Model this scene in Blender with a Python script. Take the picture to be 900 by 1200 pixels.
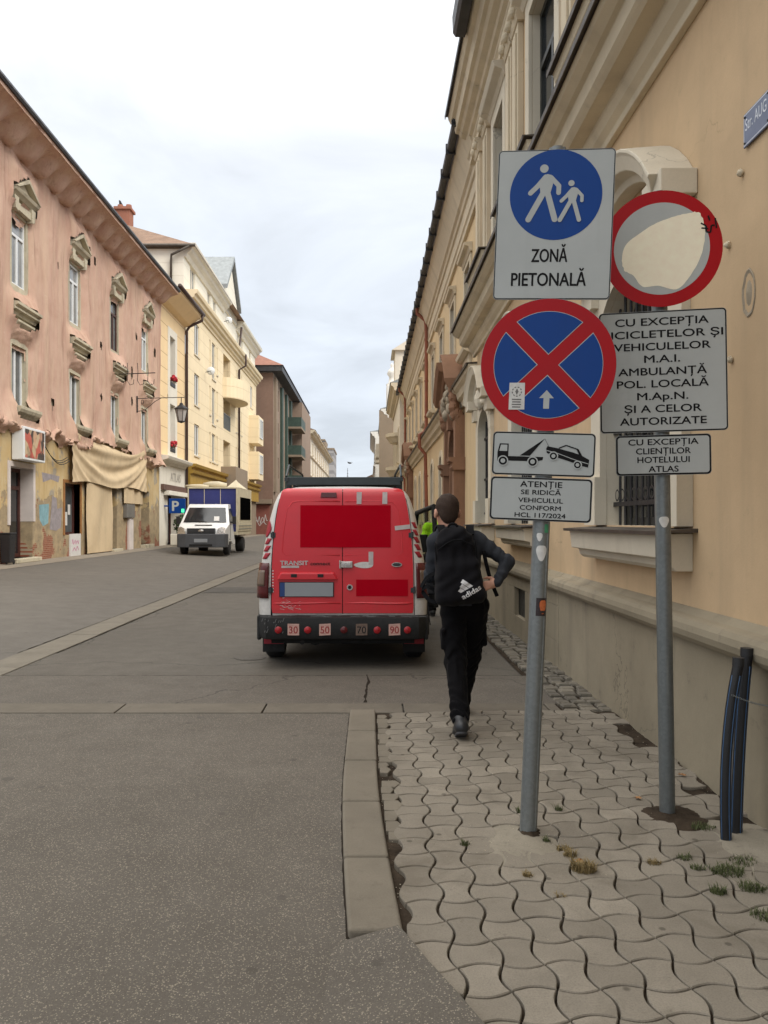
import bpy, bmesh, math, random
import numpy as np
from mathutils import Vector, Matrix, noise as mnoise

SC = bpy.context.scene
COL = SC.collection
for _o in list(bpy.data.objects):
    bpy.data.objects.remove(_o)
random.seed(7)
R = math.radians

# ------------------------------------------------------------------ camera
cam_data = bpy.data.cameras.new('camera')
cam = bpy.data.objects.new('camera', cam_data)
COL.objects.link(cam)
cam.location = (0, 0, 1.5)
cam.rotation_euler = (R(90), 0, 0)
cam_data.sensor_fit = 'VERTICAL'
cam_data.sensor_height = 36.0
cam_data.sensor_width = 27.0
cam_data.lens = 930.0 / 1200.0 * 36.0
cam_data.shift_x = 17.0 / 1200.0
cam_data.shift_y = 11.0 / 1200.0
cam_data.clip_start = 0.05
cam_data.clip_end = 4000
SC.camera = cam
PX0, PY0, FF, HC = 433.0, 611.0, 930.0, 1.5

# ------------------------------------------------------------------ overcast sky
SUN_DIR = Vector((0.72, -0.55, 0.80)).normalized()      # towards the sun
world = bpy.data.worlds.new('World')
SC.world = world
world.use_nodes = True
wn, wl = world.node_tree.nodes, world.node_tree.links
wn.clear()
w_out = wn.new('ShaderNodeOutputWorld')
w_bg = wn.new('ShaderNodeBackground')
w_bg.inputs['Strength'].default_value = 0.1
w_sky = wn.new('ShaderNodeTexSky')
w_sky.sky_type = 'NISHITA'
w_sky.sun_disc = False
w_sky.sun_elevation = math.asin(SUN_DIR.z)
w_sky.sun_rotation = math.atan2(SUN_DIR.x, SUN_DIR.y)
w_tc = wn.new('ShaderNodeTexCoord')
w_sep = wn.new('ShaderNodeSeparateXYZ')
wl.new(w_tc.outputs['Generated'], w_sep.inputs[0])
def wmath(op, a, b=None):
    n = wn.new('ShaderNodeMath'); n.operation = op
    for i, v in enumerate((a, b)):
        if v is None: continue
        if isinstance(v, (int, float)): n.inputs[i].default_value = v
        else: wl.new(v, n.inputs[i])
    return n.outputs[0]
zc = wmath('MAXIMUM', w_sep.outputs['Z'], 0.0)
den = wmath('ADD', zc, 0.16)
cu = wmath('DIVIDE', w_sep.outputs['X'], den)
cv = wmath('DIVIDE', w_sep.outputs['Y'], den)
w_comb = wn.new('ShaderNodeCombineXYZ')
wl.new(cu, w_comb.inputs[0]); wl.new(cv, w_comb.inputs[1])
w_n = wn.new('ShaderNodeTexNoise')
w_n.inputs['Scale'].default_value = 1.5
w_n.inputs['Detail'].default_value = 7
w_n.inputs['Roughness'].default_value = 0.55
w_n.inputs['Distortion'].default_value = 0.5
wl.new(w_comb.outputs[0], w_n.inputs['Vector'])
w_r = wn.new('ShaderNodeValToRGB')                       # luminance with height: CIE-like overcast
w_r.color_ramp.interpolation = 'B_SPLINE'
els = w_r.color_ramp.elements
els[0].position = 0.0; els[0].color = (.238, .258, .282, 1)
els[1].position = 1.0; els[1].color = (.98, .95, .90, 1)
for p, c in ((0.14, (6.2, 6.7, 7.4)), (0.32, (6.7, 7.15, 7.75)), (0.5, (8.1, 8.4, 8.9)), (0.68, (16.5, 16.6, 16.4))):
    e = els.new(p); e.color = (*[x / 25.0 for x in c], 1)
wl.new(zc, w_r.inputs[0])
w_cl = wn.new('ShaderNodeMapRange')
w_cl.inputs['From Min'].default_value = 0.32; w_cl.inputs['From Max'].default_value = 0.68
w_cl.inputs['To Min'].default_value = 19.5; w_cl.inputs['To Max'].default_value = 25.5
wl.new(w_n.outputs['Fac'], w_cl.inputs['Value'])
w_mul = wn.new('ShaderNodeVectorMath'); w_mul.operation = 'SCALE'
wl.new(w_r.outputs['Color'], w_mul.inputs[0]); wl.new(w_cl.outputs['Result'], w_mul.inputs['Scale'])
w_mix = wn.new('ShaderNodeMix'); w_mix.data_type = 'RGBA'
w_mix.inputs['Factor'].default_value = 0.94
wl.new(w_sky.outputs['Color'], w_mix.inputs['A']); wl.new(w_mul.outputs[0], w_mix.inputs['B'])
wl.new(w_mix.outputs['Result'], w_bg.inputs['Color'])
wl.new(w_bg.outputs[0], w_out.inputs[0])

sun_data = bpy.data.lights.new('sun', 'SUN')
sun_data.energy = 1.5
sun_data.angle = R(28)
sun_data.color = (1.0, 0.95, 0.87)
sun = bpy.data.objects.new('sun', sun_data)
COL.objects.link(sun)
sun.rotation_euler = (-SUN_DIR).to_track_quat('-Z', 'Y').to_euler()

SC.view_settings.view_transform = 'Standard'
SC.view_settings.look = 'None'
SC.view_settings.exposure = 0.53
SC.view_settings.gamma = 1.0
SC.view_settings.use_curve_mapping = False
SC.render.engine = 'CYCLES'
SC.cycles.max_bounces = 6
SC.cycles.diffuse_bounces = 3
SC.cycles.glossy_bounces = 3
SC.cycles.transmission_bounces = 4
SC.cycles.transparent_max_bounces = 6
SC.cycles.use_denoising = True

# ------------------------------------------------------------------ materials
def s2l(c):
    c = c / 255.0
    return c / 12.92 if c <= 0.04045 else ((c + 0.055) / 1.055) ** 2.4
def S(r, g, b, k=1.0):
    return (s2l(r) * k, s2l(g) * k, s2l(b) * k)

class NT:
    def __init__(self, name):
        self.m = bpy.data.materials.new(name)
        self.m.use_nodes = True
        self.t = self.m.node_tree
        self.n, self.l = self.t.nodes, self.t.links
        self.b = self.n['Principled BSDF']
        self.tc = self.n.new('ShaderNodeTexCoord')
        self.coord = self.tc.outputs['Object']
    def put(self, sock, v):
        if isinstance(v, (int, float)): sock.default_value = v
        elif isinstance(v, (tuple, list)):
            sock.default_value = (*v, 1) if len(v) == 3 and sock.type == 'RGBA' else v
        else: self.l.new(v, sock)
    def mapping(self, scale=(1, 1, 1), rot=(0, 0, 0), loc=(0, 0, 0), src=None):
        k = self.n.new('ShaderNodeMapping')
        k.inputs['Scale'].default_value = scale
        k.inputs['Rotation'].default_value = rot
        k.inputs['Location'].default_value = loc
        self.l.new(src or self.coord, k.inputs['Vector'])
        return k.outputs[0]
    def noise(self, scale, detail=4, rough=0.55, vec=None, dist=0.0):
        k = self.n.new('ShaderNodeTexNoise')
        k.inputs['Scale'].default_value = scale
        k.inputs['Detail'].default_value = detail
        k.inputs['Roughness'].default_value = rough
        k.inputs['Distortion'].default_value = dist
        self.l.new(vec or self.coord, k.inputs['Vector'])
        return k.outputs['Fac']
    def voronoi(self, scale, feature='F1', vec=None, out='Distance', rnd=1.0):
        k = self.n.new('ShaderNodeTexVoronoi')
        k.feature = feature
        k.inputs['Scale'].default_value = scale
        k.inputs['Randomness'].default_value = rnd
        self.l.new(vec or self.coord, k.inputs['Vector'])
        return k.outputs[out]
    def wave(self, scale, dist=2.0, detail=2, direction='X', vec=None):
        k = self.n.new('ShaderNodeTexWave')
        k.bands_direction = direction
        k.inputs['Scale'].default_value = scale
        k.inputs['Distortion'].default_value = dist
        k.inputs['Detail'].default_value = detail
        self.l.new(vec or self.coord, k.inputs['Vector'])
        return k.outputs['Fac']
    def rng(self, v, a, b, c=0.0, d=1.0):
        k = self.n.new('ShaderNodeMapRange')
        self.put(k.inputs['Value'], v)
        for s, x in zip(('From Min', 'From Max', 'To Min', 'To Max'), (a, b, c, d)): k.inputs[s].default_value = x
        return k.outputs[0]
    def math(self, op, a, b=0.0):
        k = self.n.new('ShaderNodeMath'); k.operation = op
        self.put(k.inputs[0], a); self.put(k.inputs[1], b)
        return k.outputs[0]
    def mix(self, f, a, b, mode='MIX'):
        k = self.n.new('ShaderNodeMix'); k.data_type = 'RGBA'; k.blend_type = mode
        self.put(k.inputs['Factor'], f); self.put(k.inputs['A'], a); self.put(k.inputs['B'], b)
        return k.outputs['Result']
    def xyz(self, src=None):
        k = self.n.new('ShaderNodeSeparateXYZ'); self.l.new(src or self.coord, k.inputs[0])
        return k.outputs
    def bump(self, h, strength=0.3, dist=0.01):
        k = self.n.new('ShaderNodeBump')
        k.inputs['Strength'].default_value = strength
        k.inputs['Distance'].default_value = dist
        self.l.new(h, k.inputs['Height'])
        if self.b.inputs['Normal'].is_linked:
            self.l.new(self.b.inputs['Normal'].links[0].from_socket, k.inputs['Normal'])
        self.l.new(k.outputs[0], self.b.inputs['Normal'])
    def base(self, c): self.put(self.b.inputs['Base Color'], c)
    def rough(self, v): self.put(self.b.inputs['Roughness'], v)
    def spec(self, v): self.b.inputs['Specular IOR Level'].default_value = v
    def metal(self, v): self.b.inputs['Metallic'].default_value = v

def sc(c, k): return tuple(min(x * k, 0.95) for x in c)

def plain(name, c, rough=0.6, var=0.12, scale=6.0, bump=0.0, bscale=60.0, metal=0.0, spec=0.5, dist=0.004):
    t = NT(name)
    n = t.noise(scale, 5, 0.6)
    t.base(t.mix(t.rng(n, 0.3, 0.7), sc(c, 1 - var), sc(c, 1 + var)))
    t.rough(t.rng(t.noise(scale * 2.3, 3), 0.3, 0.7, max(rough - 0.08, 0.02), min(rough + 0.08, 1)))
    t.metal(metal); t.spec(spec)
    if bump: t.bump(t.noise(bscale, 5), bump, dist)
    return t.m

def plaster(name, c, stain=0.75, streak=0.12, bump=0.25, dirt=(0.25, 0.21, 0.16), grain=90.0, spots=0.0, dirt_amt=0.35):
    t = NT(name)
    big = t.noise(0.55, 6, 0.6, dist=0.6)
    med = t.noise(3.5, 6, 0.65)
    st = t.noise(1.0, 5, 0.6, vec=t.mapping((2.6, 2.6, 0.22)))
    col = t.mix(t.rng(big, 0.32, 0.68), sc(c, stain + 0.1), sc(c, 1.05))
    col = t.mix(t.rng(med, 0.35, 0.7, 0, 0.5), col, sc(c, stain))
    col = t.mix(t.rng(st, 0.52, 0.78, 0, streak * 2), col, dirt)
    fine = t.noise(grain, 3, 0.6)
    col = t.mix(t.rng(fine, 0.35, 0.75, 0, 0.14), col, sc(c, 0.6))
    if spots:
        sp = t.noise(7.0, 8, 0.75)
        col = t.mix(t.rng(sp, 0.60, 0.70, 0, spots), col, dirt)
    wv = t.n.new('ShaderNodeVectorMath'); wv.operation = 'ADD'
    wz = t.n.new('ShaderNodeTexNoise'); wz.inputs['Scale'].default_value = 2.5; wz.inputs['Detail'].default_value = 5
    t.l.new(t.coord, wz.inputs['Vector']); t.l.new(t.coord, wv.inputs[0]); t.l.new(wz.outputs['Color'], wv.inputs[1])
    ck = t.voronoi(0.42, 'DISTANCE_TO_EDGE', vec=wv.outputs[0])
    gate = t.rng(t.noise(0.5, 3, vec=t.mapping(loc=(5, 9, 2))), 0.5, 0.58)
    crk = t.math('MULTIPLY', t.rng(ck, 0.001, 0.0035, 1.0, 0.0), gate)
    col = t.mix(t.math('MULTIPLY', crk, 0.55), col, sc(c, 0.35))
    patch = t.rng(t.noise(0.75, 3, 0.45, vec=t.mapping(loc=(1, 3, 8))), 0.60, 0.615)
    col = t.mix(t.math('MULTIPLY', patch, dirt_amt * 0.6), col, sc(c, 0.8))
    t.base(col); t.rough(0.88); t.spec(0.25)
    t.bump(t.noise(grain, 4, 0.65), bump, 0.004)
    t.bump(t.noise(2.2, 4, 0.6), bump * 0.6, 0.03)
    return t.m

M = {}
def build_materials():
    M['wall_yellow'] = plaster('yellow_plaster', S(207, 179, 143), stain=0.82, streak=0.22, spots=0.22, dirt=(0.30, 0.24, 0.17))
    M['wall_yellow_far'] = plaster('yellow_plaster_wing', S(214, 190, 150), stain=0.88, streak=0.08)
    M['trim_cream'] = plaster('cream_stucco', S(216, 202, 176), stain=0.8, streak=0.18, bump=0.2, spots=0.15)
    M['trim_white'] = plaster('white_stucco', S(214, 204, 184), stain=0.86, streak=0.14, bump=0.2, spots=0.1)
    M['plinth'] = plaster('plinth_render', S(156, 145, 124), stain=0.72, streak=0.3, bump=0.35, spots=0.35, dirt=(0.12, 0.10, 0.08))
    M['portal_stone'] = plaster('brown_portal_stone', S(150, 114, 90), stain=0.7, streak=0.15, bump=0.4, spots=0.35, dirt=(0.10, 0.06, 0.045))
    M['flash'] = plain('rusty_sheet_flashing', S(84, 76, 68), 0.55, 0.3, 4, 0.15, 20, metal=0.3)
    M['gutter_dark'] = plain('dark_gutter_metal', S(62, 62, 64), 0.5, 0.2, 3, metal=0.4)
    M['pipe_red'] = plain('red_brown_downpipe', S(142, 82, 58), 0.5, 0.2, 3)
    M['pipe_brown'] = plain('brown_downpipe', S(70, 52, 48), 0.5, 0.15, 3)
    M['dark_glass'] = plain('dark_window_glass', (0.018, 0.021, 0.024), 0.08, 0.3, 0.7, spec=0.8)
    M['curtain_glass'] = plain('curtained_window_glass', S(128, 130, 130), 0.10, 0.35, 0.9, spec=0.7)
    M['grey_glass'] = plain('grey_window_glass', S(92, 95, 96), 0.10, 0.4, 0.8, spec=0.7)
    M['frame_dark'] = plain('dark_green_bars', S(44, 46, 44), 0.5, 0.2, 5)
    M['frame_wood'] = plain('brown_window_timber', S(70, 42, 34), 0.55, 0.2, 4, 0.1, 30)
    M['frame_white'] = plain('white_window_plastic', S(222, 224, 224), 0.4, 0.04, 3)
    M['roof_tile'] = roof_tile('roof_tile', S(146, 118, 98), S(112, 90, 75))
    M['roof_red'] = roof_tile('roof_tile_red', S(150, 104, 86), S(118, 80, 66))
    M['iron'] = plain('black_iron', S(46, 44, 44), 0.6, 0.2, 8, 0.1, 60, metal=0.3)
    M['galv'] = galv('galvanised_steel', S(128, 132, 132))
    M['galv_dark'] = galv('worn_galvanised_steel', S(112, 116, 116))
    M['sign_white'] = sign_mat('reflective_sign_white', S(178, 182, 181))
    M['sign_black'] = plain('sign_black', S(18, 17, 19), 0.6, 0.1, 10, spec=.2)
    M['sign_blue'] = sign_mat('sign_blue', S(6, 62, 136))
    M['sign_red'] = sign_mat('sign_red', S(170, 8, 20))
    M['sign_back'] = plain('sign_back_aluminium', S(138, 140, 140), 0.45, 0.08, 5, metal=0.6)
    M['scrape'] = plain('scraped_cream_patch', S(250, 238, 214), 0.8, 0.05, 20)
    M['sticker_white'] = plain('white_sticker', S(208, 206, 202), 0.5, 0.12, 30)
    M['sticker_grey'] = plain('grey_print', S(104, 102, 100), 0.6, 0.1, 30)
    M['sticker_orange'] = plain('orange_sticker', S(196, 104, 58), 0.5, 0.3, 60)
    M['sticker_dark'] = plain('dark_sticker', S(48, 38, 40), 0.5, 0.2, 60)
    M['green_ink'] = plain('green_sticker', S(70, 150, 110), 0.5, 0.2, 30)

def roof_tile(name, a, b):
    t = NT(name)
    n = t.noise(1.2, 6, 0.6)
    v = t.voronoi(3.6, out='Color', vec=t.mapping((1, 1, 1.5)))
    col = t.mix(t.rng(n, 0.3, 0.7), a, b)
    col = t.mix(0.35, col, t.mix(t.xyz(v)[0], sc(a, 0.7), sc(a, 1.15)))
    t.base(col); t.rough(0.85)
    t.bump(t.wave(2.2, 1.0, 2, 'Z'), 0.7, 0.05)
    t.bump(t.wave(2.8, 0.6, 2, 'X'), 0.3, 0.03)
    return t.m

def galv(name, c):
    t = NT(name)
    v = t.voronoi(70, out='Color')
    n = t.noise(9, 6, 0.7)
    st = t.noise(3, 5, 0.6, vec=t.mapping((14, 14, 0.7)))
    col = t.mix(t.xyz(v)[0], sc(c, 0.9), sc(c, 1.06))
    col = t.mix(t.rng(n, 0.5, 0.75, 0, 0.4), col, sc(c, 0.7))
    col = t.mix(t.rng(st, 0.55, 0.75, 0, 0.45), col, S(150, 152, 148))
    t.base(col); t.metal(0.55); t.rough(t.rng(n, 0.3, 0.7, 0.38, 0.58))
    t.bump(n, 0.08, 0.002)
    return t.m

def sign_mat(name, c):
    t = NT(name)
    n = t.noise(3.0, 6, 0.65)
    st = t.noise(1.4, 5, 0.6, vec=t.mapping((9, 9, 0.9)))
    col = t.mix(t.rng(n, 0.35, 0.7), sc(c, 0.93), sc(c, 1.04))
    col = t.mix(t.rng(st, 0.56, 0.8, 0, 0.22), col, sc(c, 0.62))
    t.base(col); t.rough(t.rng(n, 0.3, 0.7, 0.3, 0.45)); t.spec(0.25)
    return t.m

# ------------------------------------------------------------------ mesh helpers
class Fr:
    """A facade's frame: u along it, v up, d outwards."""
    def __init__(self, O, U, N):
        self.O, self.U, self.N = Vector(O), Vector(U), Vector(N)
    def __call__(self, u, v, d=0.0):
        return self.O + self.U * u + Vector((0, 0, v)) + self.N * d

class MB:
    def __init__(self):
        self.v, self.f, self.mi = [], [], []
    def add(self, vs, fs, m=0):
        o = len(self.v)
        self.v.extend([tuple(p) for p in vs])
        for f in fs:
            self.f.append([i + o for i in f]); self.mi.append(m)
    def quad(self, a, b, c, d, m=0): self.add([a, b, c, d], [(0, 1, 2, 3)], m)
    def box(self, x0, x1, y0, y1, z0, z1, m=0):
        p = [(x, y, z) for x in (x0, x1) for y in (y0, y1) for z in (z0, z1)]
        self.add(p, [(0, 1, 3, 2), (4, 6, 7, 5), (0, 4, 5, 1), (2, 3, 7, 6), (0, 2, 6, 4), (1, 5, 7, 3)], m)
    def fbox(self, fr, u0, u1, v0, v1, d0, d1, m=0):
        p = [fr(u, v, d) for u in (u0, u1) for v in (v0, v1) for d in (d0, d1)]
        self.add(p, [(0, 1, 3, 2), (4, 6, 7, 5), (0, 4, 5, 1), (2, 3, 7, 6), (0, 2, 6, 4), (1, 5, 7, 3)], m)
    def fprofile(self, fr, pts, u0, u1, m=0, n=1):
        """pts: closed (v,d) polygon swept along u."""
        k = len(pts); vs, fs = [], []
        us = [u0 + (u1 - u0) * i / n for i in range(n + 1)]
        for u in us: vs += [fr(u, v, d) for v, d in pts]
        for s in range(n):
            for i in range(k):
                j = (i + 1) % k
                fs.append((s * k + i, s * k + j, (s + 1) * k + j, (s + 1) * k + i))
        fs.append(tuple(range(k))); fs.append(tuple(range(n * k, n * k + k)))
        self.add(vs, fs, m)
    def fpoly(self, fr, pts, d0, d1, m=0):
        k = len(pts)
        vs = [fr(u, v, d0) for u, v in pts] + [fr(u, v, d1) for u, v in pts]
        fs = [tuple(range(k - 1, -1, -1)), tuple(range(k, 2 * k))]
        fs += [(i, (i + 1) % k, k + (i + 1) % k, k + i) for i in range(k)]
        self.add(vs, fs, m)
    def flat(self, fr, pts, d, m=0):
        self.add([fr(u, v, d) for u, v in pts], [tuple(range(len(pts)))], m)
    def stroke(self, fr, pts, w, d, m=0, caps=True):
        """a flat line of width w through (u,v) points; each piece sits a hair above the last."""
        for (a, b) in zip(pts[:-1], pts[1:]):
            dx, dy = b[0] - a[0], b[1] - a[1]
            L = math.hypot(dx, dy) or 1
            nx, ny = -dy / L * w / 2, dx / L * w / 2
            poly = [(a[0] + nx, a[1] + ny)]
            ang = math.atan2(dy, dx)
            if caps: poly += [(a[0] + w / 2 * math.cos(ang + R(90 + t)), a[1] + w / 2 * math.sin(ang + R(90 + t))) for t in range(20, 180, 20)]
            poly += [(a[0] - nx, a[1] - ny), (b[0] - nx, b[1] - ny)]
            if caps: poly += [(b[0] + w / 2 * math.cos(ang + R(-90 + t)), b[1] + w / 2 * math.sin(ang + R(-90 + t))) for t in range(20, 180, 20)]
            poly += [(b[0] + nx, b[1] + ny)]
            self.flat(fr, poly, d, m); d += 0.00015
    def ring(self, fr, cu, cv, r0, r1, d, m=0, n=64, a0=0.0, a1=360.0):
        vs, fs = [], []
        for i in range(n + 1):
            a = R(a0 + (a1 - a0) * i / n)
            vs += [fr(cu + r0 * math.cos(a), cv + r0 * math.sin(a), d), fr(cu + r1 * math.cos(a), cv + r1 * math.sin(a), d)]
        for i in range(n): fs.append((2 * i, 2 * i + 1, 2 * i + 3, 2 * i + 2))
        self.add(vs, fs, m)
    def disc(self, fr, cu, cv, r, d, m=0, n=64):
        self.flat(fr, [(cu + r * math.cos(2 * math.pi * i / n), cv + r * math.sin(2 * math.pi * i / n)) for i in range(n)], d, m)
    def tube(self, pts, r, n=10, m=0, caps=True):
        pts = [Vector(p) for p in pts]
        rs = r if isinstance(r, (list, tuple)) else [r] * len(pts)
        vs, fs = [], []
        prev = None
        for i, p in enumerate(pts):
            t = (pts[min(i + 1, len(pts) - 1)] - pts[max(i - 1, 0)]).normalized()
            if prev is None:
                a = Vector((0, 0, 1)) if abs(t.z) < 0.9 else Vector((1, 0, 0))
                s = t.cross(a).normalized()
            else:
                s = (prev - t * prev.dot(t)).normalized()
            prev = s
            q = t.cross(s)
            for k in range(n):
                an = 2 * math.pi * k / n
                vs.append(p + (s * math.cos(an) + q * math.sin(an)) * rs[i])
        for i in range(len(pts) - 1):
            for k in range(n):
                fs.append((i * n + k, i * n + (k + 1) % n, (i + 1) * n + (k + 1) % n, (i + 1) * n + k))
        if caps:
            fs.append(tuple(range(n - 1, -1, -1))); fs.append(tuple(range((len(pts) - 1) * n, len(pts) * n)))
        self.add(vs, fs, m)
    def lathe(self, prof, axis_o=(0, 0, 0), axis='Z', n=32, m=0, close=True):
        """prof: (r, h) along the axis."""
        O = Vector(axis_o); vs, fs = [], []
        for r, h in prof:
            for k in range(n):
                a = 2 * math.pi * k / n; c, s = r * math.cos(a), r * math.sin(a)
                vs.append(O + {'Z': Vector((c, s, h)), 'Y': Vector((c, h, s)), 'X': Vector((h, c, s))}[axis])
        for i in range(len(prof) - 1):
            for k in range(n):
                fs.append((i * n + k, i * n + (k + 1) % n, (i + 1) * n + (k + 1) % n, (i + 1) * n + k))
        if close:
            if prof[0][0] > 1e-5: fs.append(tuple(range(n - 1, -1, -1)))
            if prof[-1][0] > 1e-5: fs.append(tuple(range((len(prof) - 1) * n, len(prof) * n)))
        self.add(vs, fs, m)
    def grid(self, fn, nu, nv, m=0, skip=None):
        vs = [fn(i, j) for j in range(nv + 1) for i in range(nu + 1)]
        fs = [(j * (nu + 1) + i, j * (nu + 1) + i + 1, (j + 1) * (nu + 1) + i + 1, (j + 1) * (nu + 1) + i)
              for j in range(nv) for i in range(nu) if not (skip and skip(i, j))]
        self.add(vs, fs, m)
    def blob(self, c, r, n=10, m=0, jit=0.0):
        c = Vector(c); r = r if isinstance(r, (tuple, list)) else (r, r, r)
        vs, fs = [], []
        for i in range(n + 1):
            th = math.pi * i / n
            for k in range(2 * n):
                ph = math.pi * k / n
                q = 1 + (random.random() - 0.5) * jit
                vs.append(c + Vector((r[0] * q * math.sin(th) * math.cos(ph), r[1] * q * math.sin(th) * math.sin(ph), r[2] * q * math.cos(th))))
        w = 2 * n
        for i in range(n):
            for k in range(w):
                fs.append((i * w + k, i * w + (k + 1) % w, (i + 1) * w + (k + 1) % w, (i + 1) * w + k))
        self.add(vs, fs, m)
    def wall(self, fr, u0, u1, v0, v1, holes, depth=0.2, m=0, mr=None, d=0.0):
        """a facade sheet with rectangular holes [(ua,ub,va,vb)] or arched (ua,ub,va,vb,rise) and their reveals."""
        mr = m if mr is None else mr
        us = sorted({u0, u1, *[x for h in holes for x in h[:2] if u0 < x < u1]})
        vv = sorted({v0, v1, *[x for h in holes for x in h[2:4] if v0 < x < v1]})
        for a, b in zip(us[:-1], us[1:]):
            for c, e in zip(vv[:-1], vv[1:]):
                mu, mv = (a + b) / 2, (c + e) / 2
                if any(h[0] < mu < h[1] and h[2] < mv < h[3] for h in holes): continue
                self.quad(fr(a, c, d), fr(b, c, d), fr(b, e, d), fr(a, e, d), m)
        for h in holes:
            ua, ub, va, vb = h[:4]
            dp = depth
            if len(h) > 4:
                rise = h[4]; hw = (ub - ua) / 2; c = (ua + ub) / 2; n = 12
                arc = [(c - hw * math.cos(math.pi * i / n), vb - rise + rise * math.sin(math.pi * i / n)) for i in range(n + 1)]
                self.flat(fr, [(ua, vb)] + arc[:n // 2 + 1][:], d, m)
                self.flat(fr, arc[n // 2:] + [(ub, vb)], d, m)
                for p, q in zip(arc[:-1], arc[1:]):
                    self.quad(fr(*p, d), fr(*q, d), fr(*q, d - dp), fr(*p, d - dp), mr)
                top = vb - rise
            else:
                top = vb
                self.quad(fr(ua, vb, d), fr(ub, vb, d), fr(ub, vb, d - dp), fr(ua, vb, d - dp), mr)
            self.quad(fr(ua, va, d), fr(ua, top, d), fr(ua, top, d - dp), fr(ua, va, d - dp), mr)
            self.quad(fr(ub, va, d), fr(ub, top, d), fr(ub, top, d - dp), fr(ub, va, d - dp), mr)
            self.quad(fr(ua, va, d), fr(ub, va, d), fr(ub, va, d - dp), fr(ua, va, d - dp), mr)
    def text(self, fr, s, cu, cv, w=None, cap=0.05, d=0.0, m=0, bold=0.0, align='C', rot=0.0):
        """lettering: capital height cap, drawn width w (None keeps the font's own)."""
        vs, fs = glyphs(s)
        if not vs: return
        x0, x1 = min(p[0] for p in vs), max(p[0] for p in vs)
        sy = cap / CAP
        sx = (w / (x1 - x0)) if w else sy
        off = -(x0 + x1) / 2 if align == 'C' else -x0
        c, sn = math.cos(rot), math.sin(rot)
        shifts = [(0, 0)] if bold <= 0 else [(-bold, 0), (bold, 0), (0, bold * .7), (0, -bold * .7)]
        for k, (bx, by) in enumerate(shifts):
            out = []
            for x, y in vs:
                X, Y = (x + off) * sx + bx * sy, (y + by) * sy - cap / 2
                out.append(fr(cu + X * c - Y * sn, cv + X * sn + Y * c, d + k * .00012))
            self.add(out, fs, m)
    def build(self, name, mats, parent=None, smooth=False, bevel=0.0, seg=2, merge=False, recalc=True, autosmooth=None):
        me = bpy.data.meshes.new(name)
        me.from_pydata(self.v, [], self.f)
        mats = mats if isinstance(mats, (list, tuple)) else [mats]
        for m in mats: me.materials.append(M[m] if isinstance(m, str) else m)
        if len(mats) > 1: me.polygons.foreach_set('material_index', self.mi)
        if merge or recalc:
            bm = bmesh.new(); bm.from_mesh(me)
            if merge: bmesh.ops.remove_doubles(bm, verts=bm.verts, dist=1e-5)
            if recalc: bmesh.ops.recalc_face_normals(bm, faces=bm.faces)
            bm.to_mesh(me); bm.free()
        if smooth:
            me.polygons.foreach_set('use_smooth', [True] * len(me.polygons))
            if autosmooth: me.set_sharp_from_angle(angle=R(autosmooth))
        me.update()
        ob = bpy.data.objects.new(name, me)
        COL.objects.link(ob)
        if parent: ob.parent = parent
        if bevel:
            b = ob.modifiers.new('bevel', 'BEVEL'); b.width = bevel; b.segments = seg
            b.limit_method = 'ANGLE'; b.angle_limit = R(40)
        return ob

CAP = 0.7
_gl = {}
def glyphs(s, bold=0.0):
    key = (s, bold)
    if key in _gl: return _gl[key]
    cu = bpy.data.curves.new('lettering', 'FONT')
    cu.body = s; cu.size = 1.0; cu.offset = bold; cu.resolution_u = 4
    ob = bpy.data.objects.new('lettering', cu); COL.objects.link(ob)
    dg = bpy.context.evaluated_depsgraph_get(); dg.update()
    me = ob.evaluated_get(dg).to_mesh()
    vs = [(v.co.x, v.co.y) for v in me.vertices]
    fs = [tuple(p.vertices) for p in me.polygons]
    ob.evaluated_get(dg).to_mesh_clear()
    bpy.data.objects.remove(ob); bpy.data.curves.remove(cu)
    _gl[key] = (vs, fs)
    return vs, fs
_hv, _ = glyphs('H')
CAP = max(p[1] for p in _hv) - min(p[1] for p in _hv)

def thing(name, label, cat, loc=(0, 0, 0), rot=(0, 0, 0), group=None):
    o = bpy.data.objects.new(name, None); COL.objects.link(o)
    o.empty_display_size = 0.2
    o.location = loc; o.rotation_euler = rot
    o['label'] = label; o['category'] = cat
    if group: o['group'] = group
    return o
def tag(o, label, cat, group=None):
    o['label'] = label; o['category'] = cat
    if group: o['group'] = group
    return o
def kind(o, k, label=None, cat=None):
    o['kind'] = k
    if label: o['label'] = label
    if cat: o['category'] = cat
    return o
def kids(o): return [c for c in bpy.data.objects if c.parent == o]
def copy_tree(o, parent=None):
    c = o.copy(); COL.objects.link(c)
    if parent: c.parent = parent
    for ch in kids(o): copy_tree(ch, c)
    return c

def at(px, py, Y):            # a point of the street at distance Y behind a place in the photograph (for measuring only)
    return Vector(((px - PX0) / FF * Y, Y, HC + (PY0 - py) / FF * Y))
def gnd(px, py, z=0.0):
    Y = (HC - z) * FF / (py - PY0)
    return ((px - PX0) / FF * Y, Y)
def gz(x):                    # the road's crossfall: level near the axis, rising towards the left houses
    if x >= -4.0: return 0.0
    return min((-4.0 - x) * 0.055, 0.33)
build_materials()
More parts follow.
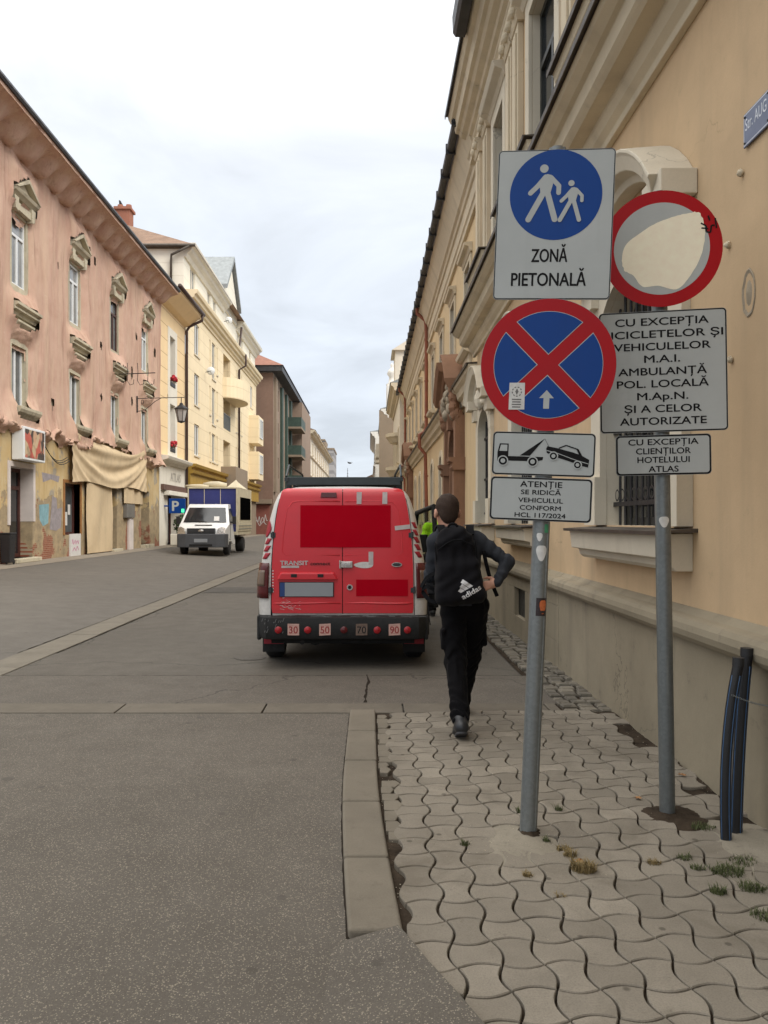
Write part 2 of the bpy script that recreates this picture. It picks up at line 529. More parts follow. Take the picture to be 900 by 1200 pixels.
# ------------------------------------------------------------------ ground materials
def asphalt(name, c, speck=0.35, coarse=1.0, patch=0.8, crack=True, seed=0.0):
    t = NT(name)
    P = t.mapping(loc=(seed, seed * 0.7, 0))
    big = t.noise(0.45, 6, 0.6, vec=P, dist=0.4)
    med = t.noise(3.2, 5, 0.65, vec=P)
    col = t.mix(t.rng(big, 0.3, 0.7), sc(c, patch), sc(c, 1.08))
    col = t.mix(t.rng(med, 0.38, 0.72, 0, 0.35), col, sc(c, 0.72))
    vo = t.voronoi(150 / coarse, out='Color', vec=P)
    vx = t.xyz(vo)
    col = t.mix(t.rng(vx[0], 0.55, 1.0, 0, 0.55), col, sc(c, 0.55))
    col = t.mix(t.rng(vx[1], 0.86, 0.97, 0, speck), col, S(178, 166, 148))
    sp = t.voronoi(2.2, vec=P, out='Distance')
    blot = t.rng(sp, 0.045, 0.07, 0.55, 0.0)                 # old chewing gum and oil drops
    col = t.mix(blot, col, sc(c, 0.5))
    if crack:
        dn = t.n.new('ShaderNodeVectorMath'); dn.operation = 'ADD'
        nz = t.n.new('ShaderNodeTexNoise'); nz.inputs['Scale'].default_value = 1.2; nz.inputs['Detail'].default_value = 5
        t.l.new(P, nz.inputs['Vector'])
        t.l.new(P, dn.inputs[0]); t.l.new(nz.outputs['Color'], dn.inputs[1])
        ce = t.voronoi(0.16, 'DISTANCE_TO_EDGE', vec=dn.outputs[0])
        col = t.mix(t.rng(ce, 0.0008, 0.0022, 0.7, 0.0), col, sc(c, 0.35))
    t.base(col)
    t.rough(t.rng(med, 0.3, 0.7, 0.74, 0.9)); t.spec(0.3)
    t.bump(t.voronoi(150 / coarse, vec=P), 0.45, 0.003)
    t.bump(t.noise(6, 5, 0.6, vec=P), 0.25, 0.01)
    return t.m

def concrete(name, c, seed=0.0, bump=0.35, dirt=0.5):
    t = NT(name)
    P = t.mapping(loc=(seed, 0, 0))
    n = t.noise(2.4, 6, 0.65, vec=P); f = t.noise(120, 3, 0.6, vec=P); g = t.noise(14, 6, 0.7, vec=P)
    col = t.mix(t.rng(n, 0.3, 0.7), sc(c, 0.8), sc(c, 1.08))
    col = t.mix(t.rng(f, 0.4, 0.8, 0, 0.35), col, sc(c, 0.55))
    col = t.mix(t.rng(g, 0.56, 0.75, 0, dirt), col, sc(c, 0.5))
    t.base(col); t.rough(0.88); t.spec(0.25)
    t.bump(f, bump, 0.003); t.bump(g, 0.2, 0.006)
    return t.m

M['asphalt'] = asphalt('street_asphalt', (0.118, 0.104, 0.086), 0.16, 0.8, 0.88, seed=3)
M['asphalt_old'] = asphalt('coarse_old_asphalt', (0.127, 0.111, 0.091), 0.5, 0.62, 0.8, crack=False, seed=11)
M['asphalt_left'] = asphalt('pale_worn_asphalt', (0.142, 0.128, 0.110), 0.12, 0.8, 0.9, seed=23)
M['asphalt_mid'] = asphalt('middle_asphalt', (0.12, 0.105, 0.087), 0.35, .7, 0.85, seed=31)
M['kerb'] = concrete('kerb_concrete', S(122, 114, 101), 2)
M['strip'] = concrete('flush_strip_concrete', S(124, 117, 105), 5)
M['soil'] = plain('joint_soil', S(60, 51, 42), 0.95, 0.5, 9, 0.8, 60, spec=0.1, dist=0.01)
M['mortar'] = concrete('rough_mortar', S(146, 138, 123), 9, 0.9, 0.6)
M['left_pavement'] = concrete('worn_left_pavement', S(142, 132, 118), 15, 0.6, 0.6)

def paver_mat(name):
    t = NT(name)
    at_ = t.n.new('ShaderNodeAttribute'); at_.attribute_name = 'tone'
    n = t.noise(5, 6, 0.65); f = t.noise(160, 3, 0.65); g = t.noise(22, 6, 0.7); big = t.noise(0.8, 4)
    base = t.mix(at_.outputs['Fac'], S(119, 112, 101), S(160, 151, 137))
    base = t.mix(t.rng(big, 0.35, 0.65, 0, 0.35), base, S(124, 115, 101))
    col = t.mix(t.rng(n, 0.32, 0.7, 0, 0.4), base, S(104, 97, 87))
    col = t.mix(t.rng(f, 0.42, 0.8, 0, 0.4), col, S(80, 74, 63))
    col = t.mix(t.rng(g, 0.62, 0.74, 0, 0.55), col, S(84, 77, 64))
    wet = t.noise(1.7, 6, 0.7, vec=t.mapping(loc=(2, 7, 1)), dist=0.8)
    col = t.mix(t.rng(wet, 0.52, 0.66, 0, 0.5), col, S(98, 90, 78))
    grit_ = t.noise(45, 4, 0.7)
    col = t.mix(t.rng(grit_, 0.66, 0.74, 0, 0.6), col, S(70, 63, 54))
    sp = t.voronoi(5.0, out='Distance')
    col = t.mix(t.rng(sp, 0.05, 0.08, 0.6, 0.0), col, S(62, 57, 49))
    t.base(col); t.rough(0.86); t.spec(0.25)
    t.bump(f, 0.35, 0.002); t.bump(g, 0.25, 0.006)
    return t.m
M['paver'] = paver_mat('wavy_concrete_paver')

# ------------------------------------------------------------------ ground sheets
XS = [-400, -60, -10.5, -10, -9, -8, -7, -6, -5, -4, -3, -2, -1, 0, 1, 2, 4, 60, 400]
def sheet(name, mat, x0, x1, y0, y1, dz, k='structure', ragged=0.0):
    xs = sorted({x0, x1, *[x for x in XS if x0 < x < x1]})
    if ragged:
        xs = sorted(set(xs) | {x0 + (x1 - x0) * i / 60 for i in range(61)})
    mb = MB()
    vs = []
    for x in xs:
        r0 = ragged * (mnoise.noise((x * 2.1, y0, 3)) + 0.4 * mnoise.noise((x * 9, y0, 5))); r1 = ragged * (mnoise.noise((x * 2.1, y1, 3)) + 0.4 * mnoise.noise((x * 9, y1, 5)))
        vs += [(x, y0 + r0, gz(x) + dz), (x, y1 + r1, gz(x) + dz)]
    mb.add(vs, [(2 * i, 2 * i + 2, 2 * i + 3, 2 * i + 1) for i in range(len(xs) - 1)])
    o = mb.build(name, mat, recalc=False); o['kind'] = k
    return o

sheet('ground', 'asphalt', -400, 400, -60, 1500, 0.0)
sheet('road', 'asphalt_old', -10, -0.13, -6, 6.09, 0.026)
sheet('road', 'asphalt_mid', -10, 1.55, 6.44, 7.62, 0.018, ragged=0.02)
sheet('road', 'asphalt_left', -9.25, -3.98, 7.66, 95, 0.0042)
sheet('pavement', 'left_pavement', -10.02, -9.2, -6, 95, 0.012)

# the flush concrete strip that runs up the street
mb = MB()
y = -6.0
while y < 95:
    L = 1.0 + 0.25 * random.random()
    j = 0.018 * (random.random() - 0.5)
    mb.box(-3.97 + j, -3.57 + j, y + 0.006, y + L - 0.006, -0.05, 0.0085 + 0.006 * random.random())
    y += L
kind(mb.build('gutter_strip', 'strip', bevel=0.006), 'structure')
# the flush strip across the street
mb = MB(); x = -9.6
while x < 1.48:
    L = 0.98 + 0.2 * random.random()
    if x + L > 1.5: L = 1.5 - x
    mb.add([(a, b + 0.004 * random.random(), gz(a) + h) for h in (-0.05, 0.028) for a in (x + 0.006, x + L - 0.006) for b in (6.11, 6.42)],
           [(0, 2, 3, 1), (4, 5, 7, 6), (0, 1, 5, 4), (2, 6, 7, 3), (0, 4, 6, 2), (1, 3, 7, 5)])
    x += L
M['strip_dull'] = concrete('dull_flush_strip', S(112, 105, 94), 25)
kind(mb.build('gutter_strip', 'strip_dull', bevel=0.005), 'structure')

# kerb of five concrete blocks, bending slightly
def kerb_left(y): return -0.150 + 0.030 * max(0, (4.6 - y)) ** 1.55
mb = MB(); y = 2.80
ends = [2.80, 3.42, 4.10, 4.80, 5.48, 6.10]
ZP = 0.055
for a, b in zip(ends[:-1], ends[1:]):
    n = 4; vs = []
    for i in range(n + 1):
        yy = a + 0.006 + (b - a - 0.012) * i / n
        xl = kerb_left(yy)
        for x in (xl, xl + 0.195):
            for z in (-0.06, ZP + 0.004): vs.append((x, yy, z))
    fs = []
    for i in range(n):
        o = i * 4; p = o + 4
        fs += [(o, o + 1, p + 1, p), (o + 2, p + 2, p + 3, o + 3), (o + 1, o + 3, p + 3, p + 1), (o, p, p + 2, o + 2)]
    fs += [(0, 2, 3, 1), (n * 4, n * 4 + 1, n * 4 + 3, n * 4 + 2)]
    mb.add(vs, fs)
kind(mb.build('kerb', 'kerb', bevel=0.014, seg=3), 'structure')

# soil bed under the paving, and the asphalt lip beside its near end
def bed_z(x, y):
    return 0.028 + 0.010 * mnoise.noise((x * 5, y * 5, 0)) + 0.006 * mnoise.noise((x * 17, y * 17, 2)) + 0.012 * max(0, (x - 1.55) / 0.4)
mb = MB()
mb.grid(lambda i, j: ((lambda x, y: (x, y, bed_z(x, y)))(0.03 + 1.94 * i / 90, -2 + 8.1 * j / 260)), 90, 260,
        skip=lambda i, j: (-2 + 8.1 * j / 260) < 2.74 and 0.03 + 1.94 * i / 90 < 0.13 + (2.75 - (-2 + 8.1 * j / 260)) * 0.38 - 0.06)
kind(mb.build('soil', 'soil', smooth=True, recalc=False), 'structure')
mb = MB()
LIP = [(-0.14, -6), (0.9, -6), (0.9, 0.9), (0.42, 2.0), (0.26, 2.4), (0.19, 2.56), (0.125, 2.73), (0.10, 2.785), (-0.085, 2.79)]
def lipz(x, y): return 0.0275 if x < -0.05 else 0.030 + min(max((x + 0.05) / 0.12, 0), 1) * 0.054
ring1 = [(x, y, lipz(x, y)) for x, y in LIP]
mb.add(ring1 + [(-0.14, 0.9, .0275), (-0.14, 2.0, .0275), (-0.14, 2.4, .0275), (-0.135, 2.56, .0275), (-0.13, 2.73, .0275)],
       [(0, 1, 2, 9), (9, 2, 3, 10), (10, 3, 4, 11), (11, 4, 5, 12), (12, 5, 6, 13), (13, 6, 7, 8)])
kind(mb.build('road', 'asphalt_old', recalc=False), 'structure')

# ------------------------------------------------------------------ wavy pavers: square cells whose sides bulge in and out in turn
def make_pavers():
    P = 0.150
    ni, nj = 14, 28
    rnd = random.Random(5)
    def node(i, j):
        q = random.Random(i * 971 + j * 31)
        x = 0.135 + i * P * 0.965 + 0.012 * (q.random() - 0.5) + 0.014 * math.sin(j * 0.5 + i * 0.3)
        y = 2.02 + j * P + 0.09 * (x - 0.9) + 0.012 * (q.random() - 0.5) + 0.016 * math.sin(i * 0.55 + j * 0.2)
        return Vector((x, y))
    A = 0.020
    def edge(a, b, sgn, n=8, S_=False):
        d = b - a; nrm = Vector((-d.y, d.x)).normalized()
        out = []
        for k in range(n):
            t = k / n
            out.append(a + d * t + nrm * sgn * A * math.sin(math.pi * t))
        return out
    bm = bmesh.new()
    tone = bm.faces.layers.float.new('tone')
    for i in range(-1, ni):
        for j in range(-14, nj):
            c = [node(i, j), node(i + 1, j), node(i + 1, j + 1), node(i, j + 1)]
            ctr = (c[0] + c[1] + c[2] + c[3]) / 4
            par = 1 if (i + j) % 2 == 0 else -1
            # counter-clockwise loop: bottom, right, top, left; bottom/top bulge out where left/right go in
            loop = edge(c[0], c[1], -par) + edge(c[1], c[2], par) + edge(c[2], c[3], -par) + edge(c[3], c[0], par)
            hole = any((ctr - Vector(h[:2])).length < h[2] for h in ((0.67, 3.60, 0.15), (1.50, 3.92, 0.12), (1.70, 3.55, 0.13), (1.75, 3.8, .12)))
            if hole: continue
            if ctr.x > 1.80 + 0.05 * rnd.random() or ctr.y > 6.06: continue
            if ctr.x > 1.70 and rnd.random() < 0.35 and ctr.y < 5.0: continue
            if ctr.y > 2.76 and ctr.x < kerb_left(ctr.y) + 0.195 + 0.045: continue
            if ctr.y <= 2.76 and ctr.x < 0.115 + (2.75 - ctr.y) * 0.40: continue
            lim = kerb_left(max(ctr.y, 2.8)) + 0.205
            for p in loop:
                if p.y > 6.10: p.y = 6.10 - 0.002 * rnd.random()
                if p.x > 1.915: p.x = 1.915
                if ctr.y > 2.76 and p.x < lim: p.x = lim
            # inset by half a joint
            n = len(loop); g = 0.0032 + 0.0022 * rnd.random()
            def inset(pts, w):
                res = []
                for k in range(n):
                    t = (pts[(k + 1) % n] - pts[k - 1])
                    if t.length < 1e-6: res.append(pts[k].copy()); continue
                    t.normalize()
                    res.append(pts[k] + Vector((-t.y, t.x)) * w)
                return res
            o = inset(loop, g); q = inset(o, 0.0028)
            tx, ty = 0.012 * (rnd.random() - 0.5), 0.012 * (rnd.random() - 0.5)
            dz = 0.003 * (rnd.random() - 0.5) - 0.004
            Z = lambda p, h: ZP + dz + h + tx * (p.x - ctr.x) + ty * (p.y - ctr.y)
            v1 = [bm.verts.new((p.x, p.y, Z(p, 0))) for p in q]
            v2 = [bm.verts.new((p.x, p.y, Z(p, -0.004))) for p in o]
            v3 = [bm.verts.new((p.x, p.y, 0.0)) for p in o]
            tn = 0.5 + 0.5 * (rnd.random() - 0.5) + (0.35 if rnd.random() < 0.08 else 0)
            fs = []
            try:
                fs.append(bm.faces.new(v1))
                for k in range(n):
                    fs.append(bm.faces.new((v2[k], v2[(k + 1) % n], v1[(k + 1) % n], v1[k])))
                    fs.append(bm.faces.new((v3[k], v3[(k + 1) % n], v2[(k + 1) % n], v2[k])))
            except ValueError: pass
            for f in fs: f[tone] = tn
    me = bpy.data.meshes.new('pavement'); bm.to_mesh(me); bm.free()
    me.materials.append(M['paver'])
    ob = bpy.data.objects.new('pavement', me); COL.objects.link(ob)
    ob['kind'] = 'structure'
    return ob
make_pavers()

# small pieces fill the edge beside the kerb
mb = MB(); rnd = random.Random(9)
y = 3.5
while y < 6.05:
    L = 0.10 + 0.05 * rnd.random()
    xl = kerb_left(y) + 0.203 + 0.012 * rnd.random(); w = 0.06 + 0.05 * rnd.random()
    if rnd.random() < 0.75:
        pts = [(xl, y), (xl + w * 0.7, y - 0.01), (xl + w, y + L * 0.5), (xl + w * 0.75, y + L * 0.93), (xl, y + L * 0.9)]
        z = ZP - 0.008 + 0.006 * rnd.random()
        mb.add([(a, b, h) for h in (0.0, z) for a, b in pts], [tuple(range(5, 10))] + [(i, (i + 1) % 5, 5 + (i + 1) % 5, 5 + i) for i in range(5)])
    y += L
kind(mb.build('pavement', 'kerb', bevel=0.005), 'structure')

# setts laid along the foot of the wall
mb = MB(); rnd = random.Random(12)
def sett_mat():
    t = NT('grey_granite_sett')
    at_ = t.voronoi(8, out='Color'); n = t.noise(30, 5, 0.7); m = t.noise(3, 4)
    c = t.mix(t.xyz(at_)[0], S(84, 79, 70), S(128, 120, 106))
    c = t.mix(t.rng(n, 0.4, 0.75, 0, 0.5), c, S(70, 64, 56))
    t.base(c); t.rough(0.8); t.bump(n, 0.5, 0.006)
    return t.m
M['sett'] = sett_mat()
y = 6.12
while y < 46:
    big = y > 22
    s = 0.125 if not big else 0.3
    x = 1.50 + (0.02 * rnd.random())
    row = y
    while x < 1.88:
        w = s * (0.85 + 0.4 * rnd.random()); w = min(w, 1.90 - x)
        L = s * (0.85 + 0.3 * rnd.random())
        z = 0.030 + 0.016 * rnd.random() + 0.03 * (x - 1.5)
        yy = row + 0.02 * (rnd.random() - 0.5)
        g = 0.011
        pts = [(x + g, yy + g * rnd.random() * 2), (x + w - g * rnd.random() * 1.5, yy + g), (x + w - g, yy + L - g * rnd.random()), (x + g * 1.5 * rnd.random(), yy + L - g)]
        cx, cy = sum(p[0] for p in pts) / 4, sum(p[1] for p in pts) / 4
        ins = [(cx + (a - cx) * 0.8, cy + (b - cy) * 0.8) for a, b in pts]
        mb.add([(a, b, 0) for a, b in pts] + [(a, b, z - 0.012) for a, b in pts] + [(a, b, z) for a, b in ins],
               [(8, 9, 10, 11)] + [(i, (i + 1) % 4, 4 + (i + 1) % 4, 4 + i) for i in range(4)] + [(4 + i, 4 + (i + 1) % 4, 8 + (i + 1) % 4, 8 + i) for i in range(4)])
        x += w
    y += s * 1.06
kind(mb.build('cobbled_path', 'sett', smooth=False, recalc=False), 'structure')
mb = MB()
mb.quad((1.47, 6.1, 0.012), (1.96, 6.1, 0.02), (1.96, 46, 0.02), (1.47, 46, 0.012))
kind(mb.build('soil', 'soil', recalc=False), 'structure')

# mortar collars and bare dirt round the posts
def mound(cx, cy, rx, ry, h, mat, seed, z0=0.03):
    mb = MB(); n = 48; vs = [(cx, cy, z0 + h)]
    for k in range(1, 15):
        r = k / 14
        for i in range(n):
            a = 2 * math.pi * i / n
            j = 1 + 0.28 * mnoise.noise((math.cos(a) * 1.6 + seed, math.sin(a) * 1.6, seed))+ 0.1 * mnoise.noise((math.cos(a) * 6 + seed, math.sin(a) * 6, seed))
            x, y = cx + rx * r * j * math.cos(a), cy + ry * r * j * math.sin(a)
            vs.append((x, y, z0 + h * (1 - r ** 3) * (1 + 0.2 * mnoise.noise((x * 16, y * 16, seed)) + 0.16 * mnoise.noise((x * 45, y * 45, seed)))))
    fs = [(0, 1 + i, 1 + (i + 1) % n) for i in range(n)]
    for k in range(13):
        fs += [(1 + k * n + i, 1 + (k + 1) * n + i, 1 + (k + 1) * n + (i + 1) % n, 1 + k * n + (i + 1) % n) for i in range(n)]
    mb.add(vs, fs)
    return kind(mb.build('mortar_patch' if mat == 'mortar' else 'soil', mat, smooth=True, recalc=False), 'structure')
mound(0.66, 3.58, 0.20, 0.26, 0.013, 'mortar', 1.3, z0=0.039)
mound(1.50, 3.93, 0.21, 0.16, 0.026, 'soil', 4.1, z0=0.034)
mound(1.74, 3.52, 0.24, 0.36, 0.022, 'mortar', 7.7, z0=0.034)
mound(0.745, 3.72, 0.075, 0.085, 0.036, 'soil', 2.2, z0=0.028)

# weeds and moss in the joints
M['weed'] = plain('weed_green', S(74, 80, 44), 0.8, 0.4, 30)
M['straw'] = plain('dry_grass', S(128, 110, 72), 0.9, 0.3, 30)
def tufts(name, spots, mat, seed):
    mb = MB(); q = random.Random(seed)
    for (x, y, r, n, h) in spots:
        for k in range(int(n * 2.6)):
            a = q.random() * 6.28; d = r * math.sqrt(q.random())
            bx, by = x + d * math.cos(a), y + d * math.sin(a) * 0.8
            hh = h * (0.3 + 1.0 * q.random()); lean = hh * (0.3 + 0.9 * q.random()); b = q.random() * 6.28
            w = 0.001 + 0.0014 * q.random(); c = b + 1.57
            p0 = Vector((bx, by, 0.045)); t1 = p0 + Vector((math.cos(b) * lean * 0.35, math.sin(b) * lean * 0.35, hh * 0.7)); t2 = p0 + Vector((math.cos(b) * lean, math.sin(b) * lean, hh))
            s = Vector((math.cos(c), math.sin(c), 0)) * w
            mb.add([p0 - s, p0 + s, t1 + s * 0.8, t1 - s * 0.8, t2], [(0, 1, 2, 3), (3, 2, 4)])
    return kind(mb.build(name, mat, recalc=False), 'stuff')
sp_green = [(*gnd(*p, 0.05), r, n, h) for p, r, n, h in [((852, 1022), .07, 130, .028), ((842, 1047), .03, 60, .03), ((882, 1042), .05, 90, .028), ((826, 970), .06, 70, .02), ((870, 1010), .06, 70, .02),
            ((803, 1006), .035, 40, .02), ((545, 990), .02, 30, .022), ((654, 950), .02, 30, .03), ((640, 985), .02, 26, .02), ((895, 1075), .05, 60, .025), ((818, 1018), .03, 40, .02), ((610, 952), .02, 20, .03)]]
sp_straw = [(*gnd(*p, 0.05), r, n, h) for p, r, n, h in [((684, 1020), .05, 150, .04), ((668, 1003), .03, 50, .03), ((618, 1027), .02, 40, .022), ((766, 1012), .03, 45, .022), ((657, 1050), .02, 20, .015), ((660, 995), .03, 40, .02)]]
tufts('grass', sp_green, 'weed', 3); tufts('grass', sp_straw, 'straw', 4)
# grit and crumbs lying in the joints and along the wall
mb = MB(); q = random.Random(21)
def pebble(x, y, z, r):
    vs = [(x + r * q.uniform(.6, 1) * dx, y + r * q.uniform(.6, 1) * dy, z + r * .7 * dz) for dx, dy, dz in ((1, 0, 0), (0, 1, 0), (-1, 0, 0), (0, -1, 0), (0, 0, 1), (0, 0, -1))]
    mb.add(vs, [(0, 1, 4), (1, 2, 4), (2, 3, 4), (3, 0, 4), (1, 0, 5), (2, 1, 5), (3, 2, 5), (0, 3, 5)])
for k in range(700):
    yy = q.uniform(2.4, 6.0)
    if k % 3 == 0: x = kerb_left(yy) + 0.2 + 0.09 * q.random(); z = 0.04
    elif k % 3 == 1: x = 1.90 - 0.25 * q.random() ** 2; z = 0.058
    else: x, yy = 0.66 + q.gauss(0, .18), 3.6 + q.gauss(0, .2); z = 0.06
    pebble(x, yy, z, q.uniform(.001, .0036))
for k in range(160): pebble(q.uniform(0.2, 1.85), q.uniform(2.4, 6), 0.056, q.uniform(.001, .0032))
M['grit'] = plain('pale_grit', S(168, 158, 140), 0.9, 0.5, 60)
kind(mb.build('gravel', 'grit', recalc=False), 'stuff')
# fallen leaves
M['dead_leaf'] = plain('dead_leaf', S(150, 108, 66), 0.8, 0.3, 60)
for k, (px, py, lab) in enumerate([(748, 935, 'curled brown leaf on the pavers left of the bare post'), (800, 908, 'brown leaf fallen at the foot of the wall behind the bare post'), (679, 1009, 'dry leaf lying in the straw tuft between the paving stones')]):
    x, y = gnd(px, py, 0.06)
    mb = MB(); n = 9
    vs = [(0, 0, 0.004)]
    for i in range(n * 2):
        a = 2 * math.pi * i / (n * 2); r = (0.024 if i % 2 else 0.012) * (1.25 if abs(a - 1.5) < 0.8 else 1)
        vs.append((r * math.cos(a), r * math.sin(a), 0.003 + 0.008 * random.random()))
    mb.add(vs, [(0, 1 + i, 1 + (i + 1) % (n * 2)) for i in range(n * 2)])
    o = mb.build('fallen_leaf', 'dead_leaf', recalc=False); o.location = (x, y, 0.056); o.rotation_euler = (0, 0, k * 1.3)
    tag(o, lab, 'leaf', 'fallen leaves')

# seams, a crack, a patched trench and old stains in the asphalt
M['seam'] = plain('open_road_seam', S(44, 38, 32), 0.95, 0.3, 20, spec=0.1)
M['stain'] = plain('oil_stain', S(82, 76, 68), 0.8, 0.2, 30)
def ragged(pts, w, z, mat, seed, name='road_seam', amp=.012):
    mb = MB(); q = random.Random(seed); L = []
    for (a, b) in zip(pts[:-1], pts[1:]):
        n = max(2, int(math.hypot(b[0] - a[0], b[1] - a[1]) / 0.05))
        for k in range(n): L.append((a[0] + (b[0] - a[0]) * k / n, a[1] + (b[1] - a[1]) * k / n))
    L.append(pts[-1]); vs = []
    for i, (x, y) in enumerate(L):
        d = (L[min(i + 1, len(L) - 1)][0] - L[max(i - 1, 0)][0], L[min(i + 1, len(L) - 1)][1] - L[max(i - 1, 0)][1]); l = math.hypot(*d) or 1
        nx, ny = -d[1] / l, d[0] / l; o = amp * mnoise.noise((i * .35, seed, 0)); ww = w * (.35 + .9 * q.random())
        vs += [(x + nx * (o + ww), y + ny * (o + ww), gz(x) + z), (x + nx * (o - ww), y + ny * (o - ww), gz(x) + z)]
    mb.add(vs, [(2 * i, 2 * i + 1, 2 * i + 3, 2 * i + 2) for i in range(len(L) - 1)])
    return kind(mb.build(name, mat, recalc=False), 'structure')
ragged([(-9.8, 7.64), (-4.0, 7.63), (1.5, 7.63)], .007, .0195, 'seam', 1)
ragged([gnd(428, 826), gnd(429, 812), gnd(432, 800), gnd(430, 793)], .012, .0196, 'seam', 2)
ragged([(-3.55, 9), (-3.55, 30)], .009, .0062, 'seam', 3); ragged([(-3.99, 9), (-3.99, 30)], .009, .0088, 'seam', 4)
ragged([(kerb_left(yy) - .003, yy) for yy in (2.80, 3.1, 3.4, 3.8, 4.2, 4.7, 5.4, 6.08)], .005, .0272, 'seam', 6, amp=.003)
mb = MB(); q = random.Random(31)
for (px, py, r) in ((10, 918, .035), (48, 928, .022), (293, 771, .17), (480, 790, .03), (140, 800, .03), (235, 845, .03), (330, 1060, .02), (150, 1010, .016), (260, 960, .018), (470, 868, .02), (90, 1120, .014)):
    x, y = gnd(px, py); n = 16
    mb.add([(x + r * (1 + .3 * mnoise.noise((i * .8, px, 0))) * math.cos(6.2832 * i / n), y + r * (1 + .3 * mnoise.noise((i * .8, px, 3))) * math.sin(6.2832 * i / n), gz(x) + (.0272 if y < 6.05 else .0188 if y < 7.6 else .0052)) for i in range(n)], [tuple(range(n))])
kind(mb.build('road_stain', 'stain', recalc=False), 'structure')
M['asphalt_patch'] = asphalt('dark_patch_asphalt', (0.082, 0.074, 0.064), 0.1, 0.7, 0.9, crack=False, seed=41)
sheet('road_patch', 'asphalt_patch', -3.5, -1.3, 16.6, 18.0, 0.0055, ragged=.03)

mb = MB(); ys = [2.66 + (6.09 - 2.66) * k / 30 for k in range(31)]
mb.add([p_ for yy in ys for p_ in ((-0.22, yy, .0262), (kerb_left(yy) - .001, yy, .0262))], [(2 * i, 2 * i + 1, 2 * i + 3, 2 * i + 2) for i in range(30)])
kind(mb.build('road', 'asphalt_old', recalc=False), 'structure')
# ================================================================== right side of the street
def window_part(parent, fr, u0, u1, v0, v1, d, frame='frame_white', glass='grey_glass', fw=0.07, mull=1, transom=0.0, name='window', sill=None, th=0.05, rise=0.0):
    """a window as a part: frame mesh with its pane as a sub-part."""
    mb = MB()
    mb.fbox(fr, u0, u0 + fw, v0, v1, d - th, d)
    mb.fbox(fr, u1 - fw, u1, v0, v1, d - th, d)
    mb.fbox(fr, u0 + fw, u1 - fw, v0, v0 + fw, d - th, d)
    mb.fbox(fr, u0 + fw, u1 - fw, v1 - fw, v1, d - th, d)
    top = v1 - fw
    if transom:
        tv = v0 + (v1 - v0) * transom
        mb.fbox(fr, u0 + fw, u1 - fw, tv - fw * .5, tv + fw * .5, d - th, d + 0.006)
        top = tv - fw * .5
    for k in range(mull):
        c = u0 + (u1 - u0) * (k + 1) / (mull + 1)
        mb.fbox(fr, c - fw * .6, c + fw * .6, v0 + fw, top, d - th, d + 0.004)
    w = mb.build(name, frame, parent)
    g = MB(); g.fbox(fr, u0 + fw * .4, u1 - fw * .4, v0 + fw * .4, v1 - fw * .4, d - th * 1.4, d - th * 0.75)
    g.build('pane', glass, w)
    if sill:
        s = MB(); s.fbox(fr, u0 - 0.08, u1 + 0.08, v0 - 0.09, v0 - 0.004, d - th, sill); s.build('sill', 'trim_white', w)
    return w

def arch_ring(mb, fr, uc, hw, vs, rise, th, d0, d1, n=16, m=0):
    """a segmental arched band of thickness th."""
    def arc(h, r, v): return [(uc - h * math.cos(math.pi * i / n), v + r * math.sin(math.pi * i / n)) for i in range(n + 1)]
    a, b = arc(hw, rise, vs), arc(hw + th, rise + th, vs)
    for i in range(n):
        q = [a[i], a[i + 1], b[i + 1], b[i]]
        mb.fpoly(fr, q, d0, d1, m)

def seg_hood(mb, fr, u0, u1, v, rise, th, d, n=14, m=0):
    """a curved hood: shallow arc from (u0,v) to (u1,v), with the given rise; swept section with a drip lip."""
    uc, hw = (u0 + u1) / 2, (u1 - u0) / 2
    Rr = (hw * hw + rise * rise) / (2 * rise); cv = v + rise - Rr
    a0 = math.asin(hw / Rr)
    sec = [(0.0, 0.0), (0.0, d * .45), (th * .25, d * .5), (th * .35, d * .85), (th * .8, d), (th * .9, d * 1.06), (th, d * 1.06), (th * 1.1, 0.0)]
    vs, fs = [], []
    k = len(sec)
    for i in range(n + 1):
        a = -a0 + 2 * a0 * i / n
        for r, dd in sec: vs.append(fr(uc + (Rr + r - th) * math.sin(a), cv + (Rr + r - th) * math.cos(a), dd))
    for i in range(n):
        for j in range(k):
            fs.append((i * k + j, i * k + (j + 1) % k, (i + 1) * k + (j + 1) % k, (i + 1) * k + j))
    fs += [tuple(range(k)), tuple(range(n * k, n * k + k))]
    mb.add(vs, fs, m)

def plinth_profile(d=0.06, h=0.97):
    p = [(-0.2, 0.0), (-0.2, d), (h - 0.17, d), (h - 0.165, d + 0.02)]
    for k in range(7):
        a = R(-90 + 30 * k)
        p.append((h - 0.09 + 0.07 * math.sin(a) , d + 0.02 + 0.055 * math.cos(a)))
    p += [(h - 0.015, d - 0.01), (h + 0.02, 0.0)]
    return p

# ------------------------------------------------------------------ the near, projecting corner building
cb = thing('corner_building', 'yellow two-storey corner building with grey plinth and deep cream cornices behind the road signs', 'building', (1.93, 5.0, 0))
FC = Fr((0, -5.0, 0), (0, 1, 0), (-1, 0, 0))             # local to the building's base
U0, U1 = -5.0, 14.2
GW = [(5.03, 6.46), (9.15, 10.5), (12.55, 13.75), (1.2, 2.6), (-3.0, -1.6)]
UW = [(5.15, 6.3), (8.1, 9.4), (11.25, 12.1), (2.0, 3.1), (-1.2, -0.1)]
mb = MB()
mb.wall(FC, U0, U1, 0.9, 4.75, [(a, b, 1.47, 3.35, 0.38) for a, b in GW], depth=0.19, mr=1)
mb.quad(FC(U1, 0, 0), FC(U1, 0, -6), FC(U1, 8.9, -6), FC(U1, 8.9, 0))
mb.quad(FC(U0, 0, 0), FC(U0, 0, -6), FC(U0, 8.9, -6), FC(U0, 8.9, 0))
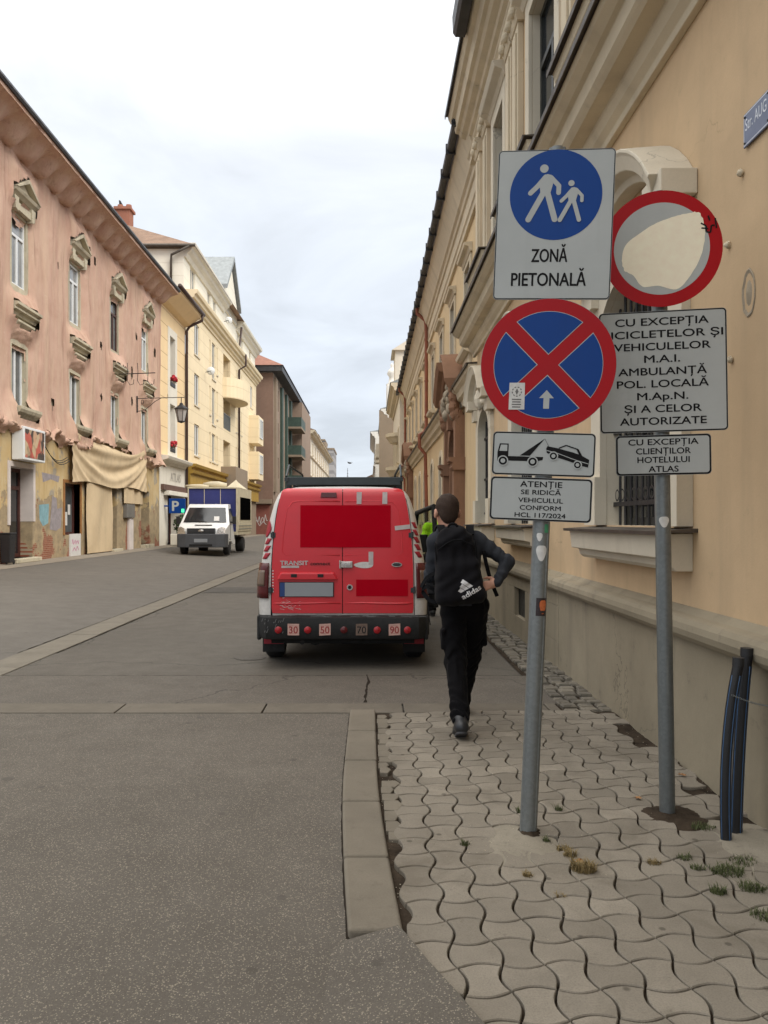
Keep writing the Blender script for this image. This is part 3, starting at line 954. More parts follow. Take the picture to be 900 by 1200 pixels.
mb.build('wall', ['wall_yellow', 'trim_white'], cb, recalc=False)
mb = MB()
mb.wall(FC, U0, U1, 4.75, 8.9, [(a, b, 5.3, 7.5) for a, b in UW], depth=0.14, mr=1)
mb.build('upper_wall', ['wall_yellow', 'trim_white'], cb, recalc=False)
# plinth in lengths with open joints, a cellar opening in one of them
u = U0; q = random.Random(3)
joints = [U0, -1.5, 2.4, 7.85, 11.2, U1 + 0.03]
for a, b in zip(joints[:-1], joints[1:]):
    mb = MB()
    if a == 7.85:
        pr = plinth_profile()
        up = [(0.66, 0.0), (0.66, 0.06)] + pr[2:]
        lo = [(-0.2, 0.0), (-0.2, 0.06), (0.30, 0.06), (0.30, 0.0)]
        mb.fprofile(FC, up, a + 0.006, b - 0.006); mb.fprofile(FC, lo, a + 0.006, b - 0.006)
        mb.fbox(FC, a + 0.006, 9.55, 0.303, 0.657, 0, 0.06); mb.fbox(FC, 10.25, b - 0.006, 0.303, 0.657, 0, 0.06)
    else:
        mb.fprofile(FC, plinth_profile(), a + 0.006, b - 0.006)
    mb.build('plinth', 'plinth', cb, bevel=0.004)
mb = MB(); mb.fbox(FC, 9.5, 10.3, 0.25, 0.7, -0.25, -0.004); mb.build('cellar_opening', 'frame_dark', cb)
# ground floor windows: stucco surround, pedestals, arched hood, sheet-covered sill, iron bars
for a, b in GW:
    w = window_part(cb, FC, a, b, 1.47, 3.34, -0.165, 'frame_dark', 'dark_glass', 0.06, 1, 0.72, th=0.02)
    s = MB()
    s.fbox(FC, a - 0.26, a, 1.47, 2.968, 0.001, 0.055); s.fbox(FC, b, b + 0.26, 1.47, 2.968, 0.001, 0.055)
    s.fbox(FC, a - 0.30, a + 0.005, 1.47, 1.86, 0.002, 0.10); s.fbox(FC, b - 0.005, b + 0.30, 1.47, 1.86, 0.002, 0.10)
    s.fbox(FC, a - 0.32, a - 0.02, 3.24, 3.42, 0.002, 0.12); s.fbox(FC, b + 0.02, b + 0.32, 3.24, 3.42, 0.002, 0.12)
    arch_ring(s, FC, (a + b) / 2, (b - a) / 2, 2.97, 0.38, 0.26, 0.001, 0.058)
    s.blob(FC((a + b) / 2, 3.52, 0.1), (0.09, 0.16, 0.17), 8, 0, 0.25)
    s.blob(FC((a + b) / 2 - 0.25, 3.46, 0.07), (0.06, 0.2, 0.07), 7, 0, 0.3); s.blob(FC((a + b) / 2 + 0.25, 3.46, 0.07), (0.06, 0.2, 0.07), 7, 0, 0.3)
    s.build('surround', 'trim_white', w, bevel=0.008)
    h = MB(); seg_hood(h, FC, a - 0.32, b + 0.32, 3.56, 0.5, 0.2, 0.26); h.fbox(FC, a - 0.37, a - 0.04, 3.43, 3.58, 0.002, 0.22); h.fbox(FC, b + 0.04, b + 0.37, 3.43, 3.58, 0.002, 0.22)
    h.build('hood', 'trim_white', w, bevel=0.006)
    s = MB()
    s.fprofile(FC, [(1.20, 0), (1.20, .10), (1.225, .13), (1.27, .14), (1.28, .20), (1.425, .215), (1.43, 0)], a - 0.30, b + 0.34)
    s.build('sill', 'trim_white', w, bevel=0.006)
    s = MB(); s.fprofile(FC, [(1.433, -.16), (1.433, .25), (1.42, .25), (1.42, .255), (1.442, .257), (1.468, -.16)], a - 0.37, b + 0.40); s.build('sill_flashing', 'flash', w)
    g = MB()
    n = int((b - a) / 0.12)
    for k in range(1, n):
        uu = a + (b - a) * k / n
        g.tube([FC(uu, 1.47, -0.07), FC(uu, 3.3, -0.07)], 0.011, 6)
    for vv in (1.62, 2.2, 2.9): g.fbox(FC, a, b, vv, vv + 0.035, -0.075, -0.055)
    for k in range(n):
        uu = a + (b - a) * (k + .5) / n
        g.ring(FC, uu, 1.71, 0.036, 0.05, -0.066, 0, 14)
    g.build('bar_grille', 'iron', w, recalc=False)
# string cornice with its sheet metal cover
CPROF = [(4.48, 0), (4.48, .05), (4.53, .055), (4.57, .10), (4.63, .13), (4.66, .13), (4.665, .24), (4.69, .27), (4.71, .29), (4.82, .30), (4.83, .34), (4.87, .40), (4.90, .42), (4.92, .42), (4.93, 0)]
mb = MB(); mb.fprofile(FC, CPROF, U0, U1 + 0.25, n=6); mb.build('string_cornice', 'trim_cream', cb, bevel=0.006)
mb = MB(); mb.fprofile(FC, [(4.935, -.02), (4.932, .45), (4.90, .455), (4.90, .462), (4.945, .465), (4.99, -.02)], U0, U1 + 0.28, n=6); mb.build('cornice_flashing', 'flash', cb)
# first floor
for a, b in UW:
    w = window_part(cb, FC, a, b, 5.3, 7.5, -0.09, 'frame_dark', 'dark_glass', 0.07, 1, 0.7, th=0.04)
    s = MB()
    s.fbox(FC, a - 0.2, a, 5.3, 7.7, 0, 0.05); s.fbox(FC, b, b + 0.2, 5.3, 7.7, 0, 0.05); s.fbox(FC, a, b, 7.503, 7.7, 0, 0.05)
    s.fprofile(FC, [(7.70, 0), (7.70, .06), (7.76, .1), (7.80, .2), (7.88, .24), (7.90, 0)], a - 0.28, b + 0.28)
    s.build('surround', 'trim_white', w, bevel=0.008)
    s = MB(); s.fprofile(FC, [(5.0, 0), (5.0, .30), (5.14, .32), (5.16, .38), (5.24, .40), (5.25, 0)], a - 0.34, b + 0.34); s.build('sill', 'trim_cream', w, bevel=0.006)
    s = MB(); s.fprofile(FC, [(5.253, -.14), (5.253, .43), (5.225, .435), (5.225, .442), (5.262, .445), (5.298, -.14)], a - 0.38, b + 0.38); s.build('sill_flashing', 'flash', w)
for u in (3.95, 4.55, 6.85, 7.5, 10.1, 10.6, 12.75, 13.6, 0.9, 1.5):
    mb = MB()
    mb.fbox(FC, u - .22, u + .22, 4.99, 5.5, 0.0, .11); mb.fbox(FC, u - .17, u + .17, 5.503, 7.75, 0.0, .075); mb.fbox(FC, u - .10, u + .10, 5.6, 7.66, .0755, .10)
    mb.fprofile(FC, [(7.753, 0), (7.753, .09), (7.82, .12), (7.88, .10), (7.94, .16), (7.99, .17), (7.99, 0)], u - .22, u + .22)
    for k in (-1, 1): mb.blob(FC(u + .14 * k, 7.88, .13), (.06, .07, .07), 6)
    mb.build('pilaster', 'trim_cream', cb, bevel=0.006)
TPROF = [(8.0, 0), (8.0, .10), (8.08, .11), (8.12, .15), (8.14, .09), (8.38, .09), (8.41, .15), (8.46, .17), (8.50, .26), (8.56, .30), (8.58, .36), (8.72, .39), (8.75, .45), (8.83, .49), (8.9, .5), (8.9, 0)]
mb = MB(); mb.fprofile(FC, TPROF, U0, U1 + 0.3, n=6); mb.build('eaves_cornice', 'trim_cream', cb, bevel=0.006)
mb = MB(); mb.fprofile(FC, [(8.903, 0), (8.903, .535), (8.86, .54), (8.86, .55), (8.92, .555), (8.94, 0)], U0, U1 + 0.34); mb.build('eaves_flashing', 'gutter_dark', cb)
mb = MB(); mb.fprofile(FC, [(8.98, .42), (8.76, .50), (8.76, .64), (8.82, .68), (9.06, .69), (9.06, .5)], U0, 11.9); mb.build('gutter', 'gutter_dark', cb)
mb = MB(); mb.add([FC(U0, 8.95, .5), FC(U1 + .3, 8.95, .5), FC(U1 + .3, 11.6, -5), FC(U0, 11.6, -5), FC(U1 + .3, 8.95, -6), FC(U0, 8.95, -6)], [(0, 1, 2, 3), (1, 2, 4), (0, 3, 5)])
mb.build('roof', 'roof_tile', cb, recalc=False)
# wear on the wall: rusty hook stubs and a hole knocked through the render
for (u, v) in ((4.25, 2.98), (4.22, 2.36), (4.1, 3.3), (8.0, 4.2)):
    mb = MB(); mb.blob(FC(u, v, 0.012), (0.018, 0.016, 0.018), 7, 0, 0.6); mb.build('anchor_stub', 'trim_cream', cb, smooth=True)
mb = MB(); n = 18
out = [(4.035 + .072 * math.cos(6.283 * i / n) * (1 + .25 * mnoise.noise((i * .9, 1, 0))), 2.66 + .125 * math.sin(6.283 * i / n) * (1 + .25 * mnoise.noise((i * .7, 4, 0)))) for i in range(n)]
mid = [(4.035 + (a - 4.035) * .93, 2.66 + (b - 2.66) * .95) for a, b in out]
mb.add([FC(a, b, 0.002) for a, b in out] + [FC(a, b, 0.006) for a, b in mid] + [FC(a, b, -0.004) for a, b in [(4.035 + (x - 4.035) * .62, 2.66 + (y - 2.66) * .7) for x, y in out]] + [FC(4.035, 2.66, 0.012)],
       [(i, (i + 1) % n, n + (i + 1) % n, n + i) for i in range(n)] + [(n + i, n + (i + 1) % n, 2 * n + (i + 1) % n, 2 * n + i) for i in range(n)] + [(2 * n + i, 2 * n + (i + 1) % n, 3 * n) for i in range(n)])
M['broken'] = plaster('broken_render', S(186, 172, 150), stain=0.5, streak=0.3, bump=0.8, spots=0.8, dirt=(0.12, 0.08, 0.06))
mb.build('broken_patch', 'broken', cb)

# ------------------------------------------------------------------ the long wing further up the street
wg = thing('street_wing', 'long yellow two-storey house with rows of narrow windows and two brown stone doorways', 'building', (2.04, 14.2, 0))
FW = Fr((0, -14.2, 0), (0, 1, 0), (-1, 0, 0))
W0, W1 = 14.2, 45.0
uw = [(15.9 + 2.95 * k, 16.8 + 2.95 * k) for k in range(10)]
gw = [(22.0, 22.85), (25.1, 25.95), (28.5, 29.35), (31.4, 32.25), (34.4, 35.25), (40.8, 41.6)]
mb = MB()
mb.wall(FW, W0, W1, 0.0, 8.3, [(a, b, 5.0, 6.75) for a, b in uw] + [(a, b, 1.55, 3.35, .35) for a, b in gw], depth=0.18, mr=1)
mb.quad(FW(W1, 0, 0), FW(W1, 0, -6), FW(W1, 8.3, -6), FW(W1, 8.3, 0))
mb.build('wall', ['wall_yellow_far', 'trim_white'], wg, recalc=False)
mb = MB(); mb.fprofile(FW, plinth_profile(0.05, 0.95), W0, W1, n=4); mb.build('plinth', 'plinth', wg)
for a, b in uw:
    w = window_part(wg, FW, a, b, 5.0, 6.75, -0.13, 'frame_wood', 'dark_glass', 0.06, 1, 0.7, th=0.03)
    s = MB()
    s.fbox(FW, a - .14, a, 4.98, 6.85, 0, .04); s.fbox(FW, b, b + .14, 4.98, 6.85, 0, .04); s.fbox(FW, a, b, 6.753, 6.85, 0, .04)
    s.fprofile(FW, [(6.86, 0), (6.86, .05), (6.95, .08), (6.97, .16), (7.03, .18), (7.05, 0)], a - .2, b + .2)
    s.fbox(FW, a - .1, b + .1, 4.45, 4.86, 0, .06)
    s.fprofile(FW, [(4.86, 0), (4.86, .10), (4.90, .18), (4.97, .2), (4.978, 0)], a - .22, b + .22); s.build('surround', 'trim_cream', w, bevel=0.006)
for a, b in gw:
    w = window_part(wg, FW, a, b, 1.55, 3.34, -0.13, 'frame_wood', 'dark_glass', 0.06, 1, 0.7, th=0.03)
    s = MB(); s.fbox(FW, a - .16, a, 1.5, 3.0, 0, .05); s.fbox(FW, b, b + .16, 1.5, 3.0, 0, .05); arch_ring(s, FW, (a + b) / 2, (b - a) / 2, 3.0, .35, .16, .001, .05)
    s.fprofile(FW, [(1.36, 0), (1.36, .1), (1.46, .14), (1.5, .15), (1.5, 0)], a - .22, b + .22); s.build('surround', 'trim_cream', w, bevel=0.006)
mb = MB(); mb.fprofile(FW, [(3.95, 0), (3.95, .06), (4.05, .08), (4.09, .16), (4.2, .19), (4.25, .26), (4.32, .28), (4.33, 0)], W0, W1, n=4); mb.build('string_cornice', 'trim_cream', wg, bevel=0.006)
mb = MB(); mb.fprofile(FW, [(4.333, 0), (4.333, .30), (4.30, .305), (4.345, .32), (4.37, 0)], W0, W1); mb.build('cornice_flashing', 'flash', wg)
mb = MB()
mb.fprofile(FW, [(7.45, 0), (7.45, .06), (7.55, .07), (7.58, .10), (7.62, .05), (8.0, .05), (8.02, .09), (8.1, .11), (8.14, .16), (8.2, .18), (8.58, .33), (8.62, .36), (8.7, .37), (8.7, 0)], W0, W1 + .1, n=4)
mb.build('eaves_cornice', 'trim_cream', wg, bevel=0.006)
mb = MB(); y = W0 + 0.1
mb.tube([FW(W0 + .05, 8.74, .46), FW(W1 + .2, 8.74, .46)], 0.085, 10)
while y < W1: mb.fbox(FW, y, y + .05, 8.63, 8.83, .37, .56); y += 1.1
mb.build('gutter', 'gutter_dark', wg, smooth=False)
mb = MB(); mb.add([FW(W0 + .05, 8.72, .5), FW(W1 + .2, 8.72, .5), FW(W1 + .2, 11.4, -5), FW(W0, 11.4, -5)], [(0, 1, 2, 3)]); mb.build('roof', 'roof_tile', wg, recalc=False)
for u in (28.6, 31.0):
    mb = MB(); mb.tube([FW(u, 8.9, .35), FW(u, 9.5, .35)], 0.02, 6); mb.blob(FW(u, 9.5, .35), .05, 6); mb.build('roof_spike', 'gutter_dark', wg)
for (u, low) in ((26.7, 1), (42.6, 0)):
    mb = MB()
    p = [FW(u, 8.68, .44), FW(u, 8.5, .44), FW(u, 8.25, .16), FW(u, 7.9, .13), FW(u, 4.7, .13), FW(u, 4.5, .2), FW(u, 4.42, .36), FW(u, 4.0, .36), FW(u, 3.75, .16), FW(u, 1.9, .12)]
    mb.tube(p, 0.06, 10)
    for v in (7.6, 6.2, 5.0, 3.0): mb.lathe([(.072, v), (.072, v + .05)], FW(u, 0, .13), 'Z', 12)
    d = mb.build('downpipe', 'pipe_red', wg, smooth=True, autosmooth=40)
    mb = MB(); mb.tube([FW(u, 1.95, .12), FW(u, 0.0, .12)], 0.068, 10); mb.build('pipe_foot', 'pipe_brown', d, smooth=True, autosmooth=40)

def portal():
    """brown stone doorway: pedestalled pilasters, arch, carved arms and a broken curved pediment."""
    P = thing('stone_doorway', '', 'doorway')
    F = Fr((0, 0, 0), (0, 1, 0), (-1, 0, 0))
    for s in (-1, 1):
        mb = MB()
        mb.fbox(F, s * 1.2 - .26, s * 1.2 + .26, 0.0, 0.9, 0, .40)
        mb.fbox(F, s * 1.2 - .20, s * 1.2 + .20, 0.9, 2.68, 0, .32)
        mb.fprofile(F, [(2.68, 0), (2.68, .34), (2.74, .40), (2.78, .36), (2.84, .36), (2.88, .46), (2.96, .48), (2.96, 0)], s * 1.2 - .28, s * 1.2 + .28)
        mb.fbox(F, s * 1.2 - .18, s * 1.2 + .18, 2.96, 3.9, 0, .28)
        pts = [(3.9, .26), (3.95, .40), (4.1, .48), (4.3, .50), (4.5, .5)]
        for (v, d) in pts: mb.blob(F(s * 1.2, v, d * .6), (.16, .2, .16), 7, 0, 0.2)
        mb.build('pilaster', 'portal_stone', P, bevel=0.01)
    mb = MB()
    arch_ring(mb, F, 0, .82, 2.96, .82, .3, 0, .2, 18)
    mb.fbox(F, -.98, -.83, 0, 2.96, 0, .15); mb.fbox(F, .83, .98, 0, 2.96, 0, .15)
    mb.fpoly(F, [(-.15, 3.7), (.15, 3.7), (.2, 4.25), (-.2, 4.25)], 0, .34)
    mb.build('arch', 'portal_stone', P, bevel=0.01)
    mb = MB(); q = random.Random(4)
    for k in range(26): mb.blob(F(q.uniform(-.55, .55), q.uniform(4.0, 4.75), q.uniform(.15, .4)), (q.uniform(.06, .14), q.uniform(.07, .15), q.uniform(.08, .2)), 6, 0, .3)
    mb.build('carved_arms', 'broken', P, smooth=True)
    for s in (-1, 1):
        mb = MB(); n = 8
        sec = [(0, 0), (0, .34), (.08, .40), (.12, .54), (.26, .62), (.32, .62), (.34, 0)]
        vs, fs = [], []
        for i in range(n + 1):
            t = i / n; u = s * (1.6 - 1.15 * t); v = 4.35 + .75 * math.sin(t * 1.45)
            vs += [F(u, v + a, b) for a, b in sec]
        k = len(sec)
        for i in range(n):
            for j in range(k): fs.append((i * k + j, i * k + (j + 1) % k, (i + 1) * k + (j + 1) % k, (i + 1) * k + j))
        fs += [tuple(range(k)), tuple(range(n * k, n * k + k))]
        mb.add(vs, fs); mb.build('pediment_scroll', 'portal_stone', P, bevel=0.008)
    mb = MB(); mb.fbox(F, -.82, .82, 0, 3.75, -.05, .02)
    for s in (-1, 1):
        for v in (.3, 1.6): mb.fbox(F, s * .42 - .3, s * .42 + .3, v, v + 1.1, .021, .045)
    d = mb.build('door', 'frame_wood', P)
    h = MB(); h.lathe([(.02, 0), (.03, .04), (.0, .06)], F(0.06, 1.05, .05), 'X', 10); h.build('handle', 'iron', d)
    return P
p1 = portal(); p1.scale = (.74, .96, .97); p1.location = (2.04, 18.3, 0); tag(p1, 'brown carved stone doorway with coat of arms, the nearer one by the young man', 'doorway', 'stone doorways of the wing')
p2 = copy_tree(p1); p2.location = (2.04, 38.2, 0); p2['label'] = 'brown carved stone doorway farther up the wing, just above the van roof rack'

# street name plate screwed to the near wall
np_ = thing('street_name_plate', 'blue enamel street name plate reading Str. AUG high on the yellow wall', 'sign', (1.925, 4.06, 3.49))
FN = Fr((0, 0, 0), (0, -1, 0), (-1, 0, 0))
mb = MB()
mb.fpoly(FN, [(0, -.085), (.27, -.085), (.27, .085), (0, .085)], 0.002, 0.012)
M['enamel_blue'] = plain('faded_blue_enamel', S(100, 110, 136), 0.35, 0.1, 10)
M['enamel_white'] = plain('white_enamel', S(214, 218, 226), 0.35, 0.05, 10)
np_p = mb.build('plate', 'enamel_blue', np_, bevel=0.002)
mb = MB()
for a, b, c, d in ((.006, -.079, .264, -.074), (.006, .074, .264, .079), (.006, -.074, .011, .074), (.259, -.074, .264, .074)): mb.flat(FN, [(a, b), (c, b), (c, d), (a, d)], .0128)
mb.text(FN, 'Str. AUG', .022, .022, .215, .058, .0128, bold=0.012, align='L')
mb.build('lettering', 'enamel_white', np_p, recalc=False)
for a, b in ((.017, .066), (.017, -.066), (.253, .066), (.253, -.066)):
    mb = MB(); mb.lathe([(.006, -.003), (.006, .002), (.0, .003)], FN(a, b, .0135), 'X', 8); mb.build('screw', 'iron', np_)

# ------------------------------------------------------------------ houses beyond the wing
def block(name, label, cat, x, y0, y1, z, side, wallm, trimm, depth=8.0, floors=(), cols=6, ww=0.9, frame='frame_wood', glass='dark_glass', eave=0.5, roofm=None, rh=2.0, group=None, endwin=False):
    """a row house: side=-1 faces -X (right side of the street), +1 faces +X."""
    b = thing(name, label, cat, (x, (y0 + y1) / 2, 0))
    L = (y1 - y0) / 2
    F = Fr((0, 0, 0), (0, 1, 0), (side, 0, 0))
    step = 2 * L / cols
    holes = [(-L + step * (k + .5) - ww / 2, -L + step * (k + .5) + ww / 2, a, c) for (a, c) in floors for k in range(cols)]
    mb = MB(); mb.wall(F, -L, L, 0, z, holes, depth=.16)
    for u in (-L, L): mb.quad(F(u, 0, 0), F(u, 0, -depth), F(u, z, -depth), F(u, z, 0))
    mb.build('wall', wallm, b, recalc=False)
    for h in holes:
        w = window_part(b, F, *h, -.10, frame, glass, .07, 1, .7, th=.03)
        s = MB(); s.fbox(F, h[0] - .14, h[0], h[2], h[3] + .12, 0, .05); s.fbox(F, h[1], h[1] + .14, h[2], h[3] + .12, 0, .05); s.fbox(F, h[0], h[1], h[3] + .003, h[3] + .12, 0, .05)
        s.fprofile(F, [(h[2] - .12, 0), (h[2] - .12, .1), (h[2] - .02, .14), (h[2] - .003, 0)], h[0] - .2, h[1] + .2); s.build('surround', trimm, w)
    if floors:
        for (a, c) in floors:
            mb = MB(); v = a - .7; mb.fprofile(F, [(v, 0), (v, .05), (v + .08, .08), (v + .12, .2), (v + .2, .22), (v + .22, 0)], -L, L); mb.build('string_cornice', trimm, b)
    mb = MB(); mb.fprofile(F, [(z - .7, 0), (z - .7, .07), (z - .5, .1), (z - .42, eave * .6), (z - .25, eave * .7), (z - .15, eave), (z, eave), (z, 0)], -L - .05, L + .05)
    mb.build('eaves_cornice', trimm, b)
    if roofm:
        mb = MB(); e = eave + .05
        mb.add([F(-L, z + .02, e), F(L, z + .02, e), F(L, z + rh, -depth / 2), F(-L, z + rh, -depth / 2), F(L, z + .02, -depth), F(-L, z + .02, -depth)], [(0, 1, 2, 3), (3, 2, 4, 5), (1, 4, 2), (0, 3, 5)])
        mb.build('roof', roofm, b, recalc=False)
    return b, F, L
M['pale_stucco'] = plaster('pale_stucco', S(226, 216, 198), stain=0.88, streak=0.15)
M['pink_stucco'] = plaster('pinkish_stucco', S(206, 186, 170), stain=0.85, streak=0.2)
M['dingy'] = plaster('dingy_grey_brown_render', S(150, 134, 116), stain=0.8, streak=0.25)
M['white_wash'] = plaster('whitish_render', S(228, 224, 216), stain=0.9, streak=0.1)
M['copper'] = plain('greenish_copper', S(140, 145, 146), 0.6, 0.2, 4)
b, F, L = block('row_house', 'cream house with bowed cornices and a small attic gable just past the long yellow wing', 'house', 1.72, 45.2, 57.0, 9.4, -1, 'pale_stucco', 'trim_cream', 8, ((1.4, 3.2), (5.0, 6.9)), 4, roofm='copper', rh=1.8)
mb = MB(); mb.box(-.2, 2.6, -4.2, -1.4, 9.4, 11.6); mb.add([(-.4, -4.4, 11.6), (2.8, -4.4, 11.6), (2.8, -1.2, 11.6), (-.4, -1.2, 11.6), (1.2, -4.4, 12.6), (1.2, -1.2, 12.6)], [(0, 1, 4), (3, 2, 5), (0, 4, 5, 3), (1, 4, 5, 2), (0, 1, 2, 3)])
mb.build('attic_gable', 'pale_stucco', b)
for v in (4.2, 6.2):
    mb = MB(); mb.lathe([(1.0, 0), (1.15, .25), (1.25, .35), (1.25, .55), (0, .55)], F(-3.2, v, -.5), 'Z', 20); mb.build('bowed_balcony', 'trim_cream', b)
b, F, L = block('row_house', 'ornate whitish townhouse with urn finial and brownish side gable far up the street', 'house', 1.5, 62, 80, 10.3, -1, 'white_wash', 'white_wash', 8, ((1.2, 3.4), (5.2, 7.0), (7.8, 9.3)), 6, roofm='copper', rh=1.4, eave=.6)
mb = MB(); mb.box(-.15, 2.5, -8.95, -7.0, 10.3, 12.2); mb.build('parapet_pier', 'white_wash', b, bevel=.05)
mb = MB(); mb.lathe([(.42, 12.2), (.5, 12.35), (.3, 12.5), (.22, 12.9), (.42, 13.2), (.3, 13.5), (.1, 13.7), (.16, 13.9), (0, 14.1)], (.3, -8.0, 0), 'Z', 14); mb.build('urn', 'white_wash', b, smooth=True)
mb = MB(); mb.box(-.75, 2, -9.03, -8.99, 0, 10.2); mb.build('side_gable', 'dingy', b)  # grey-brown end wall of the white townhouse
for u in (-6.5, -1.0):
    s = MB(); s.fbox(F, u - 1.1, u + 1.1, 6.6, 6.8, 0, 1.0); s.fbox(F, u - 1.1, u + 1.1, 6.8, 7.7, .92, 1.0); s.fbox(F, u - 1.1, u - 1.03, 6.8, 7.7, 0, .92); s.fbox(F, u + 1.03, u + 1.1, 6.8, 7.7, 0, .92); s.build('balcony', 'pale_stucco', b)
b, F, L = block('row_house', 'narrow white house standing forward beyond the urn-topped townhouse', 'house', .62, 84, 104, 11.0, -1, 'white_wash', 'white_wash', 9, ((1.2, 3.4), (5.2, 7.0), (8.0, 9.6)), 6, roofm='copper', rh=1.0, eave=.5)
b, F, L = block('row_house', 'low house with brown overhanging eaves closing the right side at the street end', 'house', .1, 106, 140, 7.2, -1, 'pink_stucco', 'dingy', 9, ((1.2, 3.4), (4.6, 6.2)), 8, roofm='roof_tile', rh=2.5, eave=.9)
# ================================================================== left side of the street
GZL = 0.33                                                # height of the left pavement
def fbm(p, o=4):
    s, a = 0.0, 1.0
    for k in range(o):
        s += a * mnoise.noise(p); p = (p[0] * 2.03 + 7.1, p[1] * 2.03 + 3.3, p[2] * 2.03 + 1.7); a *= 0.5
    return s

def net_mat():
    t = NT('pink_dust_net')
    n = t.noise(0.7, 6, 0.65, dist=0.5); st = t.noise(1.0, 6, 0.65, vec=t.mapping((3.5, 3.5, 0.35))); m = t.noise(5, 6, 0.7)
    c = S(196, 148, 126)
    col = t.mix(t.rng(n, 0.3, 0.7), S(178, 142, 124), S(202, 170, 152))
    col = t.mix(t.rng(st, 0.42, 0.72, 0, 0.75), col, S(200, 174, 150))
    st2 = t.noise(1.0, 5, 0.65, vec=t.mapping((5, 5, 0.5), loc=(4, 4, 9)))
    col = t.mix(t.rng(st2, 0.56, 0.75, 0, 0.7), col, S(140, 108, 92))
    col = t.mix(t.rng(m, 0.6, 0.72, 0, 0.35), col, S(214, 196, 172))
    t.base(col); t.rough(0.9); t.spec(0.15)
    t.bump(t.noise(2.0, 6, 0.6, vec=t.mapping((4, 4, .6))), 0.7, 0.04)
    t.bump(t.noise(60, 3), 0.15, 0.004)
    return t.m
M['net'] = net_mat()
M['stone_old'] = plaster('weathered_stone', S(200, 190, 166), stain=0.7, streak=0.4, bump=0.6, spots=0.6, dirt=(0.10, 0.085, 0.06))
M['tarp'] = plaster('beige_tarpaulin', S(206, 184, 150), stain=0.86, streak=0.15, bump=0.1, spots=0.05, grain=200)
M['brown_frame'] = plain('brown_shop_timber', S(72, 40, 34), 0.5, 0.25, 5, 0.15, 40)
M['tan_frame'] = plain('tan_shop_timber', S(150, 104, 58), 0.55, 0.2, 5, 0.15, 40)
M['white_reveal'] = plain('whitewashed_reveal', S(206, 196, 190), 0.8, 0.1, 2)
M['grey_door'] = plain('grey_metal_door', S(112, 108, 102), 0.6, 0.15, 3)
M['black_bin'] = plain('black_plastic', S(36, 36, 38), 0.5, 0.1, 6)

def shop_wall_mat():
    """peeling ochre paint over grey render, with bare brick showing low down."""
    t = NT('peeling_ochre_wall')
    X = t.xyz(); z = X[2]
    n1 = t.noise(0.9, 7, 0.65, dist=0.4); n2 = t.noise(3.2, 7, 0.7); st = t.noise(1, 6, 0.65, vec=t.mapping((4, 4, .5)))
    och = t.mix(t.rng(n1, 0.35, 0.7), S(192, 166, 120), S(202, 184, 148))
    och = t.mix(t.rng(st, 0.48, 0.7, 0, 0.8), och, S(172, 142, 92))
    och = t.mix(t.rng(n2, 0.58, 0.7, 0, 0.6), och, S(196, 182, 152))
    gpat = t.noise(1.1, 4, 0.6, vec=t.mapping(loc=(3, 5, 2)))
    och = t.mix(t.rng(gpat, 0.54, 0.60, 0, 0.8), och, S(150, 146, 138))
    br = t.n.new('ShaderNodeTexBrick'); br.inputs['Scale'].default_value = 4.2
    t.l.new(t.mapping(rot=(0, R(90), 0), src=None) if False else t.mapping((1, 1, 1)), br.inputs['Vector'])
    cmb = t.n.new('ShaderNodeCombineXYZ'); t.l.new(X[1], cmb.inputs[0]); t.l.new(z, cmb.inputs[1]); t.l.new(cmb.outputs[0], br.inputs['Vector'])
    br.inputs['Color1'].default_value = (*S(150, 92, 70), 1); br.inputs['Color2'].default_value = (*S(128, 74, 56), 1); br.inputs['Mortar'].default_value = (*S(166, 150, 128), 1)
    br.inputs['Mortar Size'].default_value = 0.02
    grey = t.mix(t.rng(n2, 0.35, 0.65), S(176, 156, 124), S(138, 124, 102))
    bm_ = t.math('ADD', t.math('MULTIPLY', t.noise(0.8, 5, 0.6, vec=t.mapping(loc=(9, 1, 4))), 1.8), t.math('MULTIPLY', z, -0.12))
    under = t.mix(t.rng(bm_, 0.86, 0.90), grey, br.outputs['Color'])
    lift = t.math('SUBTRACT', t.math('ADD', t.math('MULTIPLY', n1, 2.6), t.math('MULTIPLY', n2, 0.7)), t.math('MULTIPLY', z, 0.62))
    mask = t.rng(lift, 0.52, 0.58)
    col = t.mix(mask, och, under)
    t.base(col); t.rough(0.9); t.spec(0.2)
    t.bump(mask, -0.5, 0.02) if False else t.bump(t.math('SUBTRACT', 1.0, mask), 0.5, 0.02)
    t.bump(n2, 0.3, 0.02)
    return t.m
M['shop_wall'] = shop_wall_mat()

# ------------------------------------------------------------------ old house under the dust net
NX, NY0, NY1 = -10.0, 15.5, 37.7
oh = thing('netted_house', 'old three-level house wrapped in pink dust net above a peeling ochre shopfront', 'house', (NX, 27.0, GZL))
FO = Fr((0, -27.0, -GZL), (0, 1, 0), (1, 0, 0))           # u is the distance up the street, v the height
HZ = 12.45
upw = [(17.9, 18.85), (22.25, 23.2), (26.55, 27.5), (30.75, 31.7), (34.9, 35.85)]
shop = [(22.05, 23.55, GZL + .12, 3.05), (26.0, 27.4, 1.05, 2.78), (30.55, 31.4, GZL + .1, 2.8), (34.75, 36.0, GZL + .15, 2.85)]
mb = MB(); mb.wall(FO, NY0, NY1, 0, 4.6, shop, depth=.42, mr=0)
mb.build('shop_wall', 'shop_wall', oh, recalc=False)
mb = MB(); mb.wall(FO, NY0, NY1, 4.6, HZ, [(a, b, 8.2, 10.2) for a, b in upw] + [(a, b, 4.75, 6.5) for a, b in upw], depth=.3, d=-.03)
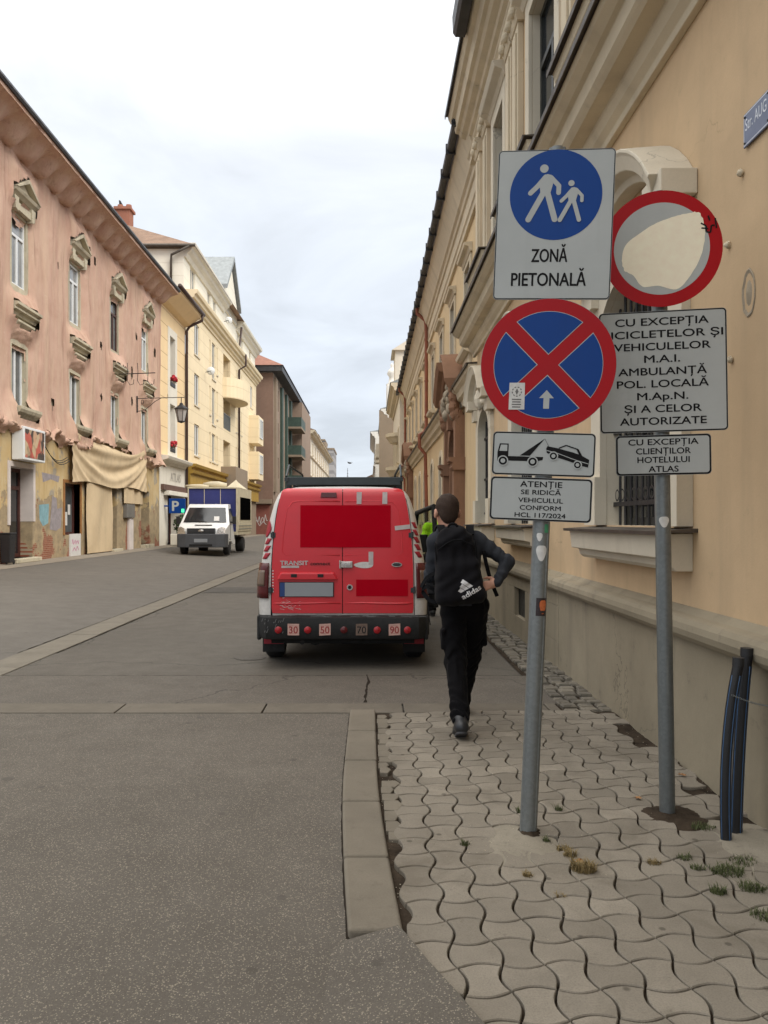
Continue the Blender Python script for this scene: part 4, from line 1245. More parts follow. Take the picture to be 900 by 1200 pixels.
mb.quad(FO(NY1, 0, -.03), FO(NY1, 0, -9), FO(NY1, HZ, -9), FO(NY1, HZ, -.03)); mb.quad(FO(NY0, 0, 0), FO(NY0, 0, -9), FO(NY0, HZ, -9), FO(NY0, HZ, 0))
mb.build('upper_wall', 'stone_old', oh, recalc=False)
for i, (a, b) in enumerate(upw):
    gl = 'grey_glass' if i == 3 else 'curtain_glass'
    fm = 'frame_wood' if i == 3 else 'frame_white'
    window_part(oh, FO, a, b, 8.2, 10.2, -.1, fm, gl, .075, 1, .72, th=.05)
    window_part(oh, FO, a, b, 4.75, 6.5, -.16, 'frame_white', 'grey_glass', .07, 1, 0, th=.05)
    # stone pediment left bare of the net
    c = (a + b) / 2; mb = MB()
    mb.fprofile(FO, [(10.62, -.02), (10.62, .1), (10.68, .16), (10.72, .22), (10.80, .26), (10.80, -.02)], c - .78, c + .78)
    for s in (-1, 1):
        A = (c + s * .80, 10.80); B = (c, 11.28)
        pts = [A, B, (B[0], B[1] - .12), (A[0] - s * .12, A[1] + .003)]
        mb.fpoly(FO, pts, -.02, .28)
    mb.fpoly(FO, [(c - .6, 10.803), (c + .6, 10.803), (c, 11.12)], -.02, .12)
    for s in (-1, 1): mb.fpoly(FO, [(c + s * .70, 10.60), (c + s * .42, 10.60), (c + s * .46, 10.2), (c + s * .62, 10.25)], -.02, .16)
    mb.fbox(FO, c - .55, c + .55, 10.28, 10.5, -.02, .12)
    mb.build('pediment', 'stone_old', oh, bevel=.01)
    mb = MB(); mb.fprofile(FO, [(7.28, -.02), (7.28, .1), (7.36, .13), (7.40, .24), (7.47, .22), (7.52, .31), (7.60, .31), (7.62, -.02)], c - .82, c + .82)
    mb.fprofile(FO, [(6.98, -.02), (6.98, .08), (7.1, .2), (7.16, .2), (7.16, -.02)], c - .55, c + .55)
    mb.build('window_shelf', 'stone_old', oh, bevel=.01)
    mb = MB(); mb.fprofile(FO, [(4.42, -.02), (4.42, .14), (4.5, .22), (4.56, .3), (4.64, .34), (4.72, .34), (4.74, -.15)], c - .72, c + .72); mb.build('sill', 'stone_old', oh, bevel=.01)
# the net itself: hung from the eaves, sagging in folds, tucked in round the openings
def net_d(u, v):
    d = 0.05 + 0.06 * fbm((u * .55, v * .22, 1.0)) + 0.028 * fbm((u * 2.6, v * .5, 5.0), 3) + 0.012 * fbm((u * 7, v * 1.2, 2.0), 2)
    for i, (a, b) in enumerate(upw):
        c = (a + b) / 2; hw = (b - a) / 2
        for v0, v1 in ((8.2, 10.25), (4.75, 6.55)):
            du = max(abs(u - c) - hw, 0); dv = max(abs(v - (v0 + v1) / 2) - (v1 - v0) / 2, 0)
            k = math.hypot(du, dv)
            if k < .3: d -= (0.3 - k) * 0.5
        for v0, dd, h in ((10.95, .18, .36), (7.45, .20, .2), (4.62, .18, .15)):     # pushed out by the stonework
            du = max(abs(u - c) - .72, 0); dv = max(abs(v - v0) - h, 0)
            k = math.hypot(du, dv)
            if k < .5: d += dd * (1 - k / .5) ** 1.7
        # swags hanging below shelf and pediment
        for v0, dep in ((10.15, .5), (7.02, .45)):
            if abs(u - c) < .85 and v0 - dep < v < v0 + .25:
                s = math.cos((u - c) / .85 * math.pi / 2)
                d += .10 * s * abs(math.sin((v - v0 + .3 * (1 - s)) * 18)) * max(0, 1 - abs(v - v0 + .15) / .5)
    low = max(0, 1 - (v - 4.2) / .9)
    d += .22 * low ** 2 * (0.6 + fbm((u * 1.7, 0, 3)))
    return d
DU, DV = .085, .075
nu, nv = int((NY1 - NY0) / DU), int((11.85 - 4.0) / DV)
def low_edge(u): return 4.12 + .22 * fbm((u * .9, 2, 0)) + .14 * fbm((u * 4, 9, 0), 2) + (.25 if 27.9 < u < 33 else 0)
def nskip(i, j):
    u, v = NY0 + (i + .5) * DU, 4.0 + (j + .5) * DV
    if v < low_edge(u): return True
    for k, (a, b) in enumerate(upw):
        c = (a + b) / 2; q = .05 * mnoise.noise((u * 3, v * 3, 1))
        if a - .02 + q < u < b + .02 + q and 8.15 < v < 10.28 - .2 * abs(u - c) - .35 * max(0, math.cos((u - c) * 3)) * (.5 + .5 * math.sin(k * 2.1)): return True
        if a + .02 + q < u < b + q and 4.72 < v < 6.42 + q: return True
        if abs(u - c) < .86 + q and 10.45 + .25 * (1 - abs(u - c)) * .2 < v < 11.34 - .55 * abs(u - c) + q: return True      # bare pediment
        if abs(u - c) < .86 + q and 7.24 - .25 * max(0, math.cos((u - c) * 1.8)) < v < 7.64 + q: return True            # bare shelf
        if abs(u - c) < .72 + q and 4.4 < v < 4.76: return True
    for (hu, hv, r) in ((24.9, 5.2, .12), (29.3, 8.0, .1), (33.2, 7.7, .16), (33.9, 9.4, .12), (28.7, 10.9, .1), (25.3, 9.7, .07), (33.2, 6.5, .14), (36.7, 9.3, .16), (29.4, 6.1, .1)):
        if math.hypot(u - hu, (v - hv) * .7) < r * (1 + .4 * mnoise.noise((u * 8, v * 8, 0))): return True
    return False
mb = MB(); mb.grid(lambda i, j: FO(NY0 + i * DU, 4.0 + j * DV, net_d(NY0 + i * DU, 4.0 + j * DV) + .02), nu, nv, skip=nskip)
net = mb.build('dust_net', 'net', oh, smooth=True, recalc=False)
# net over the deep eaves, stretched across the brackets underneath
def eave_pt(i, j):
    u = NY0 + i * .09; t = j / 14
    br = abs(math.sin(u * math.pi / 1.05 + .6 * mnoise.noise((u * .8, 0, 0)))) ** .6
    d = .12 + .80 * t ** 1.25 - .22 * (1 - br) * math.sin(t * math.pi) + .03 * fbm((u * 2, t * 2, 0))
    v = 11.80 + .50 * t ** .8 - .26 * math.sin(math.pi * min(t * 1.25 + .05, 1)) * br ** 2 + .02 * fbm((u * 3, t, 5))
    if j == 0: d = net_d(u, 11.8) + .02
    return FO(u, v, d)
mb = MB(); mb.grid(eave_pt, int((NY1 - NY0 + .05) / .09), 14); mb.build('eaves_net', 'net', oh, smooth=True, recalc=False)
mb = MB(); mb.grid(lambda i, j: FO(NY0 + i * .2, 12.28 + .13 * j / 2 , .925 + .02 * fbm((i * .3, j, 1))), int((NY1 - NY0) / .2), 2); mb.build('eaves_band', 'net', oh, smooth=True, recalc=False)
mb = MB(); mb.fprofile(FO, [(12.40, .88), (12.38, .98), (12.44, 1.02), (12.52, 1.0), (12.50, .88)], NY0, NY1 + .05, n=20); mb.build('gutter', 'gutter_dark', oh)
mb = MB(); mb.add([FO(NY0, 12.47, .95), FO(NY1 + .05, 12.47, .95), FO(NY1, 15.4, -4.6), FO(NY0, 15.4, -4.6)], [(0, 1, 2, 3)]); mb.build('roof', 'roof_tile', oh, recalc=False)
# gathered edge of net hanging over the shopfront
u = NY0
while u < NY1 - .3:
    w = random.uniform(.5, 1.3); h = random.uniform(.18, .5)
    if not 28.2 < u < 34:
        mb = MB(); mb.grid(lambda i, j: FO(u + w * i / 8, low_edge(u + w * i / 8) + .12 - h * (j / 5) * math.sin(math.pi * (i + .5) / 9), .16 + .12 * math.sin(j) + .06 * math.sin(i * 2.3)), 8, 5)
        mb.build('net_hem', 'net', oh, smooth=True, recalc=False)
    u += w * .8
mb = MB()
for k in range(3):
    pts = [FO(23.9 + 2.1 * t / 12, 4.0 - .35 * math.sin(math.pi * t / 12) - .4 * t / 12 - .06 * k, .1 + .04 * k) for t in range(13)]
    mb.tube(pts, .012, 5)
mb.build('hanging_cable', 'iron', oh)
# shop openings
def shop_door(h, frame, glass, tv=.78):
    a, b, c, d = h
    return window_part(oh, FO, a, b, c, d, -.36, frame, glass, .11, 1, tv, name='door', th=.05)
d0 = shop_door(shop[0], 'brown_frame', 'dark_glass')
mb = MB(); a, b, c, e = shop[0]
mb.fbox(FO, a - .14, a + .005, 1.4, e + .14, -.40, .03); mb.fbox(FO, b - .005, b + .14, 1.5, e + .14, -.40, .03); mb.fbox(FO, a + .005, b - .005, e - .005, e + .14, -.40, .03)
mb.build('door_surround', 'white_reveal', oh)
mb = MB(); mb.fbox(FO, a - .1, b + .1, GZL, GZL + .12, -.4, .25); mb.build('doorstep', 'stone_old', oh, bevel=.015)
window_part(oh, FO, *shop[1], -.2, 'brown_frame', 'grey_glass', .09, 0, 0, name='shop_window', th=.06)
mb = MB(); a, b, c, e = shop[1]
mb.fbox(FO, b, b + .12, c, e + .1, -.2, .03); mb.fbox(FO, a - .1, a, c, e + .1, -.2, .03); mb.fbox(FO, a, b, e + .001, e + .1, -.2, .03); mb.build('window_casing', 'tan_frame', oh)
mb = MB(); q = random.Random(8)
for k in range(7):
    uu, vv = q.uniform(a + .2, b - .25), q.uniform(c + .2, e - .5)
    mb.fbox(FO, uu, uu + q.uniform(.15, .3), vv, vv + q.uniform(.25, .45), -.199 + .002 * k, -.197 + .002 * k)
mb.build('window_notice', 'sticker_white', oh)
shop_door(shop[2], 'brown_frame', 'dark_glass', .85); shop_door(shop[3], 'grey_door', 'grey_glass', .8)
for h in (shop[2], shop[3]):
    mb = MB(); mb.fbox(FO, h[0] - .1, h[1] + .12, GZL - .05, h[2], -.4, .22); mb.build('doorstep', 'stone_old', oh, bevel=.015)
mb = MB(); mb.fbox(FO, 26.4, 27.35, GZL, GZL + .75, .002, .05); bd = mb.build('wall_board', 'sticker_white', oh)
M['graffiti_pink'] = plain('pink_scrawl', S(186, 92, 140), 0.6, 0.2, 20)
mb = MB()
mb.stroke(FO, [(26.55 + .07 * k, .75 + .13 * math.sin(k * 2.2) + .05 * (k % 3)) for k in range(10)], .035, .0505, caps=False)
mb.stroke(FO, [(26.6, .5), (26.75, .62), (26.9, .5), (27.0, .66), (27.15, .52)], .03, .0535, caps=False)
mb.build('scrawl', 'graffiti_pink', bd, recalc=False)
M['graffiti_blue'] = plain('pale_blue_paint', S(126, 162, 170), 0.8, 0.25, 4)
M['graffiti_grey'] = plain('grey_violet_paint', S(146, 138, 140), 0.8, 0.2, 6)
mb = MB()
mb.flat(FO, [(24.0, 2.0), (24.75, 2.05), (24.7, 1.45), (24.3, 1.35), (24.05, 1.55)], .0035, 0)
mb.flat(FO, [(24.8, 1.25), (25.0, 2.3), (25.35, 2.25), (25.4, 1.9), (25.8, 1.95), (25.7, 1.3), (25.3, 1.2)], .0045, 1)
mb.flat(FO, [(24.2, 3.0), (24.9, 2.98), (25.6, 2.95), (25.5, 2.75), (24.9, 2.82), (24.3, 2.7)], .0035, 1)
mb.build('painted_patch', ['graffiti_blue', 'graffiti_grey'], oh, recalc=False)
mb = MB(); mb.fbox(FO, 32.2, 33.3, 1.65, 2.2, .002, .16); mb.build('meter_box', 'grey_door', oh, bevel=.01)
mb = MB(); mb.fbox(FO, 32.75, 33.3, GZL, 1.64, .002, .1); mb.build('cable_duct', 'white_reveal', oh, bevel=.01)
# light box sign over the door
lb = thing('light_box_sign', 'picture light box with white sides over the brown shop doorway', 'sign', (NX + .02, 22.75, 3.15))
FL = Fr((0, 0, 0), (0, 1, 0), (1, 0, 0))
mb = MB(); mb.fbox(FL, -.62, .85, .08, 1.02, .0, .34); mb.build('case', 'frame_white', lb, bevel=.02)
def photo_mat():
    t = NT('faded_picture'); v = t.voronoi(3.0, out='Color', vec=t.mapping((1, 1.6, 1.1))); X = t.xyz(v); n = t.noise(5, 5)
    c = t.mix(t.rng(X[0], .3, .5), S(70, 60, 58), S(196, 172, 140)); c = t.mix(t.rng(X[1], .6, .7), c, S(188, 92, 80)); c = t.mix(t.rng(n, .5, .7, 0, .6), c, S(60, 46, 44))
    t.base(c); t.rough(.3); return t.m
M['photo'] = photo_mat()
mb = MB(); mb.fbox(FL, -.54, .77, .15, .95, .338, .346); mb.build('picture', 'photo', lb)
# tarpaulin over the next shop
tp = thing('tarpaulin', 'beige tarpaulin draped in folds across the shopfront between two doors', 'tarpaulin', (NX, 30.5, GZL))
FT = Fr((0, -30.5, -GZL), (0, 1, 0), (1, 0, 0))
def tarp_top(i, j):
    u = 26.2 + (34.9 - 26.2) * i / 120; t = j / 40
    sw = math.sin(math.pi * (u - 26.2) / 8.7)
    top = 4.62 - .40 * sw + .1 * math.sin(u * 1.1); bot = 2.83 - .06 * math.sin(u * 1.3)
    v = top + (bot - top) * t
    f = t / (.30 + .70 * sw)
    fold = .075 * math.sin(8.5 * f + .5 * math.sin(u)) * (.35 + .65 * sw) * math.exp(-.25 * f) + .03 * math.sin(19 * f + u * .8) * sw
    pl_ = .012 * fbm((u * 2.2, v * 2.2, 3), 3)
    return FT(u, v, .20 + fold + pl_)
mb = MB(); mb.grid(tarp_top, 120, 40); mb.build('upper_sheet', 'tarp', tp, smooth=True, recalc=False)
def tarp_low(i, j):
    u = 27.75 + (30.45 - 27.75) * i / 40; t = j / 30; v = 2.88 + (GZL + .04 - 2.88) * t
    return FT(u, v, .12 + .04 * math.sin(u * 3.1 + t * 2) * math.sin(math.pi * t) + .02 * fbm((u * 2, v, 0)))
mb = MB(); mb.grid(tarp_low, 40, 30); mb.build('lower_sheet', 'tarp', tp, smooth=True, recalc=False)
mb = MB(); mb.grid(lambda i, j: FT(32.0 + 2.7 * i / 20, 2.86 - .62 * j / 8, .1 + .03 * math.sin(i * .9)), 20, 8); mb.build('valance', 'tarp', tp, smooth=True, recalc=False)
# wheelie bin by the door
bn = thing('waste_bin', 'black bin standing against the wall by the brown shop door', 'bin', (NX + .18, 21.55, GZL))
bn.scale = (.7, .7, .95)
mb = MB(); vs = [(-.17, -.2, .05), (.17, -.2, .05), (.17, .2, .05), (-.17, .2, .05), (-.21, -.25, .86), (.21, -.25, .86), (.21, .25, .86), (-.21, .25, .86)]
mb.add(vs, [(0, 3, 2, 1), (4, 5, 6, 7), (0, 1, 5, 4), (1, 2, 6, 5), (2, 3, 7, 6), (3, 0, 4, 7)]); mb.build('body', 'black_bin', bn, bevel=.02)
mb = MB(); mb.box(-.23, .23, -.27, .27, .862, .91); mb.build('lid', 'black_bin', bn, bevel=.02)
for s in (-1, 1):
    mb = MB(); mb.lathe([(.07, -.02), (.07, .02)], (s * .14, .2, .07), 'X', 14); mb.build('wheel', 'black_bin', bn)

# wrought iron lamp bracket
sl = thing('street_lamp', 'black lantern hanging from a long iron wall bracket by the hotel', 'lamp', (NX + .1, 33.9, 6.75))
mb = MB()
mb.tube([(0, 0, 0), (2.0, 0, .05)], .017, 6); mb.tube([(0, 0, -.55), (.3, 0, -.5), (.75, 0, -.12), (1.0, 0, .02)], .014, 6); mb.box(-.1, .0, -.03, .03, -.6, .1)
for k in range(10): mb.tube([(.2 + .05 * math.cos(a), 0, -.15 + .09 * math.sin(a)) for a in (k * .628, k * .628 + .628)], .012, 5)
mb.build('bracket', 'iron', sl)
mb = MB(); mb.tube([(1.86, 0, .04), (1.86, 0, -.28)], .018, 6); mb.lathe([(.0, -.16), (.06, -.2), (.1, -.28), (.3, -.42), (.32, -.46), (.26, -.47)], (1.86, 0, 0), 'Z', 6, close=False); mb.lathe([(.15, -.96), (.17, -1.0), (.0, -1.06)], (1.86, 0, 0), 'Z', 6)
for k in range(6):
    a = math.pi / 3 * k; mb.tube([(1.86 + .26 * math.cos(a), .26 * math.sin(a), -.46), (1.86 + .15 * math.cos(a), .15 * math.sin(a), -.98)], .013, 5)
mb.build('lantern_frame', 'iron', sl)
M['lamp_glass'] = plain('milky_lamp_glass', S(176, 172, 168), 0.2, 0.1, 4)
mb = MB(); mb.lathe([(.245, -.47), (.14, -.96)], (1.86, 0, 0), 'Z', 6); mb.build('lantern_glass', 'lamp_glass', sl)
# old sign bracket with hooks
ob_ = thing('iron_bracket', 'rusty iron bracket with curled hooks sticking out of the pink net', 'bracket', (NX + .1, 31.3, 7.3))
mb = MB(); mb.tube([(-.1, 0, 0), (1.45, 0, .06)], .02, 6)
for x in (.35, .75, 1.15):
    mb.tube([(x, 0, .45), (x + .02, 0, .1), (x, 0, -.25), (x + .1, 0, -.42), (x + .24, 0, -.38), (x + .26, 0, -.2)], .012, 6)
mb.build('arm', 'iron', ob_)
tag(ob_, ob_['label'], 'bracket')

# ------------------------------------------------------------------ narrow hotel
HY0, HY1 = 37.75, 43.0
M['hotel_panel'] = None
def groove_mat(name, c, line, pitch_u, pitch_v, v0=0.0, lw=.035, stain=.93):
    t = NT(name); X = t.xyz()
    def lines(s, p, off):
        m = t.math('FRACT', t.math('DIVIDE', t.math('ADD', s, off), p)); return t.math('LESS_THAN', m, lw / p)
    l = lines(X[2], pitch_v, v0)
    if pitch_u: l = t.math('MAXIMUM', l, lines(X[1], pitch_u, 50.0))
    n = t.noise(.8, 5, .6); st = t.noise(1, 5, .6, vec=t.mapping((3, 3, .3)))
    col = t.mix(t.rng(n, .3, .7), sc(c, stain), sc(c, 1.03)); col = t.mix(t.rng(st, .55, .8, 0, .2), col, sc(c, .6))
    col = t.mix(t.math('MULTIPLY', l, .75), col, line)
    t.base(col); t.rough(.85); t.spec(.2); t.bump(t.math('SUBTRACT', 1.0, l), .6, .02)
    return t.m
M['hotel_panel'] = groove_mat('hotel_yellow_panels', S(236, 208, 164), S(176, 146, 110), 0, .72)
M['hotel_white'] = plaster('hotel_white_trim', S(226, 220, 206), stain=.92, streak=.08)
M['brown_band'] = plain('brown_fascia', S(98, 72, 62), .6, .1, 3)
M['block_wall'] = groove_mat('cream_block_scored', S(236, 218, 184), S(206, 186, 150), 0, .75, .1, .03)
M['attic_wall'] = groove_mat('attic_white_scored', S(236, 230, 214), S(214, 206, 188), 0, .7, .2, .025)
ht = thing('hotel_house', 'narrow hotel with yellow ruled panels and red flowers in its two tall windows', 'hotel', (NX, (HY0 + HY1) / 2, GZL))
FH = Fr((0, -(HY0 + HY1) / 2, -GZL), (0, 1, 0), (1, 0, 0))
hw_ = [(39.7, 40.75, 5.0, 7.4), (39.7, 40.75, 8.3, 10.8)]
mb = MB(); mb.wall(FH, HY0, HY1, 4.55, 12.6, hw_, depth=.34, mr=1); mb.build('upper_wall', ['hotel_panel', 'hotel_white'], ht, recalc=False)
mb = MB(); mb.wall(FH, HY0, HY1, 0, 4.55, [(39.3, 42.65, GZL, 2.9)], depth=.8); mb.quad(FH(HY1, 0, 0), FH(HY1, 0, -8), FH(HY1, 12.6, -8), FH(HY1, 12.6, 0)); mb.build('ground_wall', 'hotel_white', ht, recalc=False)
for h in hw_:
    w = window_part(ht, FH, *h, -.26, 'frame_white', 'dark_glass', .09, 1, .7, th=.05)
    s = MB(); s.fbox(FH, h[0] - .4, h[0], h[2] - .35, h[3] + .4, 0, .03); s.fbox(FH, h[1], h[1] + .4, h[2] - .35, h[3] + .4, 0, .03); s.fbox(FH, h[0], h[1], h[3] + .002, h[3] + .4, 0, .03); s.fbox(FH, h[0], h[1], h[2] - .35, h[2] - .002, 0, .03)
    s.build('surround', 'hotel_white', w)
mb = MB(); mb.fbox(FH, 39.3, 41.15, 7.65, 7.95, .0, .028); mb.build('panel', 'hotel_white', ht)
M['red_flower'] = plain('red_geranium', S(176, 30, 44), .7, .4, 12); M['leaf_dark'] = plain('dark_green_leaf', S(62, 78, 44), .7, .4, 12)
for k, h in enumerate(hw_):
    fl = thing('window_box', ['red flowers in a window box at the lower hotel window', 'red flowers in a window box at the upper hotel window'][k], 'flowers', (NX, (h[0] + h[1]) / 2, h[2]), group='hotel window boxes')
    mb = MB(); mb.box(-.24, .06, -.45, .45, .0, .2); mb.build('trough', 'black_bin', fl, bevel=.01)
    mb = MB(); q = random.Random(k)
    for i in range(60):
        p = Vector((q.uniform(-.25, .12), q.uniform(-.45, .45), q.uniform(.2, .42))); s = q.uniform(.03, .06); a = q.random() * 6
        mb.add([p + Vector((s * math.cos(a), s * math.sin(a), 0)), p + Vector((-s * math.sin(a), s * math.cos(a), .02)), p - Vector((s * math.cos(a), s * math.sin(a), -.03)), p + Vector((0, 0, .05))], [(0, 1, 2), (0, 1, 3), (1, 2, 3), (2, 0, 3)])
    mb.build('foliage', 'leaf_dark', fl, recalc=False)
    mb = MB()
    for i in range(26): mb.blob((q.uniform(-.2, .16), q.uniform(-.42, .42), q.uniform(.32, .55)), q.uniform(.05, .085), 5, 0, .4)
    mb.build('blossom', 'red_flower', fl, smooth=True)
mb = MB(); mb.fprofile(FH, [(12.0, 0), (12.0, .04), (12.1, .3), (12.5, .85), (12.62, .92), (12.62, 0)], HY0 + .02, HY1); mb.build('eaves', 'hotel_panel', ht)
mb = MB(); mb.tube([FH(HY0, 12.72, .98), FH(HY1 + .2, 12.72, .98)], .1, 10); mb.build('gutter', 'pipe_brown', ht, smooth=True)
mb = MB(); mb.add([FH(HY0, 12.66, .92), FH(HY1, 12.66, .92), FH(HY1, 15.5, -4), FH(HY0, 15.5, -4)], [(0, 1, 2, 3)]); mb.build('roof', 'roof_tile', ht, recalc=False)
mb = MB(); mb.tube([FH(HY1 - .1, 12.7, .98), FH(HY1 - .1, 12.35, .95), FH(HY1 - .02, 12.05, .25), FH(HY1 - .02, 11.8, .1), FH(HY1 - .02, GZL, .1)], .075, 10); mb.build('downpipe', 'pipe_brown', ht, smooth=True)
mb = MB(); mb.fprofile(FH, [(4.3, 0), (4.3, .08), (4.42, .14), (4.5, .42), (4.62, .48), (4.66, .48), (4.7, 0)], HY0, HY1 - .15); mb.build('shop_cornice', 'hotel_white', ht, bevel=.008)
mb = MB(); mb.fbox(FH, 38.0, 42.75, 3.02, 3.3, .002, .16); mb.build('fascia', 'brown_band', ht, bevel=.01)
mb = MB(); mb.fbox(FH, 38.5, 42.75, 2.78, 3.0, .002, .3); mb.build('awning_box', 'hotel_white', ht, bevel=.02)
M['letter_grey'] = plain('grey_raised_letters', S(176, 170, 160), .5, .05, 6)
mb = MB(); FHt = Fr(FH.O, (0, 1, 0), (1, 0, 0)); mb.text(FHt, 'ATLAS', 40.9, 3.75, 2.1, .42, .02, bold=.01); mb.build('lettering', 'letter_grey', ht, recalc=False)
mb = MB(); mb.fbox(FH, 39.35, 42.6, GZL, 2.88, -.78, -.72); mb.build('shop_glazing', 'dark_glass', ht)
mb = MB()
for u in (39.35, 40.4, 41.5, 42.55): mb.fbox(FH, u - .05, u + .05, GZL, 2.88, -.715, -.66)
mb.fbox(FH, 39.4, 42.5, 2.2, 2.28, -.714, -.67); mb.build('shop_frame', 'brown_frame', ht)
# parking sign hung out over the pavement, planter and trough below
ps = thing('parking_sign', 'blue square parking sign with white P and a small green light by the hotel entrance', 'sign', (NX + .15, 38.6, 2.25))
mb = MB(); mb.box(.1, .90, -.07, .07, -.36, .36); mb.box(-.14, .12, -.03, .03, -.04, .04); pp = mb.build('panel', 'sign_blue', ps, bevel=.02)
FP = Fr((0, 0, 0), (1, 0, 0), (0, -1, 0))
mb = MB(); mb.text(FP, 'P', .43, .0, .30, .46, .074, bold=.03); mb.build('lettering', 'sign_white', pp, recalc=False)
t = NT('green_indicator'); t.base((.02, .5, .2)); t.b.inputs['Emission Color'].default_value = (.1, 1, .45, 1); t.b.inputs['Emission Strength'].default_value = .8; M['green_led'] = t.m
mb = MB(); mb.box(.72, .86, -.10, -.074, -.32, -.14); mb.build('indicator', 'green_led', pp, bevel=.01)
pl = thing('planter', 'white trough with a dark green shrub by the hotel entrance', 'planter', (NX + .75, 39.2, GZL))
mb = MB(); mb.box(-.5, .45, -.35, .35, 0, .55); mb.build('trough', 'hotel_white', pl, bevel=.03)
def leaves(mb, c, r, n, s0, s1, seed):
    q = random.Random(seed); c = Vector(c)
    for i in range(n):
        d = Vector((q.gauss(0, 1), q.gauss(0, 1), q.gauss(0, 1))).normalized() * (q.random() ** .4)
        p = c + Vector((d.x * r[0], d.y * r[1], d.z * r[2])); s = q.uniform(s0, s1)
        a = Vector((q.gauss(0, 1), q.gauss(0, 1), q.gauss(0, 1))).normalized(); b = a.orthogonal().normalized()
        mb.add([p + a * s, p + b * s * .45, p - a * s, p - b * s * .45], [(0, 1, 2, 3)])
mb = MB(); leaves(mb, (0, 0, 1.0), (.42, .35, .55), 700, .05, .1, 5); mb.build('foliage', 'leaf_dark', pl, recalc=False)

# ------------------------------------------------------------------ cream apartment block
AY0, AY1 = 43.1, 70.0
ap = thing('apartment_block', 'cream four-storey apartment block with white attic, round balconies and mustard shop band', 'building', (NX, 56.5, GZL))
FA = Fr((0, -56.5, -GZL), (0, 1, 0), (1, 0, 0))
cols = {}
holes = []
rows = [(5.3, 7.1), (8.2, 10.0), (11.1, 12.9)]
W = []
for (v0, v1) in rows:
    W += [(45.3, 46.6, v0, v1, 0), (49.6, 49.95, v0, v1, 1), (50.4, 51.5, v0 - .5 if v0 > 6 else v0, v1, 1), (51.9, 52.25, v0, v1, 1), (59.4, 59.75, v0, v1, 1), (60.3, 61.4, v0, v1, 1), (61.9, 62.2, v0, v1, 1), (66.6, 67.8, v0, v1, 0)]
LOG = [(54.3, 57.0, 4.5, 7.1), (54.3, 57.0, 7.9, 10.1), (54.3, 57.0, 11.0, 13.0)]
ATT = [(44.7, 46.0), (49.4, 50.4), (51.2, 52.2), (60.6, 61.5), (62.4, 63.3), (66.5, 67.5)]
mb = MB(); mb.wall(FA, AY0, AY1, 4.4, 13.55, [w[:4] for w in W] + LOG, depth=.22)
for h in LOG: mb.fbox(FA, h[0], h[1], h[2], h[3], -1.6, -1.5); mb.quad(FA(h[0], h[2], -.2), FA(h[0], h[3], -.2), FA(h[0], h[3], -1.6), FA(h[0], h[2], -1.6)); mb.quad(FA(h[1], h[2], -.2), FA(h[1], h[3], -.2), FA(h[1], h[3], -1.6), FA(h[1], h[2], -1.6)); mb.quad(FA(h[0], h[3], -.2), FA(h[1], h[3], -.2), FA(h[1], h[3], -1.6), FA(h[0], h[3], -1.6))
mb.build('wall', 'block_wall', ap, recalc=False)
mb = MB(); mb.wall(FA, AY0, AY1, 0, 4.4, [(44, 48, GZL, 3.1), (49, 53, GZL, 3.1), (60, 64, GZL, 3.1)], depth=.4); mb.build('ground_wall', 'dingy', ap, recalc=False)
mb = MB(); mb.wall(FA, AY0, AY1, 14.2, 16.3, [(a, b, 14.35, 15.9) for a, b in ATT], depth=.18, d=-.1)
mb.quad(FA(AY0, 0, -.1), FA(AY0, 0, -10), FA(AY0, 16.3, -10), FA(AY0, 16.3, -.1)); mb.quad(FA(AY1, 0, -.1), FA(AY1, 0, -10), FA(AY1, 16.3, -10), FA(AY1, 16.3, -.1)); mb.build('attic_wall', 'attic_wall', ap, recalc=False)
for w in W: window_part(ap, FA, *w[:4], -.07, 'frame_white' if w[4] == 0 else 'hotel_white', 'grey_glass' if w[4] == 0 else 'curtain_glass', .07, 1 if w[4] == 0 else 0, 0, th=.05, sill=.06)
for a, b in ATT: window_part(ap, FA, a, b, 14.35, 15.9, -.17, 'hotel_white', 'curtain_glass', .08, 1, 0, th=.04)
mb = MB(); mb.fprofile(FA, [(13.4, 0), (13.4, .08), (13.55, .1), (13.6, .22), (13.75, .26), (13.8, .4), (13.95, .44), (14.0, .55), (14.15, .6), (14.2, .6), (14.22, -.1)], AY0 + .3, AY1); mb.build('string_cornice', 'block_wall', ap)
AP = [(15.9, -.1), (15.9, .0), (16.1, .1), (16.25, .3), (16.4, .36), (16.45, .5), (16.6, .55), (16.65, .55), (16.65, -.1)]
mb = MB(); mb.fprofile(FA, AP, AY0, 54.8); mb.build('attic_cornice', 'hotel_white', ap)
mb = MB(); mb.fprofile(FA, AP, 60.0, AY1 + .1); mb.build('attic_cornice', 'hotel_white', ap)
mb = MB(); mb.fpoly(FA, [(54.8, 16.2), (60.0, 16.2), (60.0, 17.4), (57.4, 20.0), (54.8, 17.6)], -3, .0); g_ = mb.build('gable', 'attic_wall', ap)
mb = MB(); mb.fpoly(FA, [(54.4, 17.5), (57.4, 20.3), (60.4, 17.3), (60.4, 17.6), (57.4, 20.65), (54.4, 17.8)], -3.2, .25); mb.build('gable_roof', 'gutter_light' if 'gutter_light' in M else 'copper', ap)
mb = MB(); e = .55
mb.add([FA(AY0 - .3, 16.45, e), FA(AY1, 16.68, e), FA(AY1, 18.6, -4.5), FA(AY0 + 3.2, 18.9, -4.5), FA(AY0 - .3, 16.45, -10), FA(AY1, 16.6, -10)], [(0, 1, 2, 3), (0, 3, 4), (3, 2, 5, 4)]); mb.build('roof', 'roof_tile', ap, recalc=False)
